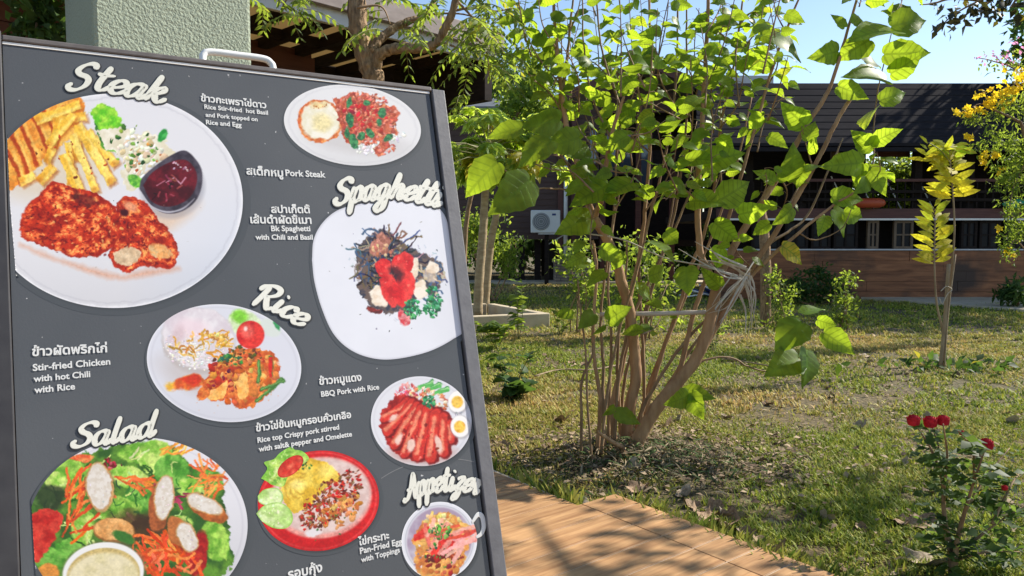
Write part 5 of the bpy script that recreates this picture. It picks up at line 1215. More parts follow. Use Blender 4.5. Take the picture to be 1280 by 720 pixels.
# ================================================================== VEGETATION
def pxpath(pts, Y0, Y1=None, n=5, wob=0.0):
    """photo-plane polyline -> world points whose distance runs from Y0 to Y1"""
    p = spline(np.array(pts, float), n); Y1 = Y0 if Y1 is None else Y1
    Ys = np.linspace(Y0, Y1, len(p)) + (wob * np.sin(np.linspace(0, 5, len(p))) if wob else 0)
    return np.array([at(a[0], a[1], y) for a, y in zip(p, Ys)])
def taper(n, r0, r1): return np.linspace(r0, r1, n)

# ---------------------------------------------- the big mulberry shrub
root = np.array([.70, 4.05, .03])
mul = thing('mulberry_shrub', 'large many-stemmed leafy shrub with broad bright green leaves in the middle of the lawn', 'shrub', root)
stems_px = [   # (points, Y at foot, Y at top, radius foot, radius top)
 ([(785, 577), (800, 545), (822, 508), (845, 480), (868, 452), (884, 415), (893, 372), (896, 352)], 4.0, 4.0, .052, .036),
 ([(895, 360), (884, 335), (875, 312), (872, 250), (876, 180), (880, 110), (884, 40), (886, -20)], 4.0, 4.1, .030, .012),
 ([(895, 358), (912, 318), (945, 262), (972, 222), (1006, 160), (1036, 112), (1056, 50), (1074, -10)], 4.0, 4.3, .032, .009),
 ([(874, 446), (905, 392), (940, 335), (976, 280), (1016, 212), (1049, 146), (1066, 120)], 4.02, 4.25, .024, .015),
 ([(868, 452), (900, 400), (944, 340), (1000, 290), (1041, 257), (1086, 230)], 4.05, 4.1, .020, .007),
 ([(872, 448), (912, 372), (956, 310), (985, 290), (1010, 268), (1036, 212), (1054, 172)], 4.1, 4.5, .016, .006),
 ([(782, 548), (788, 505), (795, 470), (792, 425), (786, 385), (776, 350), (770, 325), (758, 298), (742, 272)], 4.15, 4.0, .046, .034),
 ([(742, 274), (733, 245), (722, 205), (710, 165), (702, 115), (695, 50), (691, -10)], 4.0, 4.0, .030, .010),
 ([(742, 272), (752, 248), (756, 215), (764, 170), (780, 120)], 4.0, 3.8, .026, .010),
 ([(703, 118), (709, 70), (714, 20), (720, -20)], 4.0, 4.05, .014, .006),
 ([(768, 545), (766, 505), (778, 456), (784, 415), (788, 370), (798, 325), (806, 265), (812, 190), (814, 100), (811, -10)], 4.2, 4.3, .026, .009),
 ([(747, 572), (750, 497), (742, 440), (743, 380), (746, 335), (741, 300)], 4.0, 4.05, .017, .009),
 ([(727, 523), (727, 478), (740, 445), (742, 430)], 3.95, 4.0, .011, .007),
 ([(757, 560), (754, 500), (754, 455), (751, 398), (757, 340), (768, 260), (770, 200)], 4.05, 4.15, .015, .007),
 ([(800, 545), (809, 507), (828, 440), (850, 380), (862, 335), (878, 300), (892, 240), (900, 160), (916, 90), (930, -10)], 4.15, 4.4, .020, .008),
 ([(798, 545), (805, 515), (803, 418), (799, 360), (802, 310), (826, 220), (842, 130), (847, 40), (846, -10)], 4.2, 4.4, .015, .007),
 ([(836, 492), (848, 468), (867, 392), (884, 345), (905, 290), (935, 190), (958, 110), (982, 40), (1002, -10)], 4.05, 4.3, .022, .008),
 ([(800, 520), (812, 494), (846, 440), (884, 398), (925, 360)], 4.1, 4.1, .016, .009),
 ([(790, 520), (806, 420), (812, 372), (834, 300), (846, 250), (858, 150), (858, 40), (858, -10)], 4.3, 4.45, .016, .006),
 ([(776, 535), (772, 470), (774, 410), (782, 350), (784, 300)], 4.3, 4.35, .016, .008),
 ([(868, 456), (885, 449), (912, 447), (940, 460), (972, 465), (1004, 455), (1012, 440)], 4.0, 4.1, .010, .004),
 ([(780, 560), (764, 552), (748, 540)], 3.9, 3.75, .02, .012),
 ([(770, 200), (776, 140), (762, 97), (751, 55), (745, -10)], 4.1, 4.1, .010, .006),
 ([(762, 170), (740, 120), (730, 60), (728, -10)], 4.0, 4.1, .009, .005),
 ([(742, 240), (700, 236), (660, 232), (622, 206)], 3.9, 3.3, .008, .004),
 ([(735, 255), (706, 200), (690, 178)], 3.9, 3.5, .007, .004),
 ([(1000, 292), (1020, 300), (1052, 286), (1064, 262)], 4.1, 4.1, .006, .003),
 ([(1083, 232), (1092, 200), (1092, 160), (1098, 110), (1110, 60), (1122, 10)], 4.15, 4.3, .008, .003),
 ([(1016, 212), (1010, 190), (1002, 158)], 4.2, 4.1, .006, .003),
 ([(776, 548), (780, 480), (796, 420), (818, 350), (836, 280), (850, 200)], 4.30, 4.50, 0.016, .006),
 ([(760, 556), (762, 480), (764, 420), (760, 360), (764, 300), (776, 230)], 4.25, 4.40, 0.015, .006),
 ([(792, 548), (812, 480), (836, 420), (866, 350), (896, 280), (922, 200), (940, 120)], 4.30, 4.60, 0.017, .006),
 ([(752, 566), (758, 500), (770, 430), (790, 360), (806, 300), (818, 240)], 3.95, 4.10, 0.014, .006),
 ([(806, 540), (836, 480), (872, 425), (920, 360), (962, 300), (1000, 230)], 4.15, 4.50, 0.016, .006),
 ([(768, 556), (774, 470), (790, 400), (822, 330), (846, 280), (868, 220), (880, 150)], 4.10, 4.30, 0.015, .006),
 ([(740, 570), (734, 500), (732, 440), (726, 390), (722, 350)], 3.90, 4.00, 0.010, .006),
]
stem_paths = []
for k, (pts, Y0, Y1, r0, r1) in enumerate(stems_px):
    r0, r1 = (r0 * .72, r1 * .72) if k else (r0 * .76, r1 * .8)
    P3 = pxpath(pts, Y0, Y1, 6); P3 += .0012 * rng.normal(size=P3.shape)
    if pts[0][1] > 515: P3[0] = [P3[0][0], P3[0][1], -.02 + .04]
    if pts[0][1] > 515:
        g0 = P3[0].copy(); extra = np.array([[g0[0] * .85 + root[0] * .15, g0[1] * .85 + root[1] * .15, -.05]]); P3 = np.vstack([extra, P3]); rr_ = np.concatenate([[r0 * 1.15], taper(len(P3) - 1, r0, r1)])
    else: rr_ = taper(len(P3), r0, r1)
    rr_ = rr_ * (1 + .035 * np.sin(np.arange(len(P3)) * 1.1 + k))
    b = MB(); b.tube(P3, rr_, 10 if r0 > .012 else 6); b.build('stem', M['bark'] if r0 > .012 else M['bark_thin'], mul, True); stem_paths.append((P3, r0))
Lv = Leaves()
twg = MB()
def leaf_px(x0, y0, x1, y1, Y=3.9, wid=1.0, r=None, tilt=None, dY=None, T=None):
    """one leaf from its stalk end to its tip, in the photo plane, at distance Y"""
    dY = rng.uniform(-.12, .08) if dY is None else dY
    a, c = at(x0, y0, Y), at(x1, y1, Y + dY); d = c - a; L = np.linalg.norm(d)
    view = (CAM - a) / np.linalg.norm(CAM - a)
    n = view + rng.normal(size=3) * (.45 if tilt is None else tilt) + np.array([.1, 0, .35])
    Lv.put(T or (T_HEART if rng.random() < .6 else T_HEART2), a, d, n, L * 1.06, wid, rng.uniform(.15, .85) if r is None else r)
big = [  # explicit leaves read from the photo: base -> tip
 (621, 203, 581, 241, 3.2, 1.05, .35), (662, 226, 620, 262, 3.2, 1.0, .2), (690, 176, 648, 200, 3.4, 1.0, .3), (724, 172, 686, 184, 3.5, 1.0, .5), (652, 160, 610, 168, 3.4, .8, .3), (700, 150, 660, 158, 3.6, .9, .25),
 (738, 272, 701, 287, 3.9, 1.0, .5), (760, 232, 716, 250, 3.8, 1.0, .7), (792, 228, 756, 240, 3.8, 1.0, .6), (720, 206, 742, 240, 3.8, .9, .4),
 (965, 45, 1008, 62, 4.1, .95, .3), (1117, 39, 1068, 36, 4.2, 1.05, .7), (1114, 33, 1163, 21, 4.2, .95, .3), (1105, 68, 1165, 65, 4.2, .85, .6), (1113, 92, 1155, 70, 4.2, 1.05, .75), (1087, 50, 1049, 72, 4.2, 1.0, .6), (1100, 126, 1136, 113, 4.2, .9, .75), (1048, 108, 1083, 121, 4.2, .95, .55), (1048, 64, 1026, 70, 4.25, 1, .6),
 (1092, 138, 1076, 155, 4.2, 1.4, .93), (1092, 178, 1123, 161, 4.15, .95, .8), (1066, 172, 1086, 186, 4.15, .95, .6), (1092, 185, 1068, 168, 4.15, 1.0, .6), (1006, 156, 980, 134, 4.1, 1.05, .8), (1010, 176, 1018, 150, 4.1, .95, .6), (933, 68, 967, 87, 4.1, 1.05, .7), (924, 88, 934, 70, 4.1, 1.0, .6), (1108, 100, 1064, 84, 4.2, 1.0, .15), (1080, 76, 1108, 74, 4.3, 1.0, .1), (1056, 34, 1044, 16, 4.2, .9, .5), (1066, 30, 1078, 16, 4.2, .9, .5), (1118, 18, 1140, 2, 4.3, .9, .2), (1116, 30, 1108, 8, 4.3, .9, .3),
 (900, 250, 938, 228, 3.85, 1.15, .8), (862, 252, 903, 248, 3.85, 1.1, .75), (893, 278, 922, 303, 3.85, 1.1, .8), (924, 268, 958, 261, 3.9, 1.0, .75), (858, 334, 857, 362, 3.8, 1.25, .35), (812, 302, 846, 318, 3.85, 1.0, .6), (858, 200, 895, 196, 3.9, .9, .7), (880, 204, 926, 190, 3.9, .95, .6), (868, 198, 918, 203, 3.95, 1.0, .8),
 (1078, 204, 1036, 206, 4.1, .85, .6), (1080, 205, 1066, 232, 4.1, 1.0, .5), (1086, 210, 1106, 236, 4.1, 1.0, .5), (1040, 246, 1081, 247, 4.1, .95, .7), (1055, 266, 1082, 273, 4.1, .95, .6), (1042, 262, 1066, 290, 4.1, 1.0, .4), (1032, 270, 1026, 290, 4.1, .95, .6), (968, 228, 946, 210, 4.0, 1.1, .8), (984, 226, 1000, 190, 4.05, 1.1, .3), (990, 260, 972, 280, 4.0, 1.0, .5), (1004, 214, 1026, 200, 4.05, 1.0, .6), (962, 280, 940, 292, 4.0, .95, .6), (1010, 188, 1026, 172, 4.1, 1.0, .7), (1040, 204, 1060, 186, 4.2, 1.0, .7), (1006, 206, 996, 232, 4.1, 1.0, .4),
 (1008, 438, 1013, 480, 4.0, 1.15, .05), (1030, 416, 1068, 439, 4.0, .95, .7), (1022, 400, 1046, 408, 4.05, 1.0, .75), (1002, 404, 972, 434, 4.05, 1.15, .06), (998, 448, 964, 462, 4.0, 1.0, .3), (1004, 392, 1030, 380, 4.1, 1.0, .6), (1046, 458, 1056, 474, 4.05, .7, .85), (982, 410, 1000, 396, 4.1, .9, .4),
 (852, 492, 884, 490, 3.8, 1.0, .5), (862, 492, 876, 522, 3.75, 1.1, .45), (860, 494, 842, 506, 3.75, 1.0, .6), (870, 500, 886, 514, 3.8, 1.0, .3),
 (742, 392, 726, 408, 3.8, 1.1, .1), (760, 400, 784, 384, 3.8, 1.0, .3), (752, 408, 742, 424, 3.8, 1.2, .05), (716, 394, 690, 388, 3.8, .7, .4), (770, 515, 800, 528, 3.8, .9, .15), (768, 508, 756, 520, 3.8, .9, .2), (812, 345, 838, 338, 3.9, 1.0, .6), (780, 318, 762, 336, 3.9, 1.0, .5), (796, 360, 820, 372, 3.9, 1.0, .7), (832, 290, 852, 306, 3.9, 1.0, .6), (756, 340, 736, 350, 3.9, 1.0, .5), (720, 330, 742, 322, 4.0, 1.0, .7), (902, 310, 892, 336, 3.95, 1.1, .8), (900, 358, 880, 340, 3.95, .8, .8),
]
for q in big: leaf_px(*q[:4], Y=q[4], wid=q[5] * rng.uniform(.9, 1.05), r=q[6])
# pale turned leaf hanging by the post
leaf_px(978, 308, 1012, 328, 4.0, .7, .999, .2)
def leafy_twig(pts, Y0, Y1, r0=.005, gap=.05, L=(.065, .138), start=.1, both=True, rtone=None):
    twg = MB(); P3 = pxpath(pts, Y0, Y1, 8); b_r = taper(len(P3), r0, .002); twg.tube(P3, b_r, 5)
    seg = np.linalg.norm(np.diff(P3, axis=0), axis=1); cum = np.concatenate([[0], np.cumsum(seg)]); s_ = cum[-1] * start; side = 1
    while s_ < cum[-1]:
        p = np.array([np.interp(s_, cum, P3[:, i]) for i in range(3)]); t = np.array([np.interp(min(s_ + .05, cum[-1]), cum, P3[:, i]) for i in range(3)]) - p
        t /= np.linalg.norm(t) + 1e-6; az = rng.uniform(0, 2 * math.pi); side = -side
        out = np.array([side * (.6 + .5 * rng.random()), rng.normal() * .55, rng.uniform(-.1, .55)]); out /= np.linalg.norm(out)
        pet = p + out * rng.uniform(.025, .06); d = out + np.array([0, 0, -rng.uniform(.15, .7)]); ll = rng.uniform(*L) * (1 - .35 * s_ / cum[-1])
        twg.tube(np.array([p, (p + pet) / 2 + [0, 0, .004], pet]), [.0018, .0015, .0013], 4, False)
        view = (CAM - p) / np.linalg.norm(CAM - p)
        n = rng.normal(size=3) * .55 + np.array([0, 0, .55]) + view * .55
        Lv.put(T_HEART if rng.random() < .5 else T_HEART2, pet, d, n, ll, rng.uniform(.85, 1.1), np.clip(rng.beta(1.6, 1.6) if rtone is None else rtone + rng.normal() * .1, 0, .95))
        s_ += gap * rng.uniform(.6, 1.4)
    twg.build('twig', M['bark_thin'], mul, True)
TW = [([(664, 70), (655, 40), (648, 0), (644, -20)], 4.0), ([(700, 105), (672, 70), (655, 30), (660, -15)], 4.0), ([(695, 60), (678, 30), (672, -12)], 4.0), ([(707, 150), (690, 120), (668, 100), (656, 85)], 3.9), ([(712, 40), (722, 15), (728, -15)], 4.0),
 ([(740, 270), (728, 232), (712, 205), (690, 190)], 3.8), ([(756, 215), (738, 180), (724, 160), (712, 120)], 3.8), ([(764, 170), (772, 130), (766, 100), (760, 60)], 3.9), ([(780, 190), (800, 150), (796, 100), (790, 60), (786, -10)], 4.0), ([(778, 120), (770, 80), (776, 30), (772, -15)], 4.1),
 ([(770, 260), (790, 225), (800, 190), (795, 160)], 3.8), ([(806, 265), (830, 230), (842, 200), (848, 168)], 3.9), ([(812, 190), (790, 170), (778, 150)], 3.9), ([(814, 100), (826, 60), (834, 20), (836, -15)], 4.2), ([(812, 145), (798, 110), (804, 60), (800, -10)], 4.3),
 ([(842, 130), (826, 100), (820, 60), (822, 10)], 4.2), ([(846, 250), (862, 220), (866, 180), (862, 140)], 3.9), ([(858, 150), (872, 110), (868, 60), (874, 10)], 4.2), ([(892, 240), (905, 200), (902, 160), (910, 120)], 4.1), ([(900, 160), (922, 130), (930, 90), (938, 50)], 4.1), ([(916, 90), (900, 60), (904, 20), (900, -15)], 4.2),
 ([(930, 60), (950, 30), (955, -10)], 4.2), ([(958, 110), (972, 80), (968, 40), (960, -5)], 4.2), ([(982, 40), (970, 15), (965, -15)], 4.3), ([(880, 110), (862, 90), (856, 60)], 4.0), ([(884, 40), (900, 10), (905, -20)], 4.0), ([(872, 250), (850, 235), (832, 250)], 3.8), 
 ([(746, 335), (738, 300), (744, 260), (760, 240)], 3.75), ([(1074, 8), (1080, -15)], 4.3), ([(1086, 232), (1100, 214), (1096, 190)], 4.1), ([(975, 222), (984, 240), (978, 262)], 4.0), ([(940, 335), (925, 320), (915, 300)], 3.95), ([(1122, 20), (1132, -15)], 4.3), ([(945, 262), (958, 232), (956, 210)], 4.0), ([(803, 418), (820, 408), (832, 380)], 3.9),
 ([(742, 240), (715, 215), (690, 212), (668, 205)], 3.6), ([(790, 170), (812, 165), (832, 150)], 3.7), ([(742, 200), (770, 215), (800, 214)], 3.7), ([(852, 150), (830, 138), (812, 128)], 3.8), ([(745, 20), (738, -5), (742, -20)], 4.1), ([(760, 95), (742, 78), (730, 80)], 4.0), ([(884, 80), (860, 70), (842, 80)], 3.9), ([(905, 45), (885, 30), (870, 10)], 4.0), ([(925, 30), (940, 15), (950, 20)], 4.0)]
R = np.random.default_rng(44)
for k in range(27):
    x0 = R.uniform(662, 965); y0 = R.uniform(90, 250) if x0 < 930 else R.uniform(60, 200); dx = (x0 - 800) * .12 + R.normal() * 22; dyy = R.uniform(70, 150)
    TW.append(([(x0, y0), (x0 + dx * .4 + R.normal() * 6, y0 - dyy * .5), (x0 + dx, y0 - dyy)], 4.0 + R.normal() * .25))
for pts, Y in TW: leafy_twig(pts, Y + rng.uniform(-.1, .15), Y + rng.uniform(-.25, .35))
Lv.build('foliage', M['mulberry'], mul)
# pole tied across the stems
b = MB(); pp = [at(700, 400, 4.12), at(750, 393, 4.1), at(820, 392, 4.08), at(889, 390, 4.05)]
b.tube(spline(pp[1:], 8), np.linspace(.0135, .0125, len(spline(pp[1:], 8))), 10)
tag(b.build('bamboo_pole', M['bamboo'], smooth=True, origin=pp[2]), 'weathered grey bamboo pole laid across the stems of the leafy shrub', 'pole')
b = MB(); q = pxpath([(734, 292), (780, 300), (830, 322), (880, 332), (905, 338)], 4.0, 3.98); b.tube(q, .004, 6)
tag(b.build('dry_cane', M['straw'], smooth=True, origin=q[len(q) // 2]), 'thin pale dry cane slung between the upper stems of the shrub', 'cane')
# dry palm strips caught in the fork
frond = MB(); R = np.random.default_rng(3)
for k in range(26):
    x0, y0 = 930 + R.normal() * 6, 345 + R.normal() * 7
    kind = k % 3
    if kind == 0: pts = [(x0, y0), (x0 - 18 + R.normal() * 5, y0 + 26 + R.normal() * 6), (x0 - 40 + R.normal() * 8, y0 + 50 + R.normal() * 8)]
    elif kind == 1: pts = [(x0, y0), (x0 + 6 + R.normal() * 4, y0 + 20), (x0 + 10 + R.normal() * 8, y0 + 52 + R.normal() * 14)]
    else: pts = [(x0 + 2, y0), (x0 - 26 + R.normal() * 5, y0 - 14 + R.normal() * 4), (x0 - 56 + R.normal() * 8, y0 - 30 + R.normal() * 5)]
    P3 = pxpath(pts, 3.92, 3.9 + R.normal() * .06, 5); wd = .003 + .005 * R.random(); n_ = len(P3); tt = np.linspace(0, 1, n_); ww = wd * (1 - tt * .8)
    side = np.cross(np.gradient(P3, axis=0), CAM - P3[0]); side /= np.linalg.norm(side, axis=1)[:, None] + 1e-9; tw = np.array([0, 1, 0]) * .5; side = side + tw * math.sin(k); up = np.array([0, -.0012, .0006])
    v = np.concatenate([np.stack([P3 - side * ww[:, None], P3 + up * 2, P3 + side * ww[:, None]], 1).reshape(-1, 3)])
    frond.add(v, [(i * 3 + c, i * 3 + c + 1, i * 3 + 4 + c, i * 3 + 3 + c) for i in range(n_ - 1) for c in (0, 1)])
tag(frond.build('dry_palm_frond', M['straw'], smooth=True, origin=at(930, 350, 3.92)), 'pale dried palm frond strips caught in the fork of the leafy shrub', 'frond')

# ---------------------------------------------- papaya trees
def palm_leaf(lv, c, d, L, r):
    """deeply lobed papaya leaf: seven slim lobes radiating from the stalk end, each with side lobes"""
    d = d / np.linalg.norm(d); up = np.array([0, 0, 1.0]); x = np.cross(d, up); x /= np.linalg.norm(x) + 1e-9; n = np.cross(x, d) + rng.normal(size=3) * .15
    for a in (-118, -78, -40, 0, 40, 78, 118):
        t = d * math.cos(rad(a)) + x * math.sin(rad(a)) + np.array([0, 0, -.25 - .1 * rng.random()]); t /= np.linalg.norm(t); l = L * (1 - abs(a) / 260)
        lv.put(T_OVAL, c, t, n, l, .42, r)
        for s_, f_ in ((.45, .42), (.62, .36), (.78, .26)):
            for sg in (-1, 1):
                t2 = t * .75 + sg * np.cross(n, t) * .66; lv.put(T_OVAL, c + t * l * s_ * .8, t2, n, l * f_, .5, r)
def papaya(label, px_pts, Y, r0, r1, crown, nleaf, seed):
    P3 = pxpath(px_pts, Y, Y, 6); P3[0][2] = 0.02
    t = thing('papaya_tree', label, 'tree', (P3[0][0], Y, 0), 'papaya trees inside the concrete kerb')
    b = MB(); rr = taper(len(P3), r0, r1) * (1 + .05 * np.sin(np.arange(len(P3)) * 2.1)); b.tube(P3, rr, 12); b.build('trunk', M['papaya_bark'], t, True)
    lv = Leaves(); stalks = MB(); top = P3[-1]
    for k in range(nleaf):
        a = rng.uniform(0, 2 * math.pi); el = rng.uniform(-.45, 1.1); ln = rng.uniform(.35, .85) * crown
        dirv = np.array([math.cos(a) * math.cos(el), math.sin(a) * math.cos(el), math.sin(el) * .8]); base = top + np.array([0, 0, -.25 * rng.random()]); tip = base + dirv * ln; m_ = (base + tip) / 2 + np.array([0, 0, .06])
        stalks.tube(np.array([base, m_, tip]), [.012, .009, .006], 5, False); palm_leaf(lv, tip, dirv + np.array([0, 0, -.55]), rng.uniform(.32, .50), np.clip(.45 + .4 * rng.random() + .1 * el, 0, .9) if rng.random() > .06 else .98)
    stalks.build('leaf_stalks', M['green_stem'], t, True); lv.build('crown', M['papaya_leaf'], t); return t
papaya('nearer papaya tree with a slim tan trunk and lobed leaves, inside the concrete kerb', [(597, 396), (599, 350), (603, 300), (606, 250), (610, 178)], 11.3, .078, .055, 1.2, 34, 1)
papaya('slanting grey-tan papaya tree close behind the nearer papaya trunk', [(606, 385), (609, 345), (614, 300), (622, 262), (638, 188)], 12.2, .075, .05, 1.25, 32, 2)

# ---------------------------------------------- neem-like tree above the menu board
nm = thing('neem_tree', 'rough brown trunk forking above the menu board with hanging feathery leaves', 'tree', (at(470, 100, 4.3)[0], 4.3, 0))
def limb(name, pts, Y0, Y1, r0, r1, parent, m, n=6, seg=12, foot=False):
    P3 = pxpath(pts, Y0, Y1, n)
    if foot: P3 = np.vstack([[[P3[0][0] + .02, P3[0][1], -.03]], [[P3[0][0] + .02, P3[0][1], P3[0][2] * .5]], P3])
    rr = taper(len(P3), r0, r1) * (1 + .09 * np.sin(np.arange(len(P3)) * 1.9)); b = MB(); b.tube(P3, rr, seg); b.build(name, m, parent, True); return P3
limb('trunk', [(470, 190), (469, 110), (462, 84), (452, 55), (447, 25), (446, -30)], 4.3, 4.3, .064, .052, nm, M['bark_rough'], foot=True)
limb('branch', [(468, 98), (472, 72), (488, 62), (510, 60), (530, 60), (548, 52), (556, 36), (566, 14), (574, -20)], 4.3, 4.1, .036, .018, nm, M['bark_rough'])
limb('branch', [(462, 66), (474, 50), (492, 36), (512, 26), (526, 22), (540, 6), (548, -16)], 4.28, 4.5, .030, .012, nm, M['bark_rough'])
limb('branch', [(446, 0), (420, -14), (380, -26), (340, -24)], 4.3, 4.1, .02, .008, nm, M['bark_rough'], seg=8)
lv = Leaves(); rc = MB()
def pinnate(p0, d, L, tone, pairs=7, size=.055):
    t = np.linspace(0, 1, pairs + 2); d = d / np.linalg.norm(d); pts = p0 + d * (t * L)[:, None] + np.array([0, 0, -1.0]) * (.55 * L * t ** 2)[:, None]; rc.tube(pts, np.linspace(.0025, .001, len(pts)), 4, False)
    for i in range(1, len(pts)):
        tg = pts[i] - pts[i - 1]; tg /= np.linalg.norm(tg); sd_ = np.cross(tg, [0, 0, 1.0]); sd_ /= np.linalg.norm(sd_) + 1e-9
        for sg in (-1, 1):
            dd = tg * .55 + sg * sd_ * .8 + np.array([0, 0, -.35]) + rng.normal(size=3) * .12; lv.put(T_SLIM, pts[i], dd, rng.normal(size=3) * .5 + np.array([0, 0, 1]), size * rng.uniform(.8, 1.2), 1.15, np.clip(tone + rng.normal() * .12, 0, .97))
R = np.random.default_rng(12)
spots = []
for (x, y, sx, sy, n) in ((350, -6, 26, 8, 9), (376, 14, 6, 10, 4), (482, 4, 18, 10, 8), (485, 32, 18, 10, 7), (585, 14, 28, 14, 11), (608, 30, 22, 26, 20), (606, 74, 18, 16, 12), (572, 40, 8, 8, 3), (622, 8, 16, 12, 11), (530, 4, 14, 7, 3), (600, 104, 14, 8, 4)):
    for _ in range(n): spots.append((x + R.normal() * sx, y + R.normal() * sy))
for x, y in spots:
    Y = 4.2 + R.normal() * .25; p = at(x, y, Y); a = R.uniform(0, 6.28); pinnate(p, np.array([math.cos(a), math.sin(a), R.uniform(-.3, .5)]), R.uniform(.16, .30), R.uniform(.15, .85))
# thin twigs that carry the leaves
for pts in ([(556, 36), (580, 40), (606, 60), (612, 100)], [(566, 14), (590, 10), (620, 14), (640, 10)], [(548, 52), (575, 62), (592, 84)], [(570, 0), (600, 30), (626, 44)], [(512, 26), (540, 18), (580, 18), (610, 30)], [(446, 10), (476, 8), (488, 30)], [(380, -26), (362, -6), (352, 10)]):
    P3 = pxpath(pts, 4.15, 4.2, 5); b = MB(); b.tube(P3, taper(len(P3), .008, .003), 5); b.build('twig', M['bark_thin'], nm, True)
struct(rc.build('leaf_stalks', M['green_stem'], nm, True), 'stuff'); lv.build('crown', M['small_leaf'], nm)

# ---------------------------------------------- bushes and trees behind
def bush(name, label, cat, base, clouds, m, stems=4, L=.08, T=None, group=None, droop=-.15, trunk=None, stem_r=.02):
    """clouds: list of (centre, radii, number of clumps, leaves per clump)"""
    t = thing(name, label, cat, base, group); lv = Leaves(); sb = MB(); base = np.asarray(base, float)
    for c, r, nc, per in clouds:
        c = np.asarray(c, float); p, tone = clumps(c, r, nc, per, min(r) * .16 + .02); ok = p[:, 2] > .02; p, tone = p[ok], tone[ok]
        leaf_cloud(lv, T or T_SMALL, p, L, droop, tone)
    for k in range(stems):
        c, r, _, _ = clouds[k % len(clouds)]; e = rin(c, np.asarray(r) * .7, 1)[0]; f0 = base + np.array([rng.normal() * .05, rng.normal() * .05, -.03]); mid = (f0 + e) / 2 + rng.normal(size=3) * .06
        sb.tube(spline([f0, mid, e], 5), taper(11, stem_r, stem_r * .3), 6)
    if trunk: sb.tube(spline(trunk[0], 6), taper(len(spline(trunk[0], 6)), trunk[1], trunk[2]), 10)
    sb.build('trunk' if trunk else 'stems', M['bark_thin'], t, True); lv.build('crown' if trunk else 'foliage', m, t); return t
def atg(px, Y): return np.array([X_(px, Y), Y, 0.0])
# dense dark tree and bright crown over the far roof
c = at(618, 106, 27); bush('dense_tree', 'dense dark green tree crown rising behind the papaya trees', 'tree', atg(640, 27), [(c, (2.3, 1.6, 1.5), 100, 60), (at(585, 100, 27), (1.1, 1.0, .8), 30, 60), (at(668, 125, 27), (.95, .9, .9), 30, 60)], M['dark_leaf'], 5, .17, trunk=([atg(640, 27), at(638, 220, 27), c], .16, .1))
c = at(655, 130, 13.5); bush('bright_tree', 'loose bright yellow-green tree crown beside the dark far roof', 'tree', atg(578, 13.5), [(c, (.5, .5, .6), 30, 34), (at(640, 170, 13.5), (.8, .6, .4), 30, 34), (at(674, 96, 13.5), (.3, .3, .5), 18, 30)], M['small_leaf'], 0, .13, trunk=([atg(578, 13.5), at(590, 240, 13.5), c], .05, .03))
bush('garden_bush', 'light green bush behind the two papaya trunks', 'bush', atg(615, 14.5), [(at(612, 300, 14.5), (.6, .5, .75), 34, 30), (at(590, 280, 14.5), (.4, .4, .5), 16, 30), (at(635, 320, 14.5), (.35, .4, .5), 16, 30)], M['small_leaf'], 6, .10)
# dark hedge below the stilt house and beyond
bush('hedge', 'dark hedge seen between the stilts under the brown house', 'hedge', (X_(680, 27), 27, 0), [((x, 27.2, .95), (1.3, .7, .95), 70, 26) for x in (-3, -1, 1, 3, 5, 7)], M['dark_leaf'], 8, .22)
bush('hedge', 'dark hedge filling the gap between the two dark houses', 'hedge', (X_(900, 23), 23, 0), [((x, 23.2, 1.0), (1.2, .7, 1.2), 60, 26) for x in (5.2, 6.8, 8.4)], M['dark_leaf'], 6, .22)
bush('terrace_shrub', 'sunlit green shrub showing through the open terrace of the long house', 'bush', atg(1110, 21.5), [((X_(px, 21.5), 21.5, 2.6), (.9, .6, 1.3), 60, 26) for px in (1085, 1112, 1140, 1170)], M['small_leaf'], 6, .2)
bush('bush', 'dark small-leaved bush in the shade before the plank wall', 'bush', atg(1020, 13.8), [(at(1022, 358, 13.8), (.6, .35, .32), 44, 26), (at(995, 365, 13.8), (.35, .3, .25), 20, 24)], M['dark_leaf'], 5, .09)
bush('bush', 'low dark plant at the foot of the plank wall beside the yellow flowering shrub', 'bush', atg(1268, 12.9), [(at(1268, 366, 12.9), (.28, .22, .16), 26, 16)], M['dark_leaf'], 4, .16, T_SLIM)
bush('shrub', 'slim upright young shrub with glossy pale leaves before the plank wall', 'shrub', atg(1053, 9.9), [(at(1058, 352, 9.9), (.12, .12, .14), 12, 9), (at(1056, 378, 9.9), (.17, .15, .17), 16, 10), (at(1050, 398, 9.9), (.14, .14, .12), 10, 8)], M['small_leaf'], 5, .075, stem_r=.012)
bush('vine', 'small-leaved creeper growing round the foot of the wooden post', 'vine', atg(972, 9.9), [(at(968, 352, 9.9), (.10, .1, .22), 14, 10), (at(980, 375, 9.9), (.2, .15, .24), 24, 10), (at(975, 400, 9.9), (.24, .2, .12), 16, 9)], M['small_leaf'], 6, .065, stem_r=.008)
bush('shrub', 'leafy shrub with small bright leaves behind the left stems of the big shrub', 'shrub', atg(805, 9.0), [(at(805, 340, 9), (.42, .35, .5), 34, 16), (at(780, 390, 9), (.3, .3, .25), 16, 14), (at(822, 370, 9), (.3, .3, .35), 18, 14)], M['small_leaf'], 7, .085, stem_r=.012)
bush('shrub', 'small green shrub behind the air conditioner post, left of the big shrub', 'shrub', atg(722, 9.5), [(at(720, 318, 9.5), (.35, .3, .25), 18, 14), (at(735, 350, 9.5), (.3, .3, .3), 16, 14)], M['small_leaf'], 6, .09, stem_r=.01)
bush('dark_bush', 'dark leafy bush in deep shade left of the stucco column', 'bush', (X_(55, 4.0) - .3, 4.0, 0), [(at(58, 20, 4.0), (.16, .15, .22), 26, 14), (at(40, 45, 4.0), (.14, .15, .14), 16, 14)], M['dark_leaf'], 5, .07)
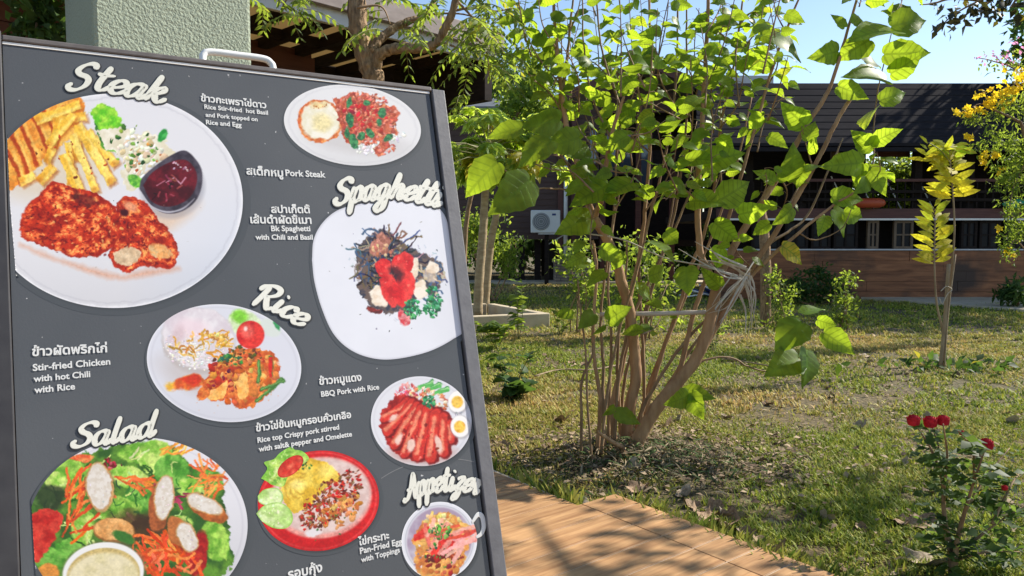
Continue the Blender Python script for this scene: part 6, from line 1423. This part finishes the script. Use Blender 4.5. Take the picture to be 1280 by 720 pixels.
# small plants on the lawn left of the big shrub
def plantlet(label, px, py, h, seed, m='small_leaf', L=.09, n=16, spread=.12, group='young plants on the lawn beside the menu board'):
    g = onz(px, py, 0); t = thing('young_plant', label, 'plant', g, group); R = np.random.default_rng(seed); sb = MB(); lv = Leaves()
    for k in range(3):
        e = g + np.array([R.normal() * spread * .6, R.normal() * spread * .6, h * R.uniform(.7, 1)]); P3 = spline([g + [0, 0, -.02], (g + e) / 2 + R.normal(size=3) * .02, e], 6); sb.tube(P3, taper(len(P3), .006, .002), 5)
        for i in range(n):
            q = P3[min(len(P3) - 1, int(len(P3) * (.25 + .75 * R.random())))]; a = R.uniform(0, 6.28); lv.put(T_OVAL, q, np.array([math.cos(a), math.sin(a), R.uniform(-.2, .6)]), np.array([0, 0, 1.]) + R.normal(size=3) * .3, L * R.uniform(.6, 1.2), .9, R.random() * .9)
    sb.build('stems', M['green_stem'], t, True); lv.build('foliage', M[m], t)
plantlet('bright leafy seedling at the corner of the concrete kerb', 648, 425, .72, 1, L=.13, n=14)
plantlet('low spreading plant right beside the edge of the menu board', 622, 436, .30, 2, L=.12, n=22, spread=.3)
plantlet('thin dark-leaved plant on the lawn between menu board and big shrub', 640, 495, .40, 3, 'dark_leaf', .10, 9)
plantlet('low tuft of slim leaves below the thin dark-leaved plant', 650, 500, .14, 4, 'dark_leaf', .14, 12, .2)
plantlet('small yellowish plant near the far end of the concrete kerb', 700, 418, .35, 5, L=.07, n=12, spread=.2)
plantlet('small leafy plant at the foot of the big shrub on its far side', 893, 440, .3, 6, L=.09, n=10, spread=.2)

# ---------------------------------------------- post, sapling with stakes, yellow flowering shrub, rose
b = MB(); p0 = onz(957, 408, 0); P3 = pxpath([(957, 410), (957, 370), (957, 330), (955, 290), (951, 262)], p0[1], p0[1], 6); P3[0][2] = -.05; b.tube(P3, taper(len(P3), .075, .068) * (1 + .03 * np.sin(np.arange(len(P3)) * 1.3)), 12)
tag(b.build('wooden_post', M['bark_rough'], smooth=True, origin=p0), 'short weathered wooden post on the lawn behind the big shrub', 'post')
sap_foot = onz(1178, 462, 0); Ys = sap_foot[1]
sap = thing('sapling', 'thin sapling with yellow and lime leaves in two tufts, alone on the lawn', 'sapling', sap_foot)
lv = Leaves()
for pts in ([(1178, 462), (1179, 420), (1171, 380), (1168, 330), (1169, 270)], [(1177, 462), (1184, 400), (1189, 340), (1193, 290), (1191, 240), (1185, 175)]):
    P3 = pxpath(pts, Ys, Ys, 8); b = MB(); b.tube(P3, taper(len(P3), .013, .005), 7); b.build('stem', M['dead_stem'], sap, True)
def tuft(top, bot, n, L):
    for k in range(n):
        t = k / (n - 1); p = at(bot[0] + (top[0] - bot[0]) * t, bot[1] + (top[1] - bot[1]) * t, Ys); side = 1 if k % 2 else -1; dy = rng.normal() * .45
        d = np.array([side, dy * .7, .30 + .65 * t ** 1.5 + rng.normal() * .12]); lv.put(T_SLIM, p, d, np.array([-side * .2, -1.0, .25]) + rng.normal(size=3) * .22, L * (1 - .25 * t) * rng.uniform(.75, 1.1), 1.1, np.clip(.94 - t * .7 + rng.normal() * .14, .02, .92))
tuft((1168, 258), (1168, 330), 28, .235); tuft((1189, 190), (1190, 248), 30, .235); tuft((1160, 180), (1158, 200), 7, .15)
for k in range(14):
    a = rng.uniform(0, 6.28); lv.put(T_SLIM, at(1187, 186, Ys) + rng.normal(size=3) * .02, np.array([math.cos(a), math.sin(a), rng.uniform(-.3, .7)]), np.array([0, -1., .4]), rng.uniform(.12, .24), 1.4, rng.uniform(.1, .45))
for k in range(16):
    a = rng.uniform(0, 6.28); lv.put(T_SLIM, at(1178 + rng.normal() * 3, 205 + rng.normal() * 8, Ys), np.array([math.cos(a), math.sin(a), rng.uniform(-.5, .5)]), np.array([0, -1., .4]), rng.uniform(.10, .18), 1.4, rng.uniform(.75, .93))
b = MB(); P3 = pxpath([(1189, 205), (1176, 188), (1160, 178)], Ys, Ys - .1, 5); b.tube(P3, .004, 5); b.build('side_twig', M['green_stem'], sap, True)
lv.build('foliage', M['yellow_leaf'], sap)
for k, (pts, lab) in enumerate((([(1175, 463), (1181, 400), (1186, 330)], 'thicker grey stake standing against the yellow-leaved sapling'), ([(1180, 462), (1185, 390), (1194, 318)], 'slim leaning stake tied to the yellow-leaved sapling'))):
    b = MB(); P3 = pxpath(pts, Ys - .03, Ys - .03, 5); P3[0][2] = -.03; b.tube(P3, .016 if k == 0 else .009, 8); tag(b.build('stake', M['dead_stem'], smooth=True, origin=onz(1176, 462)), lab, 'stake', 'stakes of the sapling')
b = MB(); b.tube(pxpath([(1176, 364), (1183, 358), (1190, 362), (1184, 368), (1178, 380), (1174, 372)], Ys - .06, Ys - .06, 6), .004, 5)
tag(b.build('twine', M['straw'], smooth=True, origin=at(1183, 362, Ys)), 'loop of pale twine knotted round the sapling and its stakes', 'twine')

Yy = 9.0
yb = thing('flowering_shrub', 'tall shrub with clusters of yellow flowers before the dark long house', 'shrub', atg(1300, Yy))
sb = MB(); lv = Leaves(); fl = MB(); fl_pts = []; fl_sets = []; all_fl = []
for pts, r in (([(1302, 395), (1298, 300), (1290, 220), (1278, 160), (1270, 150), (1244, 138)], .03), ([(1290, 220), (1296, 150), (1285, 90)], .02), ([(1278, 160), (1282, 200), (1268, 230), (1262, 260)], .012), ([(1300, 330), (1286, 318), (1270, 300), (1262, 310)], .012), ([(1244, 138), (1225, 130), (1205, 140)], .008), ([(1285, 90), (1262, 110), (1240, 116)], .01)):
    P3 = pxpath(pts, Yy, Yy - .1, 6); sb.tube(P3, taper(len(P3), r, r * .4), 7)
for x, y, sx, sy, n in ((1215, 138, 16, 8, 26), (1240, 130, 14, 9, 24), (1262, 112, 16, 10, 30), (1280, 96, 14, 12, 30), (1232, 116, 10, 5, 8), (1212, 172, 6, 4, 6), (1240, 195, 16, 5, 12), (1228, 205, 8, 6, 6), (1251, 212, 4, 4, 4), (1247, 286, 5, 3, 5), (1260, 315, 8, 5, 6), (1195, 140, 6, 3, 6)):
    for _ in range(n): fl_pts.append((x + rng.normal() * sx * .5, y + rng.normal() * sy * .6))
    fl_sets.append(fl_pts); fl_pts = []
rest_fl = Leaves(); fl_all = [q for st_ in fl_sets for q in st_]; rng.shuffle(fl_all)
for x, y in fl_all:
    flv = Leaves() if len(all_fl) < 100 else rest_fl; all_fl.append(flv)
    p = at(x, y, Yy - .1 + rng.normal() * .12); ax = rng.normal(size=3); ax[1] -= .6; ax /= np.linalg.norm(ax); a_ = np.cross(ax, [.2, .3, .9]); a_ /= np.linalg.norm(a_); b_ = np.cross(ax, a_)
    for k in range(5): th = k * 1.2566; flv.put(T_SMALL, p, a_ * math.cos(th) + b_ * math.sin(th) + ax * .55, ax, .045, 1.5, .5)
for c, r, nc, per in ((at(1250, 178, Yy), (.32, .25, .14), 20, 16), (at(1268, 130, Yy), (.28, .25, .2), 26, 14), (at(1262, 220, Yy), (.22, .2, .26), 26, 18), (at(1270, 258, Yy), (.14, .14, .18), 14, 16), (at(1266, 292, Yy), (.18, .16, .16), 20, 16), (at(1285, 200, Yy), (.2, .2, .5), 30, 16), (at(1222, 148, Yy), (.18, .15, .06), 10, 10), (at(1258, 315, Yy), (.12, .12, .07), 8, 10)):
    p, tone = clumps(c, r, nc, per, .04); leaf_cloud(lv, T_SLIM, p, .075, -.5, tone)
sb.build('stems', M['bark_thin'], yb, True); lv.build('foliage', M['small_leaf'], yb); [q.build('flower', M['flower_yellow'], yb) for q in all_fl[:100]]; struct(rest_fl.build('flowers', M['flower_yellow'], yb), 'stuff')
pk = thing('bougainvillea', 'pink-flowered bougainvillea sprays against the sky above the yellow flowers', 'shrub', atg(1330, 9.6))
sb = MB(); lv = Leaves(); flv = Leaves()
for pts in ([(1335, 390), (1322, 250), (1300, 140), (1272, 90), (1240, 76), (1220, 72)], [(1300, 140), (1290, 80), (1275, 62)], [(1280, 98), (1262, 78), (1250, 68)]):
    P3 = pxpath(pts, 9.6, 9.5, 6); sb.tube(P3, taper(len(P3), .02 if pts[0][1] > 300 else .008, .004), 6)
for x, y, n, L in ((1228, 74, 14, .05), (1250, 70, 22, .055), (1262, 76, 14, .055), (1272, 56, 14, .055)):
    p = np.array([at(x + rng.normal() * 7, y + rng.normal() * 4, 9.5 + rng.normal() * .1) for _ in range(n)]); flv = Leaves(); leaf_cloud(flv, T_SMALL, p, L, 0); struct(flv.build('flower_spray', M['flower_pink'], pk), 'stuff')
for x, y, n in ((1245, 82, 26), (1262, 92, 40), (1276, 80, 40), (1285, 66, 30), (1234, 84, 10), (1290, 110, 60)):
    p = np.array([at(x + rng.normal() * 8, y + rng.normal() * 6, 9.6 + rng.normal() * .15) for _ in range(n)]); leaf_cloud(lv, T_SMALL, p, .06)
sb.build('stems', M['bark_thin'], pk, True); lv.build('foliage', M['small_leaf'], pk)

# overhanging dark branch, its tree stands out of the frame to the right
ob_ = thing('overhanging_branch', 'dark drooping branch of dry-looking leaves against the sky, top corner', 'branch', at(1290, -40, 5.0))
sb = MB(); lv = Leaves(); flv = Leaves()
for pts in ([(1420, -90), (1330, -50), (1262, -12), (1222, 2), (1190, 20), (1172, 38)], [(1250, -8), (1232, 6), (1218, 18)], [(1225, 0), (1190, -2), (1168, 4), (1150, 6)], [(1290, -28), (1270, 0), (1262, 10)], [(1340, -56), (1300, 0), (1280, 14)]):
    P3 = pxpath(pts, 5.0, 4.9, 6); sb.tube(P3, taper(len(P3), .012, .003), 6)
for x, y, sx, sy, n in ((1232, 4, 22, 9, 60), (1200, 18, 10, 8, 16), (1178, 34, 7, 6, 12), (1170, 3, 12, 4, 12), (1205, 26, 5, 5, 6), (1248, 20, 6, 5, 8), (1272, 18, 6, 6, 8), (1270, -10, 24, 10, 60), (1320, -30, 40, 16, 80)):
    p = np.array([at(x + rng.normal() * sx, y + rng.normal() * sy, 4.95 + rng.normal() * .12) for _ in range(n)]); leaf_cloud(lv, T_SMALL, p, .075, -.5)
for c_, r_, nc_ in (((3.3, 3.9, 3.0), (.75, .6, .3), 15), ((4.2, 4.2, 3.5), (.8, .7, .4), 22), ((4.9, 4.75, 3.2), (.6, .45, .25), 14), ((5.3, 5.15, 3.3), (.7, .45, .2), 18), ((6.1, 5.3, 3.5), (.6, .5, .2), 12), ((2.9, 3.2, 3.1), (.4, .5, .22), 6)):  # leaf clumps outside the view, added to dapple the deck and near lawn
    p, tone = clumps(c_, r_, nc_, 10, .09); ok = ~((p[:, 2] < 1.2 + .375 * p[:, 1]) & (p[:, 0] < .70 * p[:, 1])); leaf_cloud(lv, T_SMALL, p[ok], .10, -.5)
for q in ([(5.2, 4.6, 4.2), (4.2, 4.1, 3.5), (3.3, 3.8, 3.05), (2.7, 3.3, 3.1)], [(4.2, 4.1, 3.5), (3.8, 4.6, 3.3)]): sb.tube(spline(q, 6), taper(len(spline(q, 6)), .03, .008), 6)
sb.build('branch', M['bark_thin'], ob_, True); lv.build('foliage', M['brown_leaf'], ob_)

# rose bush
rs = thing('rose_bush', 'dark leafy rose bush with small red blooms at the near edge of the lawn', 'rose bush', onz(1190, 722, 0))
Y0 = onz(1190, 722)[1]; sb = MB(); lv = Leaves()
canes = [[(1190, 724), (1188, 690), (1180, 640), (1178, 600), (1163, 560), (1144, 530)], [(1192, 724), (1196, 680), (1206, 640), (1218, 600), (1232, 560)], [(1190, 700), (1180, 660), (1179, 610), (1176, 570), (1165, 532)], [(1180, 610), (1184, 570), (1179, 530)], [(1200, 690), (1225, 670), (1252, 650), (1285, 630)], [(1206, 640), (1230, 600), (1262, 560)], [(1195, 700), (1232, 690), (1275, 690)], [(1218, 600), (1216, 560), (1202, 545)], [(1240, 655), (1262, 610), (1275, 590)]]
cp_ = []
for k, pts in enumerate(canes):
    P3 = pxpath(pts, Y0 - .02, Y0 + rng.normal() * .12, 7); sb.tube(P3, taper(len(P3), .012 if k < 2 else .006, .0022), 6); cp_.append(P3)
for P3 in cp_:
    for i in range(3, len(P3)):
        if i % 3: continue
        for _ in range(2):
            q = P3[i] + rng.normal(size=3) * .02; a = rng.uniform(0, 6.28); d = np.array([math.cos(a), math.sin(a), rng.uniform(-.3, .5)]); d /= np.linalg.norm(d)
            for s_, l in ((.0, .036), (.03, .042), (.06, .046)):
                for sg in (-1, 1): lv.put(T_OVAL if 0 else T_SMALL, q + d * s_, d * .5 + sg * np.cross(d, [0, 0, 1]) * .8, np.array([0, 0, 1]) + rng.normal(size=3) * .5, l * rng.uniform(.8, 1.2), 1.25, rng.random() * .8)
p = np.concatenate([rin(at(1205, 600, Y0), (.12, .12, .08), 36), rin(at(1258, 640, Y0), (.12, .12, .12), 40), rin(at(1265, 690, Y0), (.10, .12, .06), 40), rin(at(1180, 590, Y0), (.05, .08, .07), 16)])
leaf_cloud(lv, T_SMALL, p, .036, -.1)
sb.build('stems', M['bark_thin'], rs, True); lv.build('foliage', M['rose_leaf'], rs)
def bloom(px, py, Y, R_):
    c = at(px, py, Y); mb = MB(); ga = 2.39996
    for k in range(26):
        t = (k + .5) / 26; el = 1.45 - 1.7 * t; a = k * ga; o = np.array([math.cos(a) * math.cos(el), math.sin(a) * math.cos(el), math.sin(el)]); s_ = np.cross([0, 0, 1.0], o); s_ /= np.linalg.norm(s_) + 1e-9; u_ = np.cross(o, s_)
        w_ = R_ * (.34 + .3 * t); pos = c + o * R_ * (.80 + .22 * t)
        pts = []; f = []
        for i in range(4):
            for j in range(4):
                x, y = (j - 1.5) / 1.5, (i - 1.5) / 1.5; bend = -.35 * x * x + (.25 * y * y if y > 0 else -.2 * y * y); m_ = 1 - .3 * abs(x) * max(y, 0); pts.append(pos + s_ * x * w_ * m_ + u_ * y * w_ * .9 + o * bend * w_)
        for i in range(3):
            for j in range(3): f.append((i * 4 + j, i * 4 + j + 1, i * 4 + j + 5, i * 4 + j + 4))
        mb.add(pts, f)
    nu, nv = 20, 12; vv = []
    for i in range(nv + 1):
        for j in range(nu):
            th, ph = math.pi * i / nv, 2 * math.pi * j / nu; o = np.array([math.sin(th) * math.cos(ph), math.sin(th) * math.sin(ph), math.cos(th) * .85]); k_ = 1 + .13 * math.sin(5 * ph + 7 * th) + .09 * math.sin(3 * ph - 11 * th + px); vv.append(c + o * R_ * .92 * k_)
    mb.add(vv, [(i * nu + j, i * nu + (j + 1) % nu, (i + 1) * nu + (j + 1) % nu, (i + 1) * nu + j) for i in range(nv) for j in range(nu)])
    mb.build('bloom', M['rose'], rs, True)
for q in ((1142, 526, .021), (1163, 528, .022), (1179, 526, .020), (1233, 556, .022), (1202, 541, .009), (1256, 610, .010)): bloom(q[0], q[1], Y0 - .05, q[2])

# ---------------------------------------------- lawn: blades as one mass, fallen leaves one by one
def blades(n, xr_, yr_, h, wd, seed, dens=None):
    R = np.random.default_rng(seed); x = R.uniform(*xr_, n); y = R.uniform(*yr_, n); keep = ~on_deck(x, y, .0)
    keep &= (x > -.74 * y - .6) & (x < .74 * y + 1.3)
    dx, dy = x - .72, y - 4.1; d = np.hypot(dx / .75, dy / .55); keep &= (R.random(n) < np.clip(.12 + d * .5, 0, 1))
    pat = fbm(x * .8 + 9, y * .8 + 3, 5); p2 = fbm(x * 5 + 1, y * 5 + 7, 15, 3); keep &= R.random(n) < np.clip((pat - .16) * 3.2, .25, 1) * np.clip((p2 - .29) * 4.0, .08, 1)
    x, y = x[keep], y[keep]; n = len(x); z = ground_z(x, y)
    hh = h * R.uniform(.45, 1.25, n) * (0.45 + 1.1 * fbm(x * 3.1, y * 3.1, 8, 3)); a = R.uniform(0, 6.28, n); lean = R.uniform(.2, 1.25, n); w_ = wd * R.uniform(.6, 1.3, n)
    dirv = np.stack([np.cos(a), np.sin(a)], 1); side = np.stack([-np.sin(a), np.cos(a)], 1)
    base = np.stack([x, y, z - .004], 1)
    def P(t, ww):
        c = base.copy(); c[:, :2] += dirv * (hh * lean * t ** 1.6)[:, None]; c[:, 2] += hh * t * (1 - .30 * t * np.minimum(lean, 1)); l = c.copy(); r = c.copy(); l[:, :2] -= side * (w_ * ww)[:, None]; r[:, :2] += side * (w_ * ww)[:, None]; return l, r
    l0, r0 = P(0, .5); l1, r1 = P(.55, .42); l2, r2 = P(1, .05)
    v = np.stack([l0, r0, l1, r1, l2, r2], 1).reshape(-1, 3); q = (np.arange(n) * 6)[:, None]
    f = np.concatenate([q + np.array([0, 1, 3, 2]), q + np.array([2, 3, 5, 4])])
    dry = fbm(x * .55 + 20, y * .55 + 4, 11, 5); brown = np.clip((x - 1.8) / 1.5, 0, 1) * np.clip(1 - abs(y - 7.6) / 2.2, 0, 1)
    t = np.clip((dry - .46) * 2.6 + .75 * brown * fbm(x * 1.5, y * 1.5, 3) + R.normal(size=n) * .25, 0, 1)[:, None]
    g1, g2 = np.array([.11, .19, .025]), np.array([.42, .44, .055]); st_, br = np.array([.74, .57, .24]), np.array([.50, .28, .11]); m1 = R.random(n)[:, None]; m2 = R.random(n)[:, None]
    col = (g1 * (1 - m1) + g2 * m1) * (1 - t) + (st_ * (1 - m2) + br * m2) * t
    return v, f, np.repeat(col, 6, 0)
B_ = [blades(220000, (-.9, 4.2), (2.2, 5.2), .034, .0075, 1), blades(190000, (-2.5, 7), (5.0, 9.2), .040, .0125, 2), blades(100000, (-5, 11), (9.0, 16.2), .055, .02, 3), blades(16000, (-4, 7), (16, 20.3), .05, .03, 4)]
def edge_tufts(n, seed):
    R = np.random.default_rng(seed); t = R.uniform(-.05, 2.2, n); s_ = .015 + abs(R.normal(size=n)) * .035; lo = R.random(n) < .35
    s_[lo] = LOW_S + .015 + abs(R.normal(size=lo.sum())) * .03; t[lo] = R.uniform(-2.2, -.02, lo.sum())
    x = DECK_O[0] + DECK_S[0] * s_ + DECK_T[0] * t; y = DECK_O[1] + DECK_S[1] * s_ + DECK_T[1] * t; keep = R.random(n) < np.clip((fbm(x * 6, y * 6, 2) - .3) * 4, .05, 1); x, y = x[keep], y[keep]; n = len(x)
    lv = Leaves(); a = R.uniform(0, 6.28, n); lv.put(T_SLIM, np.stack([x, y, np.full(n, -.02)], 1), np.stack([np.cos(a) * .5, np.sin(a) * .5, R.uniform(.8, 1.6, n)], 1), np.stack([np.cos(a + 1.57), np.sin(a + 1.57), np.full(n, .3)], 1), R.uniform(.07, .17, n), R.uniform(.25, .5, n))
    r = np.repeat(R.random(n), 6)[:, None]; c = np.array([.10, .18, .025]) * (1 - r) + np.array([.42, .38, .08]) * r
    return np.concatenate(lv.v), np.concatenate(lv.f), c
_ev, _ef, _ec = edge_tufts(2600, 5)
vs, fs, cs, n0 = [], [], [], 0
for v, f, c in B_: vs.append(v); fs.append(f + n0); cs.append(c); n0 += len(v)
M['grass'] = attr_mat('grass_blade', rough=.6, spec=.25, tfac=.35)
struct(link_mesh('edge_grass', _ev, _ef, M['grass'], attrs={'col': _ec}), 'stuff')
struct(link_mesh('grass', np.concatenate(vs), np.concatenate(fs), M['grass'], attrs={'col': np.concatenate(cs)}), 'stuff')
# litter: crumbs of dry leaf too many to count
def litter(n, seed):
    R = np.random.default_rng(seed); x = np.concatenate([R.uniform(-.8, 3.6, n), .75 + R.normal(size=n) * .6]); y = np.concatenate([R.uniform(2.3, 9, n), 4.1 + R.normal(size=n) * .35]); ok = ~on_deck(x, y, -.03) & (y > 2.2); x, y = x[ok], y[ok]; n = len(x)
    lv = Leaves(); p = np.stack([x, y, ground_z(x, y) + R.uniform(.004, .03, n)], 1); a = R.uniform(0, 6.28, n); lv.put(T_SMALL, p, np.stack([np.cos(a), np.sin(a), R.normal(size=n) * .3], 1), np.stack([R.normal(size=n) * .4, R.normal(size=n) * .4, np.ones(n)], 1), R.uniform(.012, .05, n), R.uniform(.6, 1.3, n))
    r = np.repeat(R.random(n), 5)[:, None]; c = np.array([.10, .055, .03]) * (1 - r) + np.array([.40, .30, .19]) * r
    return link_mesh('leaf_litter', np.concatenate(lv.v), np.concatenate(lv.f), attr_mat('litter', rough=.9), smooth=False, attrs={'col': c})
struct(litter(3600, 21), 'stuff')
def curled_leaf(seed, m):
    R = np.random.default_rng(seed); tv, tf, _ = leaf_template(9, True, .5, .08, 0.0); v = tv.copy(); curl = R.uniform(.8, 1.8); tw = R.uniform(-1.2, 1.2)
    y = v[:, 1] - .5; v[:, 2] += curl * (y ** 2) * .8 + .06 * np.sin(9 * v[:, 0] + seed) + .05 * np.sin(11 * y + seed); c, s_ = np.cos(tw * y), np.sin(tw * y); x, z = v[:, 0].copy(), v[:, 2].copy(); v[:, 0] = x * c - z * s_; v[:, 2] = x * s_ + z * c; v[:, 1] = y * .85; v[:, 2] -= np.percentile(v[:, 2], 25)
    return v, tf
fallen_meshes = {}
def fallen(px, py, L, rz, kind, seed, label, group='fallen leaves scattered on the grass', z=0.012, tilt=.2):
    m = M['pale_leaf'] if kind == 'pale' else M['dry_leaf']; key = (kind, seed % 6)
    if key not in fallen_meshes:
        v, f = curled_leaf(seed % 6, m); v2 = np.concatenate([v, v + [0, 0, -.012]]); n = len(v)
        o = link_mesh('fallen_leaf', v2, np.concatenate([f, f[:, ::-1] + n]), m, smooth=True); fallen_meshes[key] = o.data
    else:
        o = bpy.data.objects.new('fallen_leaf', fallen_meshes[key]); COL.objects.link(o)
    g = onz(px, py, z); gz = float(ground_z(g[0], g[1])) if z < .09 else 0
    o.location = (g[0], g[1], gz + (z if z < .09 else .104)); o.scale = (L, L, L); o.rotation_euler = (tilt * math.sin(seed), tilt * math.cos(seed * 1.7), rz); tag(o, label, 'fallen leaf', group); return o
fallen(1152, 702, .16, .4, 'pale', 1, 'pale curled dry leaf beside the foot of the rose bush')
fallen(1150, 655, .15, 1.9, 'dry', 2, 'brown folded leaf on the grass behind the rose bush')
fallen(1118, 652, .13, .9, 'dry', 3, 'dark curled brown leaf next to the folded leaf behind the rose bush')
fallen(1072, 535, .13, 2.0, 'pale', 4, 'pale grey leaf on the sunny lawn, nearer to the big shrub than to the roses')
fallen(1262, 528, .14, .3, 'pale', 5, 'pale dry leaf on the lawn beyond the roses')
fallen(1124, 580, .09, 1.2, 'pale', 6, 'small whitish leaf on the grass below the three roses')
fallen(905, 654, .17, 2.3, 'dry', 7, 'large brown curled leaf at the edge of the wooden tiles')
fallen(878, 642, .15, .7, 'dry', 8, 'dark brown leaf standing against the edge of the wooden tiles')
fallen(952, 682, .12, 2.6, 'dry', 9, 'brown leaf lying at the tile edge near the corner of the lawn')
fallen(700, 525, .15, .5, 'dry', 10, 'reddish brown leaf on the litter in front of the thin stems')
fallen(828, 535, .15, 1.5, 'dry', 11, 'orange-brown leaf on the litter behind the slanting main stem')
fallen(786, 592, .12, 2.2, 'pale', 12, 'yellowish leaf lying just in front of the main stem')
fallen(1082, 445, .16, 1.1, 'pale', 13, 'pale leaf on the browned patch of lawn before the plank wall')
for px, py, L, rz, kd, sd in ((888, 650, .13, .2, 'dry', 14), (918, 664, .12, 1.1, 'pale', 15), (930, 672, .10, 2.2, 'dry', 16), (968, 690, .11, .9, 'dry', 17), (895, 640, .10, 2.9, 'dry', 18), (912, 646, .12, .6, 'pale', 19), (862, 632, .10, 1.8, 'dry', 20), (984, 700, .09, 2.5, 'pale', 21)):
    fallen(px, py, L, rz, kd, sd, 'dry leaf of the row that has gathered along the edge of the wooden tiles', 'dry leaves gathered along the tile edge', tilt=.5)
R = np.random.default_rng(33)
k = 0
while k < 60:
    g = (R.uniform(-.3, 4.6), 2.4 + 6.5 * R.random() ** 1.4)
    if bool(on_deck(g[0], g[1], .02)) or abs(g[0]) > .68 * g[1]: continue
    d = np.array([g[0], g[1], .01]) - CAM; px, py = 0, 0
    key = ('pale' if R.random() < .35 else 'dry', int(R.integers(6)))
    o = bpy.data.objects.new('fallen_leaf', fallen_meshes.get(key) or list(fallen_meshes.values())[0]); COL.objects.link(o); L = R.uniform(.05, .12)
    o.location = (g[0], g[1], float(ground_z(g[0], g[1])) + .014); o.scale = (L, L, L); o.rotation_euler = (R.normal() * .3, R.normal() * .3, R.uniform(0, 6.28))
    tag(o, 'small dry leaf among the many scattered over the grass', 'fallen leaf', 'fallen leaves scattered on the grass'); k += 1
# wilted clippings round the foot of the sapling
cl = Leaves(); p = sap_foot + np.stack([rng.normal(size=150) * .33 + .12, rng.normal(size=150) * .2, rng.uniform(.01, .07, 150)], 1); leaf_cloud(cl, T_SMALL, p, .11, -.1)
struct(cl.build('clippings', M['dark_leaf'], None), 'stuff')
# dry twigs by the root
b = MB()
for pts in ([(668, 470), (700, 462), (742, 462), (790, 452)], [(740, 590), (765, 575), (800, 566), (850, 570)], [(905, 448), (930, 452), (965, 458)]):
    P3 = np.array([onz(a, c_, .03) for a, c_ in pts]); b = MB(); b.tube(spline(P3, 5), .007, 6); tag(b.build('dry_twig', M['dead_stem'], smooth=True, origin=P3[0]), {668: 'long dry twig on the lawn behind the thin left stems', 740: 'pale dry twig on the litter before the main stem', 905: 'dry twig on the sunny lawn near the drooping low branch'}[pts[0][0]], 'twig', 'dry twigs on the lawn')
# unseen tree added beyond the frame on the right to shade the far lawn
c = np.array([12.6, 14.9, 6.0]); bush('shade_tree', 'tall broad tree added out of view beyond the flowering shrubs to shade the far lawn', 'tree', (12.8, 15.1, 0), [(c, (2.4, 2.2, 1.6), 110, 40), (c + [-.8, .6, -1.4], (1.6, 1.6, .9), 50, 40)], M['dark_leaf'], 6, .22, trunk=([(12.8, 15.1, 0), (12.7, 15.0, 3), c], .22, .1))
# dark dry mulch heaped round the foot of the big shrub
n = 3000; x = np.concatenate([.80 + rng.normal(size=n) * .33, .45 + rng.normal(size=n // 3) * .4]); y = np.concatenate([3.90 + rng.normal(size=n) * .19, 3.55 + rng.normal(size=n // 3) * .16]); ok = ~on_deck(x, y, .02); x, y = x[ok], y[ok]; n = len(x)
hgt = .075 * np.exp(-((x - .75) / .5) ** 2 - ((y - 3.95) / .3) ** 2); a = rng.uniform(0, 6.28, n)
ml = Leaves(); ml.put(T_SLIM, np.stack([x, y, ground_z(x, y) + .004 + hgt * rng.random(n)], 1), np.stack([np.cos(a), np.sin(a), rng.normal(size=n) * .45], 1), np.stack([rng.normal(size=n) * .5, rng.normal(size=n) * .5, np.ones(n)], 1), rng.uniform(.03, .085, n), rng.uniform(.2, .5, n))
r = np.repeat(rng.random(n), 6)[:, None]; g_ = np.repeat(rng.random(n) < .45, 6)[:, None]
c = np.where(g_, np.array([.05, .085, .025]) * (.6 + r), np.array([.05, .036, .022]) * (1 - r) + np.array([.34, .27, .17]) * r)
struct(link_mesh('mulch', np.concatenate(ml.v), np.concatenate(ml.f), attr_mat('mulch', rough=.9, spec=.2), attrs={'col': c}), 'stuff')
